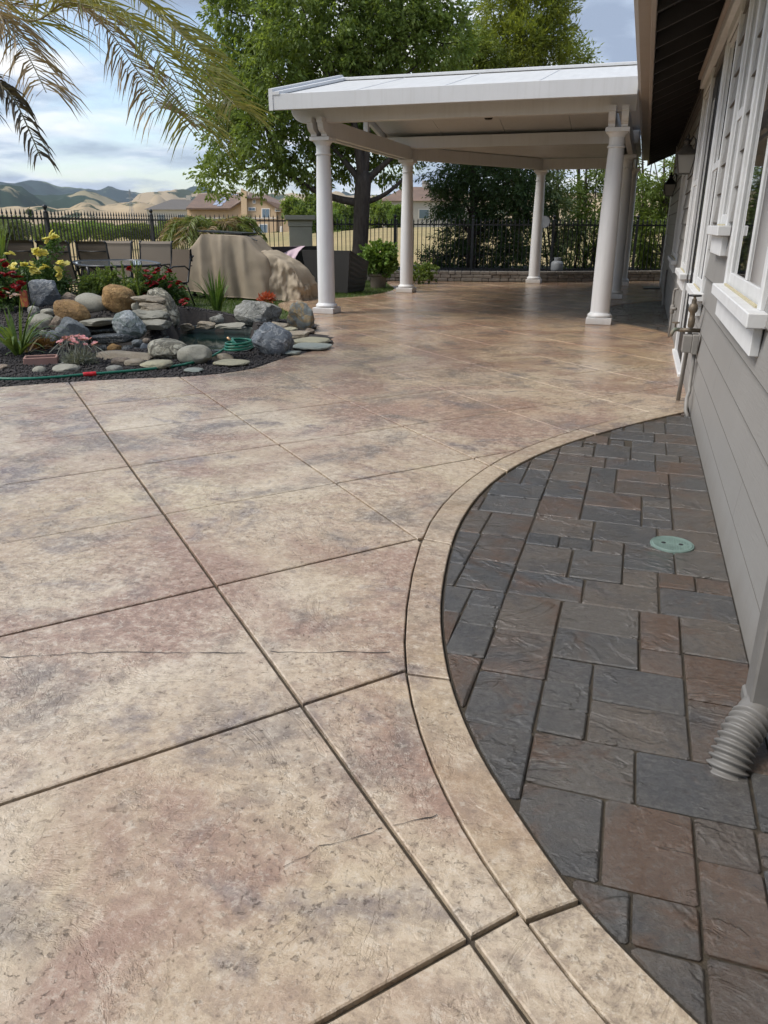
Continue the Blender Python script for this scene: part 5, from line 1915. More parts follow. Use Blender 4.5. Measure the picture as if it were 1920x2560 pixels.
rock('stone_slab', 'pale ledge slab at the head of the waterfall', g2, (700, 1302, 985, 1362), 7.95, 'olive', 4, .05, .9, -3, 13, group='slabs stacked at the waterfall')
rock('stone_slab', 'dark wet slate ledge under the pale ledge slab', g2, (760, 1380, 1000, 1432), 8.0, 'slate', 4, .06, .9, -2, 14, group='slabs stacked at the waterfall')
rock('stone_slab', 'long dark slate shelf sloping across the waterfall front', g2, (745, 1432, 1195, 1515), 7.5, 'slate', 5, .04, .55, -6, 15, group='slabs stacked at the waterfall')
rock('rock', 'dark rock filling the back of the waterfall hollow', g2, (760, 1290, 1290, 1500), 8.55, 'slate', 3, .08, .5, 0, 16)
rock('rock', 'olive rock at the left foot of the ochre slanting boulder', g2, (245, 1258, 480, 1425), 7.8, 'olive', 2.4, .05, .8, 0, 17)
rock('rock', 'dark purple-brown rock under the ochre slanting boulder', g2, (420, 1275, 580, 1415), 7.75, 'brown', 2.4, .08, .8, 0, 18)
rock('rock', 'pitted pale rock behind the left agapanthus', g2, (238, 1190, 350, 1290), 8.0, 'pale', 2.4, .10, .8, 0, 19)
rock('rock', 'flat grey rock under the blocky boulder', g2, (350, 1215, 480, 1285), 8.0, 'olive', 2.8, .06, .8, 0, 20)
rock('boulder', 'large slate-grey boulder leaning at the front left of the pile', g2, (455, 1308, 790, 1560), 7.25, 'grey', 2.5, .10, .8, 22, 21, cut=4)
rock('rock', 'smaller slate-grey rock left of the large leaning one', g2, (395, 1400, 560, 1545), 7.15, 'grey', 2.5, .08, .8, 10, 22)
rock('rock', 'fist-sized grey rock beside the garden spotlight', g2, (338, 1400, 415, 1468), 7.3, 'olive', 2.3, .05, .9, 0, 23)
# front edge of the pond
rock('boulder', 'cream and dark marbled boulder on the front rim of the pond', g2, (1270, 1480, 1670, 1668), 6.9, 'marble', 2.6, .06, .7, 4, 24)
rock('boulder', 'smooth egg-grey boulder right of the marbled one', g3, (80, 1460, 378, 1630), 6.75, 'olive', 2.5, .03, .8, -4, 25)
rock('stone_slab', 'long low sandstone slab in front of the waterfall', g2, (790, 1590, 1370, 1698), 6.75, 'sand', 3.6, .05, .45, 0, 26)
rock('rock', 'brown cobble half under the long sandstone slab', g2, (960, 1635, 1130, 1708), 6.45, 'brown', 2.4, .05, .9, 0, 27)
rock('rock', 'tan cobble right of the brown one by the sandstone slab', g2, (1070, 1650, 1250, 1712), 6.4, 'sand', 2.4, .05, .9, 0, 28)
rock('rock', 'flat tan stone just behind the green hose', g2, (1210, 1660, 1500, 1740), 6.35, 'tan', 2.6, .05, .8, -4, 29)
rock('rock', 'round grey stone left of the pink flowers on the gravel', g2, (282, 1712, 408, 1802), 5.85, 'olive', 2.3, .05, .9, 0, 30)
rock('rock', 'flat two-toned stone below the pink flowers', g2, (455, 1695, 690, 1775), 5.95, 'olive', 2.6, .05, .8, 0, 31)
rock('rock', 'speckled flat stone right of the pink flowers', g2, (920, 1705, 1062, 1768), 6.1, 'pale', 2.6, .05, .9, 0, 32)
rock('rock', 'small brown stone at the left picture edge on the gravel', g2, (-40, 1695, 98, 1760), 5.85, 'brown', 2.4, .06, .9, 0, 33)
# right rim and far rim of the pond
rock('boulder', 'big pale granite boulder on the far right rim of the pond', g3, (565, 1070, 985, 1318), 9.55, 'pale', 2.6, .10, .75, 8, 34, cut=2)
rock('boulder', 'angular rusty blue boulder beside the near left column', g3, (1032, 1092, 1275, 1345), 9.35, 'rust', 3.0, .08, .8, 12, 35, cut=4)
rock('boulder', 'large dark blue-grey boulder at the right end of the pond', g3, (690, 1276, 1082, 1588), 7.55, 'blue', 2.7, .11, .8, 20, 36, cut=4)
rock('rock', 'rounded grey stone in front of the right agapanthus', g3, (355, 1190, 500, 1285), 9.45, 'pale', 2.4, .05, .8, 0, 37)
rock('rock', 'upper grey coping stone at the pond\'s far left rim', g3, (70, 1225, 255, 1285), 9.3, 'olive', 3.4, .10, .7, 3, 38, cut=3)
rock('rock', 'lower tan coping stone at the pond\'s far left rim', g3, (70, 1272, 240, 1340), 9.1, 'sand', 3.4, .10, .7, -3, 39, cut=3)
rock('rock', 'tan coping stone in the middle of the far rim', g3, (228, 1255, 410, 1322), 9.15, 'sand', 3.4, .10, .7, 2, 40, cut=3)
rock('stone_slab', 'long grey coping slab along the far rim', g3, (395, 1265, 700, 1325), 9.2, 'olive', 4, .09, .5, -1, 41, cut=3)
rock('stone_slab', 'brown coping slab under the pale granite boulder', g3, (875, 1262, 1045, 1325), 9.0, 'sand', 4, .10, .7, 3, 42, cut=3)
rock('rock', 'small cream flat stone before the rusty blue boulder', g3, (995, 1305, 1125, 1345), 8.9, 'tan', 2.6, .05, .8, 0, 43)
rock('stone_slab', 'low brown slab before the cream flat stone', g3, (1020, 1340, 1230, 1402), 8.6, 'sand', 4, .10, .8, -2, 44, cut=3)
rock('rock', 'dark reddish stone at the foot of the rusty blue boulder', g3, (1185, 1315, 1265, 1370), 8.95, 'brown', 2.8, .08, .9, 0, 45)
rock('flagstone', 'upper greenish flagstone set into the patio edge', g3, (1040, 1392, 1400, 1452), 8.2, 'tan', 3.4, .03, .9, 0, 46, flat=.05, group='flagstones by the pond')
rock('flagstone', 'lower grey flagstone set into the patio edge', g3, (1075, 1425, 1415, 1518), 7.9, 'flag', 3.4, .03, .9, 0, 47, flat=.045, group='flagstones by the pond')
rock('flagstone', 'narrow flagstone against the dark blue-grey boulder', g3, (1000, 1500, 1150, 1545), 7.5, 'flag', 3.0, .03, .9, 0, 48, flat=.04, group='flagstones by the pond')
rock('rock', 'flat tan stone under the coiled hose', g3, (370, 1535, 570, 1605), 6.95, 'sand', 2.7, .05, .8, 0, 49)
rock('flagstone', 'yellowish flagstone on the gravel before the coiled hose', g3, (395, 1578, 705, 1645), 6.6, 'tan', 3.2, .04, .9, 0, 50, flat=.035, group='flagstones by the pond')
rock('flagstone', 'small pale flagstone on the gravel by the patio edge', g2, (1590, 1720, 1760, 1768), 6.2, 'flag', 3.0, .04, .9, 0, 51, flat=.03, group='flagstones by the pond')
# wet cobbles in the waterfall basin
for i, (bx, mt, lab) in enumerate((((930, 1515, 1060, 1610), 'ochre', 'rusty wet cobble in the shadow under the slate shelf'), ((1050, 1530, 1170, 1610), 'slate', 'dark wet cobble right of the rusty one'), ((1140, 1480, 1250, 1545), 'grey', 'shiny grey cobble below the veined boulder'), ((1160, 1540, 1225, 1600), 'grey', 'small shiny pebble below the shiny grey cobble'), ((1210, 1505, 1310, 1600), 'blue', 'bluish wet cobble left of the marbled boulder'), ((850, 1525, 950, 1600), 'slate', 'black wet cobble at the left under the slate shelf'), ((1230, 1470, 1300, 1520), 'brown', 'small brown cobble under the slab stack'))):
    rock('cobble', lab, g2, bx, 7.35, mt, 2.4, .06, .9, 0, 70 + i, sub=3, group='wet cobbles under the waterfall')

# ------------------------------------------------------------------ black lava gravel (uncountable)
rng = random.Random(77)
V, F = [], []
vis = inset(bed_poly, .03)
BEDB = [G(0, 1000), G(700, 990)]
cnt = 0
tries = 0
while cnt < 15000 and tries < 90000:
    tries += 1
    if rng.random() < .55:
        x, y = rng.uniform(-6.6, -3.3), rng.uniform(4.2, 7.4)
    else:
        x, y = rng.uniform(-8.6, -3.9), rng.uniform(7.3, 10.2)
    if not inside((x, y), vis) or inside((x, y), wp):
        continue
    z = bed_z(x, y)
    s = rng.uniform(.008, .021)
    o_ = len(V)
    a = rng.uniform(0, 6.28)
    for (dx, dy, dz) in ((1, 0, 0), (-.5, .9, 0), (-.6, -.8, 0), (.1, .05, .8), (0, 0, -.6)):
        rx = dx * math.cos(a) - dy * math.sin(a)
        ry = dx * math.sin(a) + dy * math.cos(a)
        V.append((x + rx * s * rng.uniform(.7, 1.3), y + ry * s * rng.uniform(.7, 1.3), z + .007 + dz * s * rng.uniform(.6, 1.2)))
    F += [(o_, o_ + 1, o_ + 3), (o_ + 1, o_ + 2, o_ + 3), (o_ + 2, o_, o_ + 3), (o_ + 1, o_, o_ + 4), (o_ + 2, o_ + 1, o_ + 4), (o_, o_ + 2, o_ + 4)]
    cnt += 1
M_LAVA = plain('lava_rock', (.022, .021, .022), .8, (.065, .055, .052), 45, .6, 300)
tag(link('lava_gravel', np_mesh('lava_gravel', np.array(V), np.array(F), M_LAVA)), 'black lava gravel covering the planting bed', 'gravel', kind='stuff')

# ------------------------------------------------------------------ grass blades on the lawn (uncountable)
npr2 = np.random.default_rng(12)
pts = []
LP = inset(lawn_poly, .02)
while len(pts) < 26000:
    x, y = npr2.uniform(-10.5, -4.3), npr2.uniform(9.2, 18.6)
    if (y > 15 and x < -7.8) or not inside((x, y), LP):
        continue
    pts.append((x, y))
pts = np.array(pts)
n = len(pts)
h = npr2.uniform(.035, .075, n)
a = npr2.uniform(0, 6.28, n)
w = npr2.uniform(.003, .006, n)
V = np.zeros((n, 3, 3))
V[:, 0, :2] = pts + np.c_[np.cos(a), np.sin(a)] * w[:, None]
V[:, 1, :2] = pts - np.c_[np.cos(a), np.sin(a)] * w[:, None]
V[:, 2, :2] = pts + npr2.normal(0, .018, (n, 2))
V[:, :2, 2] = -.022
V[:, 2, 2] = -.022 + h
M_GRASS = leafmat('grass_blade', (.06, .11, .022), (.10, .15, .035), .3, .6, 2.0)
tag(link('grass', np_mesh('grass', V.reshape(-1, 3), np.arange(3 * n).reshape(n, 3), M_GRASS)), 'short green lawn grass around the pots and grill', 'grass', kind='stuff')

# ------------------------------------------------------------------ plants
M_AGA = leafmat('strap_leaf', (.10, .165, .035), (.16, .21, .06), .35, .4, 3)
M_AGAD = leafmat('strap_leaf_dark', (.055, .11, .025), (.09, .15, .04), .35, .4, 3)


def strap_plant(name, label, base, n, L, w, mat, seed, spread=1.0, up=1.0):
    root = thing(name, label, 'plant', tuple(base), 0)
    r = random.Random(seed)
    for k in range(n):
        a = r.uniform(0, 6.28)
        e = Vector((math.cos(a), math.sin(a), 0))
        lean = r.uniform(.15, 1.0) * spread
        ll = L * r.uniform(.6, 1.1)
        V, F = [], []
        p = e * .03
        d = (e * lean * .55 + Vector((0, 0, up))).normalized()
        side = Vector((-e.y, e.x, 0))
        N_ = 8
        for i in range(N_ + 1):
            t_ = i / N_
            ww = w * (1 - t_ ** 3) * (.65 + .35 * min(1, t_ * 4)) + .0008
            nrm = side.cross(d)
            V += [tuple(p - side * ww), tuple(p - nrm * ww * .25), tuple(p + side * ww)]
            if i:
                o_ = 3 * i
                F += [(o_ - 3, o_ - 2, o_ + 1, o_), (o_ - 2, o_ - 1, o_ + 2, o_ + 1)]
            p = p + d * ll / N_
            d = (d + Vector((0, 0, -.16 * lean * (1 + 1.6 * t_)))).normalized()
        MB().add(V, F).build('leaf', mat if r.random() > .18 else M_AGA, root, True)
    return root


b = G(*g2(160, 1620))
strap_plant('agapanthus', 'strap-leaved green clump at the left edge beside the rock pile', (b.x, b.y, 0), 34, .62, .020, M_AGA, 1, 1.15, .75)
b = G(*g3(500, 1190))
strap_plant('agapanthus', 'upright strap-leaved clump in front of the grill cover', (b.x, b.y - .25, .0), 46, .68, .017, M_AGAD, 2, .75, 1.1)
b = G(*g2(-40, 1250), .25)
strap_plant('iris_clump', 'tall green blades behind the yellow roses by the fence', tuple(PY(*g2(20, 900), 9.6)), 20, .75, .017, M_AGA, 6, .6, 1.2)


def bush(name, label, base, lobes, mat, n, L, W, seed, cat='shrub', droop=.0, stems=6, stemmat=None, clump=(.05, 7)):
    root = thing(name, label, cat, tuple(base))
    nr = np.random.default_rng(seed)
    tot = sum((r[0] * r[1] + r[1] * r[2] + r[0] * r[2]) / 3 for _, r in lobes)
    P_, D_ = crown_points(lobes, n / clump[1] / tot, nr, .25, clump)
    link('foliage', leaf_mesh('foliage', P_, D_, L, W, mat, nr, droop), root)
    rd = random.Random(seed)
    st = MB()
    for (c, r) in lobes:
        for _ in range(max(1, stems // len(lobes))):
            limb(st, (rd.uniform(-.05, .05), rd.uniform(-.05, .05), -.05), Vector(c) + Vector((rd.uniform(-.5, .5) * r[0], rd.uniform(-.5, .5) * r[1], r[2] * .4)), .008, .003, rd, .06, 4, 4)
    st.build('stem', stemmat or M_BARK2, root)
    return root


def flower_mesh(name, petals, r, mat, layers=2, cup=.5):
    m = MB()
    for L_ in range(layers):
        rr_ = r * (1 - .32 * L_)
        for k in range(petals):
            a = 2 * math.pi * (k + .5 * L_) / petals
            c, s = math.cos(a), math.sin(a)
            z = cup * rr_ * (.5 + .6 * L_)
            wv = rr_ * .62
            m.add([(0, 0, 0), (c * rr_ * .55 - s * wv, s * rr_ * .55 + c * wv, z * .55), (c * rr_, s * rr_, z), (c * rr_ * .55 + s * wv, s * rr_ * .55 - c * wv, z * .55)], [(0, 1, 2, 3)])
    return m.mesh(name, mat)


M_YEL = leafmat('yellow_petal', (.74, .66, .18), (.80, .74, .38), .35, .5, 9)
M_RED = leafmat('red_petal', (.20, .008, .012), (.30, .015, .02), .25, .5, 9)
M_PINK = leafmat('pink_petal', (.62, .25, .28), (.72, .45, .45), .3, .6, 9)
M_BLUSH = leafmat('blush_petal', (.75, .55, .55), (.8, .7, .68), .3, .6, 9)
M_ROSEL = leafmat('rose_leaf', (.05, .10, .026), (.085, .145, .04), .3, .45, 4)
M_ROSELL = leafmat('light_rose_leaf', (.10, .15, .035), (.15, .20, .05), .35, .5, 4)
FY = flower_mesh('flower', 6, .055, M_YEL, 3)
FRD = flower_mesh('flower', 6, .045, M_RED, 3)
FB = flower_mesh('flower', 5, .035, M_BLUSH, 2)
FP = flower_mesh('flower', 9, .020, M_PINK, 2, .7)


def flowers(root, me_, pts, rd, sc=(.8, 1.2), cluster=1, spread=.05):
    for p in pts:
        for _ in range(cluster):
            o = link('flower', me_, root)
            o.location = Vector(p) - root.location + Vector((rd.gauss(0, spread), rd.gauss(0, spread), rd.gauss(0, spread * .7)))
            o.rotation_euler = (rd.uniform(-.2, .9), rd.uniform(-.6, .6), rd.uniform(0, 6.28))
            k = rd.uniform(*sc)
            o.scale = (k, k, k)


RY = 9.0
rd = random.Random(3)
base = PY(*g2(330, 1120), RY)
lob = lambda x, y, rx, ry, Y: (lambda q: (tuple(Vector(q[0]) - base), q[1]))(lobe_px(*g2(x, y), rx * .28933, ry * .28933, Y))
yr_ = bush('rose_bush', 'yellow-flowered rose bush in front of the sling chairs', base, [lob(440, 950, 120, 110, RY), (lob(220, 920, 110, 80, RY)), lob(340, 1010, 200, 90, RY), lob(110, 880, 50, 80, RY), lob(465, 690, 45, 90, RY), lob(540, 1010, 80, 80, RY), lob(360, 830, 60, 70, RY)], M_ROSEL, 4200, .05, .015, 40, clump=(.05, 7), stems=12)
flowers(yr_, FY, [PY(*g2(x, y), RY - .18) for x, y in ((430, 575), (470, 585), (510, 590), (420, 600), (320, 730), (345, 720), (300, 750), (360, 745), (210, 825), (250, 840), (285, 845), (530, 830), (560, 835), (500, 920), (495, 935), (365, 860), (315, 880), (270, 895), (90, 850), (105, 745), (85, 865))], rd, (.8, 1.25), 2, .035)
base = PY(*g2(40, 1150), 8.3)
lob = lambda x, y, rx, ry, Y: (lambda q: (tuple(Vector(q[0]) - base), q[1]))(lobe_px(*g2(x, y), rx * .28933, ry * .28933, Y))
rr1 = bush('rose_bush', 'deep red rose bush at the left picture edge', base, [lob(30, 1000, 130, 120, 8.3), lob(120, 1080, 110, 80, 8.3), lob(-60, 900, 120, 140, 8.3), lob(-120, 1050, 120, 120, 8.3), lob(60, 1150, 120, 60, 8.2)], M_ROSEL, 3600, .05, .015, 41, stems=10)
flowers(rr1, FRD, [PY(*g2(x, y), 8.1) for x, y in ((10, 810), (25, 835), (15, 915), (45, 920), (130, 915), (155, 935), (185, 1000), (175, 990), (20, 1075), (15, 1105), (120, 1055))], rd, (.9, 1.4), 2, .03)
flowers(rr1, FB, [PY(*g2(x, y), 8.05) for x, y in ((140, 1095), (110, 1110), (85, 1080))], rd, (.8, 1.2), 2, .02)
base = PY(*g2(860, 1110), 9.2)
lob = lambda x, y, rx, ry, Y: (lambda q: (tuple(Vector(q[0]) - base), q[1]))(lobe_px(*g2(x, y), rx * .28933, ry * .28933, Y))
bush('light_green_shrub', 'fresh light-green leafy shrub behind the olive oval rock', base, [lob(760, 1010, 80, 80, 9.2), lob(860, 1000, 90, 90, 9.2), lob(950, 980, 80, 80, 9.2), lob(820, 1070, 130, 50, 9.2), lob(1010, 1050, 80, 70, 9.3), lob(1150, 1030, 90, 60, 9.3)], M_ROSELL, 3400, .05, .014, 42, stems=8)
fe = thing('feathery_plant', 'two upright feathery green shoots before the glass table', 'plant', tuple(PY(*g2(1100, 1000), 9.0)))
fiv = Matrix.Translation(-fe.location)
rp = random.Random(9)
for (x0, y0, x1, y1) in ((1070, 960, 960, 820), (1075, 960, 1045, 805), (1180, 960, 1130, 810), (1185, 960, 1185, 800), (1190, 960, 1220, 835)):
    lv, st = ([], []), MB()
    a_, b_ = PY(*g2(x0, y0), 9.0), PY(*g2(x1, y1), 9.0)
    frond(lv, st, [a_ - Vector((0, 0, .25)), a_, a_.lerp(b_, .5), b_], 40, .07, .005, rp, -.1, taper=.5)
    q = st.build('shoot', M_ROSELL, fe)
    q.matrix_parent_inverse = fiv
    finish_leaves(lv, 'leaflets', M_ROSELL, q, Matrix.Identity(4))
base = PY(*g2(1380, 1130), 9.6)
lob = lambda x, y, rx, ry, Y: (lambda q: (tuple(Vector(q[0]) - base), q[1]))(lobe_px(*g2(x, y), rx * .28933, ry * .28933, Y))
rr2 = bush('rose_bush', 'red rose bush between the glass table and the grill', base, [lob(1290, 980, 110, 90, 9.6), lob(1420, 1010, 110, 90, 9.6), lob(1500, 1060, 90, 70, 9.6), lob(1350, 1080, 130, 60, 9.5), lob(1200, 1040, 90, 70, 9.5), lob(1540, 1140, 70, 60, 9.6)], M_ROSEL, 3800, .048, .015, 43, stems=10)
flowers(rr2, FRD, [PY(*g2(x, y), 9.4) for x, y in ((1235, 870), (1120, 880), (1290, 935), (1350, 895), (1365, 905), (1405, 945), (1400, 955), (1270, 935), (1330, 1000), (1310, 1005), (1340, 1015), (1270, 1000), (1460, 1000), (1555, 990), (1590, 1030), (1180, 1060), (1190, 1050), (1230, 1085), (1470, 900), (1385, 880), (1585, 1150), (1600, 1145))], rd, (.8, 1.15), 2, .03)
# pink thrift by the gravel
pbase = G(*g2(690, 1690))
pk_ = thing('pink_thrift', 'low grey plant with domed pink flower heads on the gravel', 'plant', (pbase.x, pbase.y, 0))
nr = np.random.default_rng(5)
n = 520
dirs = nr.normal(0, 1, (n, 3))
dirs[:, 2] = np.abs(dirs[:, 2]) * .9 + .25
dirs /= np.linalg.norm(dirs, axis=1)[:, None]
M_SILV = leafmat('silver_leaf', (.22, .23, .19), (.30, .31, .27), .2, .7, 9)
link('foliage', leaf_mesh('foliage', dirs * nr.uniform(.02, .14, n)[:, None] * np.array([1.2, .9, .8]), dirs, .085, .006, M_SILV, nr, 0), pk_)
for k in range(46):
    a, r_ = rd.uniform(0, 6.28), math.sqrt(rd.random())
    o = link('flower_head', FP, pk_)
    o.location = (math.cos(a) * r_ * .20, math.sin(a) * r_ * .15, .20 + .07 * (1 - r_ * r_) + rd.uniform(-.02, .02))
    o.rotation_euler = (rd.uniform(-.5, .5), rd.uniform(-.5, .5), rd.uniform(0, 6))
    s_ = rd.uniform(.9, 1.5)
    o.scale = (s_, s_, s_ * .8)
    MB().tube([(0, 0, 0), (-o.location.x * .5, -o.location.y * .5, -.15)], .0025, 4).build('flower_stalk', M_SILV, o)
cor = thing('red_succulent', 'small coral-red succulent behind the pale granite boulder', 'plant', tuple(G(*g3(850, 1090))))
nr = np.random.default_rng(6)
d_ = nr.normal(0, 1, (260, 3))
d_[:, 2] = np.abs(d_[:, 2]) + .2
d_ /= np.linalg.norm(d_, axis=1)[:, None]
M_COR = leafmat('coral_leaf', (.38, .06, .03), (.45, .12, .06), .25, .5, 9)
link('foliage', leaf_mesh('foliage', d_ * nr.uniform(.05, .16, 260)[:, None], d_, .07, .012, M_COR, nr, 0), cor)
br = thing('bronze_plant', 'low bronze-red plant between strap-leaved clump and grey boulder', 'plant', tuple(G(*g2(350, 1570))))
link('foliage', leaf_mesh('foliage', d_ * nr.uniform(.02, .12, 260)[:, None] * np.array([1, 1, .8]), d_, .09, .012, leafmat('bronze_leaf', (.16, .07, .035), (.22, .13, .05), .25, .5, 9), nr, .2), br)
dk = MB()
M_DRY = leafmat('dry_strap', (.30, .21, .10), (.36, .27, .14), .2, .7, 5)
strap_plant('dry_leaves', 'withered tan leaves at the foot of the left strap-leaved clump', tuple(G(*g2(230, 1600))), 10, .3, .012, M_DRY, 9, 1.6, .25)

# ------------------------------------------------------------------ garden hose, planter, spotlight, plaque
M_HOSE = plain('green_hose', (.010, .125, .075), .35, (.012, .15, .09), 9)
hose = thing('garden_hose', 'green garden hose lying along the gravel with a coil by the pond', 'hose', tuple(G(*g2(0, 1820))))
hiv = Matrix.Translation(-hose.location)
pts = []
for (f, x, y) in ((g2, -260, 1790), (g2, -100, 1812), (g2, 60, 1822), (g2, 250, 1820), (g2, 400, 1812), (g2, 560, 1800), (g2, 720, 1785), (g2, 900, 1772), (g2, 1100, 1755), (g2, 1280, 1738), (g2, 1440, 1720), (g2, 1600, 1697), (g3, 150, 1625), (g3, 270, 1598), (g3, 370, 1560), (g3, 440, 1525), (g3, 495, 1488)):
    p = G(*f(x, y), .016)
    if f is g3 and x > 250:
        p = G(*f(x, y), .016 + (x - 250) / 245 * .07)
    pts.append(p)


def spline(pts, m=10):
    r_ = []
    n_ = len(pts)
    for i in range(n_ - 1):
        p0, p1, p2, p3 = pts[max(i - 1, 0)], pts[i], pts[i + 1], pts[min(i + 2, n_ - 1)]
        for k in range(m):
            t_ = k / m
            r_.append(.5 * ((2 * p1) + (-p0 + p2) * t_ + (2 * p0 - 5 * p1 + 4 * p2 - p3) * t_ * t_ + (-p0 + 3 * p1 - 3 * p2 + p3) * t_ ** 3))
    return r_ + [pts[-1]]


sp1 = spline(pts)
o = MB().tube(sp1, .0125, 10).build('hose_run', M_HOSE, hose, True)
o.matrix_parent_inverse = hiv
ccn = G(*g3(612, 1492), .09)
rc = (G(*g3(725, 1492), .09) - ccn).length
coil = [pts[-1]]
for k in range(3 * 28):
    a = 2 * math.pi * k / 28 + 2.9
    rr_ = rc * (1.0 - .05 * (k // 28))
    coil.append(ccn + Vector((math.cos(a) * rr_, math.sin(a) * rr_ * 1.25, .028 * k / 28)))
end = [PY(*g3(600, 1470), ccn.y - .1), PY(*g3(540, 1420), ccn.y - .12), PY(*g3(512, 1395), ccn.y - .12)]
o = MB().tube(spline(coil + end[:2], 3), .0125, 8).build('hose_coil', M_HOSE, hose, True)
o.matrix_parent_inverse = hiv
M_BRASS = plain('brass', (.55, .36, .20), .35, metal=.8)
o = MB().tube([end[1], end[2]], .014, 10).build('brass_end', M_BRASS, hose, True)
o.matrix_parent_inverse = hiv
M_REDP = plain('red_plastic', (.55, .015, .02), .35)
ra, rb = G(*g2(718, 1785), .016), G(*g2(830, 1777), .016)
o = MB().tube([ra, ra.lerp(rb, .04), ra.lerp(rb, .46), ra.lerp(rb, .5), ra.lerp(rb, .54), ra.lerp(rb, .96), rb], [.019, .021, .021, .0195, .021, .021, .019], 12).build('red_coupler', M_REDP, hose, 40)
o.matrix_parent_inverse = hiv

M_TERRA = plain('pink_terracotta', (.40, .225, .18), .75, (.34, .19, .15), 7, .2, 60)
pa, pb2 = G(*g2(205, 1702)), G(*g2(500, 1688))
ang = math.atan2(pb2.y - pa.y, pb2.x - pa.x)
Lp = (pb2 - pa).length
pln = thing('planter_box', 'shallow pink terracotta planter box half sunk in the gravel', 'planter', tuple(pa), ang)
for (x0, x1, y0, y1) in ((0, Lp, 0, .02), (0, Lp, .18, .20), (0, .02, .021, .179), (Lp - .02, Lp, .021, .179)):
    MB().box(x0, x1, y0, y1, -.02, .062, .004).build('side', M_TERRA, pln)
MB().box(.021, Lp - .021, .021, .179, -.02, .035).build('soil', M_SOIL, pln)
sl = PY(*g2(318, 1450), 7.25)
spot = thing('garden_spotlight', 'small black garden spotlight poking from the rocks', 'lamp', tuple(sl))
MB().tube([(0, .10, -.02), (0, .02, 0), (0, -.03, .008)], [.022, .035, .038], 14).build('housing', M_BLACK, spot, 40)
MB().tube([(0, .05, -.03), (0, .05, -.2)], .008, 6).build('stake', M_BLACK, spot)
MB().lathe([(.001, 0), (.033, .0)], (0, 0, 0), 14, False).build('lens', M_GLASS, spot).rotation_euler = (math.pi / 2, 0, 0)
pq = PY(*g2(210, 1140), 8.15)
plaque = thing('garden_plaque', 'colourful orange and green garden plaque on a black stake', 'plaque', (pq.x, pq.y, bed_z(pq.x, pq.y)))
t = NT('plaque_mosaic')
vc = t.voro(t.obj, 26, 'F1', 1, 'Color')
sp_n = t.t.nodes.new('ShaderNodeSeparateColor')
t.put(sp_n.inputs[0], vc)
t.set(color=t.ramp(sp_n.outputs[0], [(0, (.36, .08, .03)), (.35, (.42, .19, .04)), (.6, (.15, .17, .03)), (.8, (.35, .05, .03)), (1, (.05, .05, .02))], 'CONSTANT'), rough=.5)
hq = pq.z - plaque.location.z
MB().box(-.06, .06, -.008, .008, hq - .09, hq + .12, .004).build('panel', t.m, plaque)
MB().tube([(.085, 0, -.1), (.085, 0, hq + .20)], .010, 6).build('stake', M_BLACK, plaque)
MB().tube([(-.09, 0, hq + .16), (.10, 0, hq + .23)], .010, 6).build('arm', M_BLACK, plaque)

# ------------------------------------------------------------------ sling chairs and glass table
def sling_material(name, a, b):
    t = NT(name)
    st = t.wave(t.obj, 46, 0, 0, 1, 'X')
    c = t.mix(t.ramp(st, [(.35, 0), (.65, 1)]), a, b)
    t.set(color=c, rough=.8, spec=.2, normal=t.bump(t.noise(t.obj, 160, 3, .5), .2, .002))
    return t.m


M_SLING = sling_material('brown_sling', (.085, .066, .048), (.12, .095, .07))
M_SLINGL = sling_material('tan_sling', (.15, .125, .098), (.19, .16, .125))
M_FRAME = plain('dark_chair_frame', (.02, .021, .022), .4, spec=.5)


def chair(label, cx, Y, width, ztop, face, mat, yaw=0.0, group='sling patio chairs'):
    """back panel stands at local y = 0; the seat runs to +y (face=1: seen from behind) or -y"""
    root = thing('patio_chair', label, 'chair', (cx, Y, -.02), yaw, group)
    w = width / 2
    s = face
    prof = [(0.06 * s, .40), (.02 * s, .55), (-.03 * s, .75), (-.055 * s, .92), (-.06 * s, ztop - .07), (-.03 * s - .02 * s, ztop - .02), (-.10 * s, ztop + .02)]

    def panel(pr, x, name, m):
        vs, fs = [], []
        for i, (y, z) in enumerate(pr):
            vs += [(-x, y, z), (0, y + .018 * s, z - .004), (x, y, z)]
            if i:
                o_ = 3 * i
                fs += [(o_ - 3, o_ - 2, o_ + 1, o_), (o_ - 2, o_ - 1, o_ + 2, o_ + 1)]
        k = len(vs)
        vs += [(x_, y_ + .006 * s, z_ + .002) for x_, y_, z_ in vs]
        fs += [tuple(i + k for i in f[::-1]) for f in fs]
        return MB().add(vs, fs).build(name, m, root, 40)
    panel(prof, w - .018, 'back_sling', mat)
    panel([(.05 * s, .41), (.15 * s, .39), (.30 * s, .40), (.46 * s, .42), (.50 * s, .40)], w - .018, 'seat_sling', mat)
    for sx in (-1, 1):
        x = sx * w
        MB().tube([(x, y, z) for y, z in [(.5 * s, .41), (.3 * s, .40), (.12 * s, .39)] + prof], .016, 8).build('side_frame', M_FRAME, root, True)
        MB().tube([(x, .02 * s, .60), (x + sx * .03, .12 * s, .66), (x + sx * .035, .36 * s, .66), (x + sx * .03, .50 * s, .60), (x + sx * .02, .53 * s, .45), (x + sx * .02, .50 * s, 0)], .013, 8).build('arm', M_FRAME, root, True)
        MB().tube([(x, .10 * s, .40), (x + sx * .01, -.04 * s, .0)], .013, 8).build('leg', M_FRAME, root, True)
    MB().tube([(-w, -.052 * s, ztop - .14), (0, -.07 * s, ztop - .15), (w, -.052 * s, ztop - .14)], .009, 6).build('back_bar', M_FRAME, root, True)
    MB().tube([(-w, .12 * s, .37), (w, .12 * s, .37)], .011, 6).build('seat_bar', M_FRAME, root)
    return root


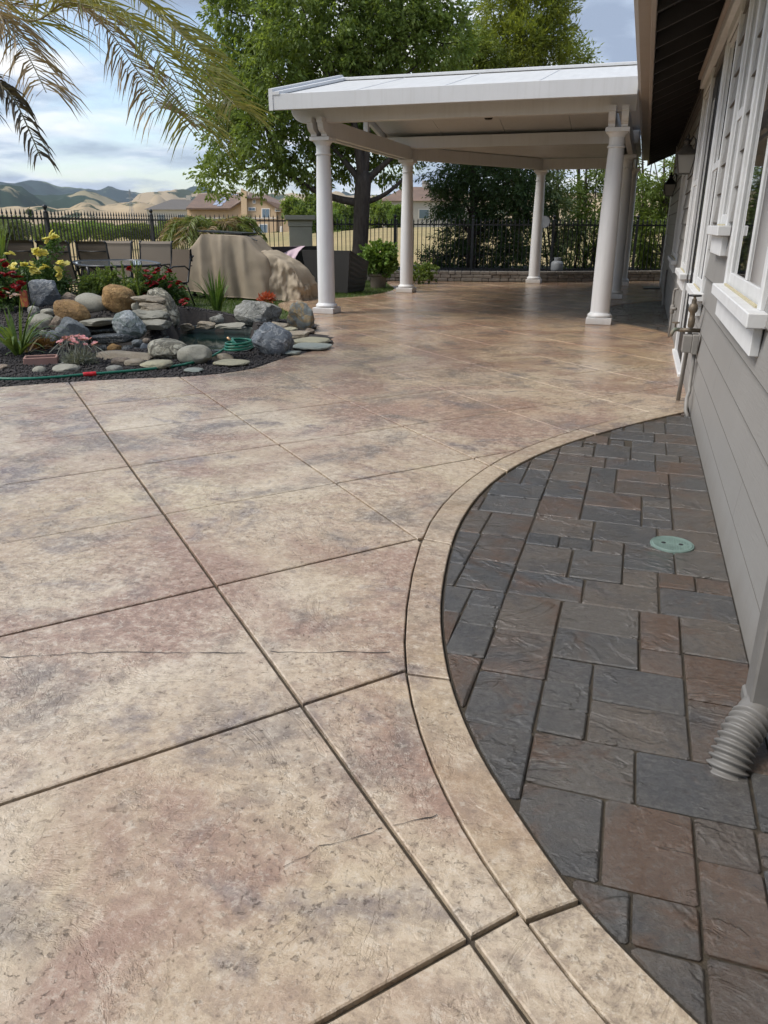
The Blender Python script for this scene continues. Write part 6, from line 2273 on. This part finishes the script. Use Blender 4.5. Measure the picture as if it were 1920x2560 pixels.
def chair_px(label, x0, x1, yt, Y, face, mat, yaw=0.0):
    a, b = PY(*g2(x0, yt), Y), PY(*g2(x1, yt), Y)
    chair(label, (a.x + b.x) / 2, Y, (b.x - a.x) * .96, (a.z + b.z) / 2, face, mat, yaw)


chair_px('brown sling chair farthest left, behind the red roses', 50, 298, 622, 10.45, 1, M_SLING, math.radians(3))
chair_px('brown sling chair behind the tallest yellow rose cluster', 335, 610, 628, 10.55, 1, M_SLING)
chair_px('brown sling chair at the left end of the glass table', 668, 942, 632, 11.9, 1, M_SLING, math.radians(-2))
chair_px('tan sling chair half hidden behind the brown one at the table', 832, 1118, 630, 12.7, -1, M_SLINGL)
chair_px('tan sling chair standing alone behind the right of the glass table', 1190, 1462, 634, 12.3, -1, M_SLINGL, math.radians(4))
chair('low sling chair tucked beside the covered grill with looped arms', PY(*g2(1560, 900), 11.9).x, 11.9, .50, .80, -1, M_SLING, math.radians(-20))

tz = .735
tab = thing('glass_table', 'long glass-topped patio table with dark metal rim and curved legs', 'table', (-8.03, 10.88, -.02), math.radians(134))
hw_, hd_ = 1.08, .62


def oval(a, b, n=48, p=3.2):
    return [(a * abs(math.cos(2 * math.pi * k / n)) ** (2 / p) * math.copysign(1, math.cos(2 * math.pi * k / n)), b * abs(math.sin(2 * math.pi * k / n)) ** (2 / p) * math.copysign(1, math.sin(2 * math.pi * k / n))) for k in range(n)]


t = NT('table_glass')
t.set(color=(.36, .42, .44), rough=.12, spec=1.0, coat=1.0, normal=t.bump(t.noise(t.world, 90, 3, .5), .05, .003))
MB().prism(oval(hw_ - .02, hd_ - .02), tz - .006, tz + .003).build('glass_top', t.m, tab)
MB().tube([(x, y, tz - .004) for x, y in oval(hw_, hd_)], .019, 8, close=True).build('rim', M_FRAME, tab, True)
for sx in (-1, 1):
    for sy in (-1, 1):
        MB().tube([(sx * (hw_ - .22), sy * (hd_ - .1), tz - .01), (sx * (hw_ - .20), sy * (hd_ - .12), tz - .12), (sx * (hw_ - .28), sy * (hd_ - .16), .35), (sx * (hw_ - .16), sy * (hd_ - .08), 0)], .022, 8).build('leg', M_FRAME, tab, True)
MB().tube([(-hw_ + .28, 0, .35), (hw_ - .28, 0, .35)], .014, 8).build('stretcher', M_FRAME, tab)

# ------------------------------------------------------------------ covered grill and smoker
def cloth_material(name, a, b):
    t = NT(name)
    c = t.mix(t.ramp(t.noise(t.world, 2.4, 5, .6), [(.35, 0), (.65, 1)]), a, b)
    h = t.math('ADD', t.noise(t.map(t.world, scale=(1, 1, .45)), 7, 4, .55, .6), t.math('MULTIPLY', t.noise(t.world, 34, 3, .5), .12))
    t.set(color=c, rough=.8, spec=.25, normal=t.bump(h, .12, .03))
    return t.m


M_COVERC = cloth_material('beige_canvas', (.33, .275, .205), (.29, .238, .172))
M_COVERP = cloth_material('pale_crumpled_canvas', (.42, .355, .265), (.35, .29, .21))


def drape(name, label, x0, x1, y0, y1, ztop, zbot, mat, seed, fold, crumple, cat, ridges=()):
    cx, cy_ = (x0 + x1) / 2, (y0 + y1) / 2
    root = thing(name, label, cat, (cx, cy_, -.02))
    N, R_, Lv = 220, 9, 22
    hx, hy = (x1 - x0) / 2, (y1 - y0) / 2
    per = []
    p = 14.0
    for k in range(N):
        a = 2 * math.pi * k / N
        c, s = math.cos(a), math.sin(a)
        r = (abs(c) ** p + abs(s) ** p) ** (-1 / p)
        per.append((c * r, s * r, a))
    vs, fs = [], []
    rows = []
    for l in range(Lv):                                 # skirt, bottom to top
        v = l / (Lv - 1)
        for (c, s, a) in per:
            x, y = c * hx, s * hy
            zt = ztop(cx + x)
            zb = zbot(cx + x)
            z = zb + (zt - zb) * v
            round_in = 1 - .03 * max(0, (v - .82) / .18) ** 2
            sag = math.sin(a * 7 + seed) * .5 + abs(math.sin(a * 6.5 + seed * 1.7 + .8 * v)) * 1.3 + .35 * math.sin(a * 23 + 3 * v + seed)
            f = fold * (1 - v) ** .55 * sag
            f += crumple * mnoise.fractal((x * 5 + seed, y * 5, z * 5), .9, 2, 4)
            for xk in ridges:
                f += .03 * math.exp(-((cx + x - xk) / .05) ** 2) * (.25 + .75 * v)
            vs.append((x * round_in * (1 + f / hx), y * round_in + s * f, z))
        rows.append(l * N)
    base = len(vs)
    for r_ in range(1, R_):                             # top, edge to middle
        k = 1 - r_ / R_
        for (c, s, a) in per:
            x, y = c * hx * k * .97, s * hy * k * .97
            z = ztop(cx + x) + .012 * math.sin(3 * x + seed) + crumple * .6 * mnoise.noise((x * 6, y * 6, seed))
            vs.append((x, y, z))
        rows.append(base + (r_ - 1) * N)
    vs.append((0, 0, ztop(cx)))
    for i in range(len(rows) - 1):
        for k in range(N):
            fs.append((rows[i] + k, rows[i] + (k + 1) % N, rows[i + 1] + (k + 1) % N, rows[i + 1] + k))
    for k in range(N):
        fs.append((rows[-1] + k, rows[-1] + (k + 1) % N, len(vs) - 1))
    MB().add(vs, fs).build('cover', mat, root, 55)
    hem = [Vector(vs[k]) + Vector((vs[k][0], vs[k][1], 0)).normalized() * .003 for k in range(N)]
    MB().tube(hem, .010, 6, close=True).build('hem', mat, root, True)
    return root


def interp(tab):
    xs2, zs2 = [a for a, _ in tab], [b for _, b in tab]
    return lambda x: float(np.interp(x, xs2, zs2))


g1 = drape('covered_grill', 'beige canvas cover hanging over a grill with sloping shoulders', -8.22, -6.42, 13.05, 13.75, interp([(-8.25, .80), (-8.1, .84), (-7.95, .93), (-7.80, 1.08), (-7.70, 1.15), (-6.88, 1.12), (-6.78, 1.05), (-6.62, .88), (-6.42, .77)]), interp([(-8.25, .15), (-7.8, .13), (-7.3, .06), (-6.4, .04)]), M_COVERC, 1.0, .05, .006, 'grill', (-7.70, -6.88, -7.3))
for sx in (-.72, .72):
    for sy in (-.2, .2):
        MB().lathe([(.05, 0), (.05, .045)], (sx, sy, .03), 12).build('wheel', M_BLACK, g1)
        MB().box(sx - .02, sx + .02, sy - .02, sy + .02, .06, .35).build('leg', M_FRAME, g1)
drape('covered_smoker', 'pale crumpled cover over a low rounded smoker beside the grill', -6.60, -5.78, 13.15, 13.85, interp([(-6.75, .88), (-6.55, .86), (-6.35, .77), (-6.10, .66), (-5.95, .56), (-5.84, .40), (-5.78, .30)]), interp([(-7, .02), (-5, .02)]), M_COVERP, 2.7, .035, .055, 'smoker')
bt = PY(*g3(340, 497), 13.4)
be = PY(*g3(700, 522), 13.4)
lidp = thing('black_board', 'thin black board lying on top of the grill cover', 'board', ((bt.x + be.x) / 2, 13.4, (bt.z + be.z) / 2))
MB().obox((bt.x - (bt.x + be.x) / 2 - .03, 0, (bt.z - be.z) / 2 + .045), (be.x - (bt.x + be.x) / 2 + .02, 0, (be.z - bt.z) / 2 + .05), .62, .024).build('board', M_FRAME, lidp)
MB().tube([(be.x - (bt.x + be.x) / 2, -.1, (be.z - bt.z) / 2 + .01), (be.x - (bt.x + be.x) / 2 + .22, -.12, (be.z - bt.z) / 2 - .07)], .014, 6).build('handle', M_FRAME, lidp)


# ------------------------------------------------------------------ wicker sofas
def wicker_material():
    t = NT('dark_wicker')
    w1 = t.wave(t.obj, 22, 0, 0, 1, 'Z')
    w2 = t.wave(t.obj, 22, 0, 0, 1, 'X')
    h = t.math('MULTIPLY', w1, w2)
    t.set(color=t.mix(t.ramp(h, [(.1, 0), (.7, 1)]), (.008, .007, .007), (.032, .028, .027)), rough=.5, spec=.5, normal=t.bump(h, .6, .012))
    return t.m


M_WICK = wicker_material()


def sofa(name, label, loc, rz, wb, wt, h, d):
    root = thing(name, label, 'sofa', loc, rz)

    def slab(pts, th, nm):                              # a panel given by its outer face, thickened inwards (+y)
        vs = [tuple(p) for p in pts] + [(p[0], p[1] + th, p[2]) for p in pts]
        MB().add(vs, [(0, 1, 2, 3), (7, 6, 5, 4), (0, 4, 5, 1), (1, 5, 6, 2), (2, 6, 7, 3), (3, 7, 4, 0)]).build(nm, M_WICK, root)
    slab([(-wb / 2, 0, .03), (wb / 2, 0, .03), (wt / 2, -.10, h), (-wt / 2, -.10, h)], .09, 'back')
    for s in (-1, 1):
        vs = []
        for k in (0, 1):
            xo = s * (wb / 2 - .1 * k)
            xt = s * (wt / 2 - .1 * k)
            vs += [(xo, .091, .03), (xo, d, .03), (xt, d, h * .72), (xt, -.005, h - .01)]
        MB().add(vs, [(0, 1, 2, 3), (7, 6, 5, 4), (0, 4, 5, 1), (1, 5, 6, 2), (2, 6, 7, 3), (3, 7, 4, 0)]).build('arm', M_WICK, root)
    MB().box(-wb / 2 + .105, wb / 2 - .105, .10, d - .01, .06, .34, .01).build('seat', M_WICK, root)
    MB().box(-wb / 2 + .11, wb / 2 - .11, .12, d, .345, .45, .03).build('cushion', plain('taupe_cushion', (.16, .13, .11), .9), root)
    for x in (-wb / 2 + .06, wb / 2 - .06):
        for y in (.05, d - .06):
            MB().box(x - .025, x + .025, y - .025, y + .025, 0, .029).build('foot', M_BLACK, root)
    return root


sofa('wicker_sofa', 'dark wicker sofa seen from behind past the near left column', (-6.0, 14.95, -.02), math.radians(-6), .86, 1.08, .84, .80)
sB = sofa('wicker_sofa', 'dark wicker sofa turned sideways under the pink cloth', (-7.15, 15.95, -.02), math.radians(58), 1.25, 1.4, .88, .80)
# pink cloth thrown over the sofa corner
M_PINKC = cloth_material('pale_pink_cloth', (.56, .43, .46), (.48, .36, .40))
pc = PY(*g3(1060, 640), 15.75)
cl = MB()
vs, fs = [], []
NU, NV = 26, 22
cA, cB, cC, cD = PY(*g3(925, 612), 16.0), PY(*g3(1185, 604), 16.0), PY(*g3(1100, 722), 15.45), PY(*g3(940, 690), 15.5)
for i in range(NU):
    for j in range(NV):
        u, v = i / (NU - 1), j / (NV - 1)
        p = cA.lerp(cB, u).lerp(cD.lerp(cC, u), v)
        f = .035 * math.sin(u * 19 + v * 3) * v + .03 * mnoise.noise((u * 5, v * 4, 2))
        vs.append((p.x, p.y - f - .05 * math.sin(v * 3.1), p.z + .03 * math.sin(v * 3.14)))
for i in range(NU - 1):
    for j in range(NV - 1):
        fs.append((i * NV + j, (i + 1) * NV + j, (i + 1) * NV + j + 1, i * NV + j + 1))
k = len(vs)
vs += [(x, y + .01, z - .004) for x, y, z in vs]
fs += [tuple(i + k for i in f[::-1]) for f in fs]
tag(cl.add(vs, fs).build('pink_cloth', M_PINKC, None, True), 'pale pink cloth thrown over the corner of the wicker sofa', 'cloth')

# ------------------------------------------------------------------ pots
M_POT = plain('grey_brown_pot', (.15, .12, .095), .75, (.19, .155, .125), 7, .3, 50)
M_POTW = plain('pale_pot', (.40, .42, .41), .6, (.33, .35, .34), 6, .2, 40)
pot = thing('potted_shrub', 'big rounded green shrub in a grey-brown pot by the second column', 'potted plant', (-5.48, 16.6, -.02))
MB().lathe([(.15, 0), (.165, .05), (.195, .26), (.215, .275), (.22, .32), (.20, .325), (.185, .29), (.02, .28)], (0, 0, 0), 28).build('pot', M_POT, pot, 40)
nr = np.random.default_rng(44)
lbs = [((0, 0, .62), (.40, .38, .32)), ((-.18, -.05, .52), (.24, .24, .22)), ((.20, -.05, .52), (.24, .24, .22)), ((0, -.12, .78), (.28, .25, .18)), ((.1, .1, .7), (.3, .28, .25))]
P_, D_ = crown_points(lbs, 1500, nr, .55, (.03, 7))
M_POTL = leafmat('geranium_leaf', (.11, .19, .035), (.17, .25, .06), .35, .5, 5)
link('foliage', leaf_mesh('foliage', P_, D_, .075, .034, M_POTL, nr, -.1, fold=.15), pot)
st = MB()
rd = random.Random(2)
for k in range(7):
    limb(st, (0, 0, .27), (rd.uniform(-.2, .2), rd.uniform(-.2, .2), .6), .012, .005, rd, .05, 4, 5)
st.build('stem', M_BARK2, pot)
pot2 = thing('potted_plant', 'small leafy plant in a pale pot left of the big shrub', 'potted plant', (-6.08, 17.0, -.02))
MB().lathe([(.11, 0), (.12, .04), (.16, .24), (.175, .25), (.175, .28), (.15, .28), (.14, .25), (.02, .24)], (0, 0, 0), 24).build('pot', M_POTW, pot2, 40)
P_, D_ = crown_points([((0, 0, .40), (.17, .17, .17)), ((-.06, 0, .5), (.1, .1, .14))], 2600, nr, .3, (.03, 6))
link('foliage', leaf_mesh('foliage', P_, D_, .07, .025, M_POTL, nr, .1), pot2)
P_, D_ = crown_points([((0, 0, .17), (.34, .26, .20)), ((.25, .1, .2), (.22, .2, .2))], 1500, nr, .3, (.03, 7))
ls = thing('low_shrub', 'low dark green shrub at the end of the block wall by the second column', 'shrub', (-5.02, 18.1, -.02))
link('foliage', leaf_mesh('foliage', P_ + np.array([0, 0, .08]), D_, .07, .026, M_ROSELL, nr, -.1), ls)
hs2 = tag(MB().tube([Vector((-6.45 + .16 * math.cos(a * .5) , 16.6 + .16 * math.sin(a * .5), .012 + .002 * a)) for a in range(40)], .011, 6).build('grey_hose', plain('grey_hose', (.32, .33, .32), .5), None, True), 'grey hose looped on the grass beside the pale pot', 'hose')

# ------------------------------------------------------------------ wall lanterns
M_LMET = plain('aged_bronze', (.045, .04, .034), .45, (.07, .06, .05), 20, metal=.5)
M_LMETB = plain('black_lantern', (.012, .012, .012), .4, metal=.3)
t = NT('frosted_lantern_glass')
t.set(color=(.30, .29, .26), rough=.18, spec=.6, trans=.25)
M_LGL = t.m


def lantern(label, loc, s, met):
    root = thing('wall_lantern', label, 'lamp', loc)
    root.scale = (s, s, s)
    # four flared glass sides between bars, hipped top, scroll arm to the wall
    wt, wb, h = .105, .068, .20
    for k in range(4):
        a = k * math.pi / 2
        c, sn = math.cos(a), math.sin(a)
        f = lambda x, y, z: (x * c - y * sn, x * sn + y * c, z)
        q = [f(-wb * .92, -wb, -h), f(wb * .92, -wb, -h), f(wt * .92, -wt, 0), f(-wt * .92, -wt, 0)]
        q2 = [f(-wb * .92, -wb + .004, -h), f(wb * .92, -wb + .004, -h), f(wt * .92, -wt + .004, 0), f(-wt * .92, -wt + .004, 0)]
        MB().add(q + q2, [(0, 1, 2, 3), (7, 6, 5, 4), (0, 4, 5, 1), (1, 5, 6, 2), (2, 6, 7, 3), (3, 7, 4, 0)]).build('glass_pane', M_LGL, root)
        MB().obox(f(wb, -wb, -h), f(wt, -wt, 0), .010, .010).build('bar', met, root)
        MB().obox(f(-wt - .004, -wt, .004), f(wt + .004, -wt, .004), .014, .016).build('rim', met, root)
    r = MB()
    r.add([(-wt - .01, -wt - .01, .012), (wt + .01, -wt - .01, .012), (wt + .01, wt + .01, .012), (-wt - .01, wt + .01, .012), (-.045, -.045, .095), (.045, -.045, .095), (.045, .045, .095), (-.045, .045, .095)], [(0, 3, 2, 1), (4, 5, 6, 7), (0, 1, 5, 4), (1, 2, 6, 5), (2, 3, 7, 6), (3, 0, 4, 7)])
    r.build('roof', met, root)
    MB().lathe([(.05, .095), (.055, .105), (.03, .115), (.035, .14), (.05, .155), (.03, .17), (.015, .18), (.022, .20), (.012, .215), (.004, .235)], (0, 0, 0), 16).build('finial', met, root, 40)
    MB().box(-wb, wb, -wb, wb, -h - .012, -h + .001).build('base', met, root)
    wx = (.478 - loc[0]) / s
    MB().tube([(.02, 0, .15), (.06, 0, .20), (wx * .8, 0, .17), (wx, 0, .08)], .011, 8).build('arm', met, root, True)
    MB().box(wx - .02, wx, -.06, .06, -.04, .17, .006).build('wall_plate', met, root)
    return root


lantern('bronze wall lantern hanging near the head of the white door', (.372, 10.75, 2.10), 1.0, M_LMET)
lantern('black wall lantern farther along the house by its end corner', (.365, 17.0, 2.05), 1.0, M_LMETB)

# ------------------------------------------------------------------ plumbing on the wall
M_GPIPE = plain('painted_grey_pipe', (.25, .235, .215), .6, (.21, .20, .185), 14, .2, 80)
M_VERD = plain('verdigris_brass', (.16, .20, .16), .6, (.20, .15, .10), 30, .3, 90)
M_VALVE = plain('old_brass', (.20, .15, .10), .5, (.13, .11, .085), 25, .3, 90, metal=.4)
hb = thing('water_valve', 'grey water pipe with valve, spigot and junction box on the wall', 'valve', (.42, 6.2, 0))
MB().tube([(-.02, .22, -.02), (-.018, .14, .25), (-.016, .02, .52), (-.018, -.03, .62), (-.020, -.05, .70)], .016, 10).build('riser_pipe', M_GPIPE, hb, True)
MB().lathe([(.018, .60), (.024, .61), (.024, .66), (.019, .67), (.019, .70), (.030, .715), (.034, .735), (.028, .76), (.018, .77), (.016, .80), (.010, .805), (.010, .83)], (-.02, -.05, 0), 14).build('valve_body', M_VALVE, hb, 40)
MB().tube([(-.02 + .042 * math.cos(a * math.pi / 8), -.05 + .042 * math.sin(a * math.pi / 8), .825) for a in range(16)], .006, 6, close=True).build('hand_wheel', M_LMETB, hb, True)
MB().obox((-.062, -.05, .825), (.022, -.05, .825), .008, .006).build('wheel_spoke', M_LMETB, hb)
MB().tube([(.05, -.02, .575), (-.10, -.02, .575)], .015, 8).build('cross_pipe', M_VALVE, hb, True)
MB().tube([(-.09, -.02, .575), (-.125, -.02, .578), (-.14, -.03, .56), (-.15, -.04, .53)], [.014, .016, .015, .013], 10).build('spigot', M_VERD, hb, True)
MB().lathe([(.006, .58), (.006, .62), (.028, .622), (.028, .630), (.004, .632)], (-.125, -.02, 0), 8).build('spigot_handle', M_VALVE, hb)
jb = MB().box(-.062, .002, -.10, .02, .42, .545, .004).build('junction_box', M_GPIPE, hb)
MB().box(.0025, .045, -.11, .03, .41, .55, .004).build('box_back', M_GPIPE, jb)
MB().tube([(.03, -.06, .42), (.03, -.075, .30), (.028, -.10, .17), (.03, -.13, .14), (.012, -.22, .11), (.012, -.28, .03), (.03, -.33, -.01)], .014, 10).build('conduit', M_GPIPE, hb, True)
gs = thing('gas_pipe', 'bent grey gas pipe with shut-off rising by the far door', 'pipe', (.43, 10.3, 0))
MB().tube([(0, 0, -.02), (0, .02, .18), (.0, .03, .33), (-.005, .03, .45), (-.005, .04, .52), (.0, .02, .57), (.045, -.02, .585)], .014, 8).build('riser_pipe', M_GPIPE, gs, True)
MB().lathe([(.018, .28), (.026, .29), (.026, .38), (.018, .39)], (0, .03, 0), 10).build('regulator', M_GPIPE, gs, 40)
MB().tube([(-.02, .03, .345), (.045, .0, .34)], .020, 8).build('shut_off', M_GPIPE, gs, True)
ds2 = thing('far_downspout', 'thin grey pipe at the foot of the wall near the house end', 'downspout', (.44, 14.6, 0))
MB().tube([(0, 0, -.01), (.0, .3, .20), (.015, .9, .45), (.03, 1.1, .52)], .022, 8).build('pipe', M_GPIPE, ds2, True)

# near downspout with corrugated drain
M_DS = plain('grey_downspout', (.17, .163, .152), .5, (.145, .138, .128), 6, .1, 60)
ds = thing('downspout', 'grey square downspout with ribbed flexible drain at lower right', 'downspout', (.42, 1.92, 0))
MB().box(-.020, .055, -.02, .08, .115, 2.77, .006).build('pipe', M_DS, ds)
MB().box(-.027, .058, -.027, .087, .085, .125, .006).build('adapter_collar', M_DS, ds)
ax = [Vector((.012, .03, .10)), Vector((-.012, -.025, .085)), Vector((-.042, -.075, .052)), Vector((-.060, -.115, .005)), Vector((-.068, -.14, -.045))]
sm = spline(ax, 14)
MB().tube(sm[:16], [.038 + .006 * min(1, k / 8) for k in range(16)], 20).build('adapter_cone', M_DS, ds, True)
pts, rr = [], []
sub = sm[13:]
for k in range(90):
    f = k / 89 * (len(sub) - 1.001)
    i = int(f)
    pts.append(sub[i].lerp(sub[i + 1], f - i))
    rr.append(.044 + .0065 * math.sin(2 * math.pi * k / 8.1) + .004 * k / 89)
MB().tube(pts, rr, 28).build('flexible_drain', M_DS, ds, True)

# valve-box lid among the pavers
def c1_(x, y): return (1060 + x * .5184, 1020 + y * .5184)


M_LID = plain('green_plastic_lid', (.16, .23, .20), .6, (.12, .175, .155), 18, .2, 60)
lc = G(*c1_(1198, 648), .008)
lid = thing('valve_box_lid', 'round green valve-box lid set among the dark pavers', 'lid', (lc.x, lc.y, 0))
MB().lathe([(.090, -.05), (.092, -.002), (.090, .002), (.086, .002), (.086, -.02)], (0, 0, 0), 40, False).build('ring', M_LID, lid, 40)
MB().lathe([(.0848, -.02), (.0848, .001), (.081, .0035), (.079, .0025)], (0, 0, 0), 40).build('cover', M_LID, lid, 40)
dots = MB()
rd = random.Random(4)
for i in range(-7, 8):
    for j in range(-7, 8):
        x, y = i * .0105, j * .0105
        if x * x + y * y < .074 ** 2 and not (abs(y) < .014 and abs(abs(x) - .036) < .016) and abs(y) > .006:
            dots.box(x - .0032, x + .0032, y - .0032, y + .0032, .0026, .0036)
tag(dots.build('grip_pattern', M_LID, lid), kind='stuff')
for sx in (-1, 1):
    MB().lathe([(.010, .0027), (.010, .0032)], (sx * .036, 0, 0), 14).build('finger_hole', M_BLACK, lid)

# propane bottle and thermometer by the back fence
M_TANK = plain('shaded_tank_paint', (.30, .31, .32), .5, (.24, .25, .26), 5)  # white paint greyed, the shade on the tank put into its colour
tk0 = PY(960 + 965 * .446, 440 + 540 * .446, 20.35)
tank = thing('propane_tank', 'white propane tank standing behind the low block wall', 'tank', (tk0.x, 20.42, .19))
MB().lathe([(.10, 0), (.10, .02), (.14, .04), (.152, .08), (.152, .20), (.14, .25), (.10, .275), (.03, .285)], (0, 0, 0), 24).build('bottle', M_TANK, tank, 50)
MB().lathe([(.075, .28), (.085, .34), (.085, .36), (.080, .36), (.070, .285)], (0, 0, 0), 16, False).build('collar', M_TANK, tank, 40)
th = PY(960 + 899 * .446, 440 + 257 * .446, 20.6)
thm = thing('round_thermometer', 'round white dial hung on the fence beside the back column', 'thermometer', tuple(th))
o = MB().lathe([(.001, 0), (.13, 0), (.14, .01), (.14, .03), (.001, .03)], (0, 0, 0), 28, False).build('dial', M_TANK, thm)
o.rotation_euler = (math.pi / 2, 0, 0)
o = MB().lathe([(.139, -.004), (.15, -.004), (.15, .032), (.139, .032)], (0, 0, 0), 28, False).build('bezel', M_FRAME, thm)
o.rotation_euler = (math.pi / 2, 0, 0)
# doormat by the far corner of the house
tag(MB().box(.10, .45, 18.3, 18.9, .004, .016, .004).build('doormat', M_BLACK), 'dark mat lying by the far corner of the house', 'mat')

# ------------------------------------------------------------------ the air
hzb = MB().box(-12500, 6000, -1500, 12000, -90, 520).build('haze', None)
tag(hzb, 'thin bluish air over the valley and hills', 'haze', kind='stuff')
hm = bpy.data.materials.new('haze_air')
hm.use_nodes = True
hm.node_tree.nodes.clear()
ho = hm.node_tree.nodes.new('ShaderNodeOutputMaterial')
hv = hm.node_tree.nodes.new('ShaderNodeVolumePrincipled')
hv.inputs['Color'].default_value = (.80, .88, 1.0, 1)
hv.inputs['Density'].default_value = 3.8e-5
hv.inputs['Anisotropy'].default_value = 0.0
hm.node_tree.links.new(hv.outputs[0], ho.inputs['Volume'])
hzb.data.materials.append(hm)
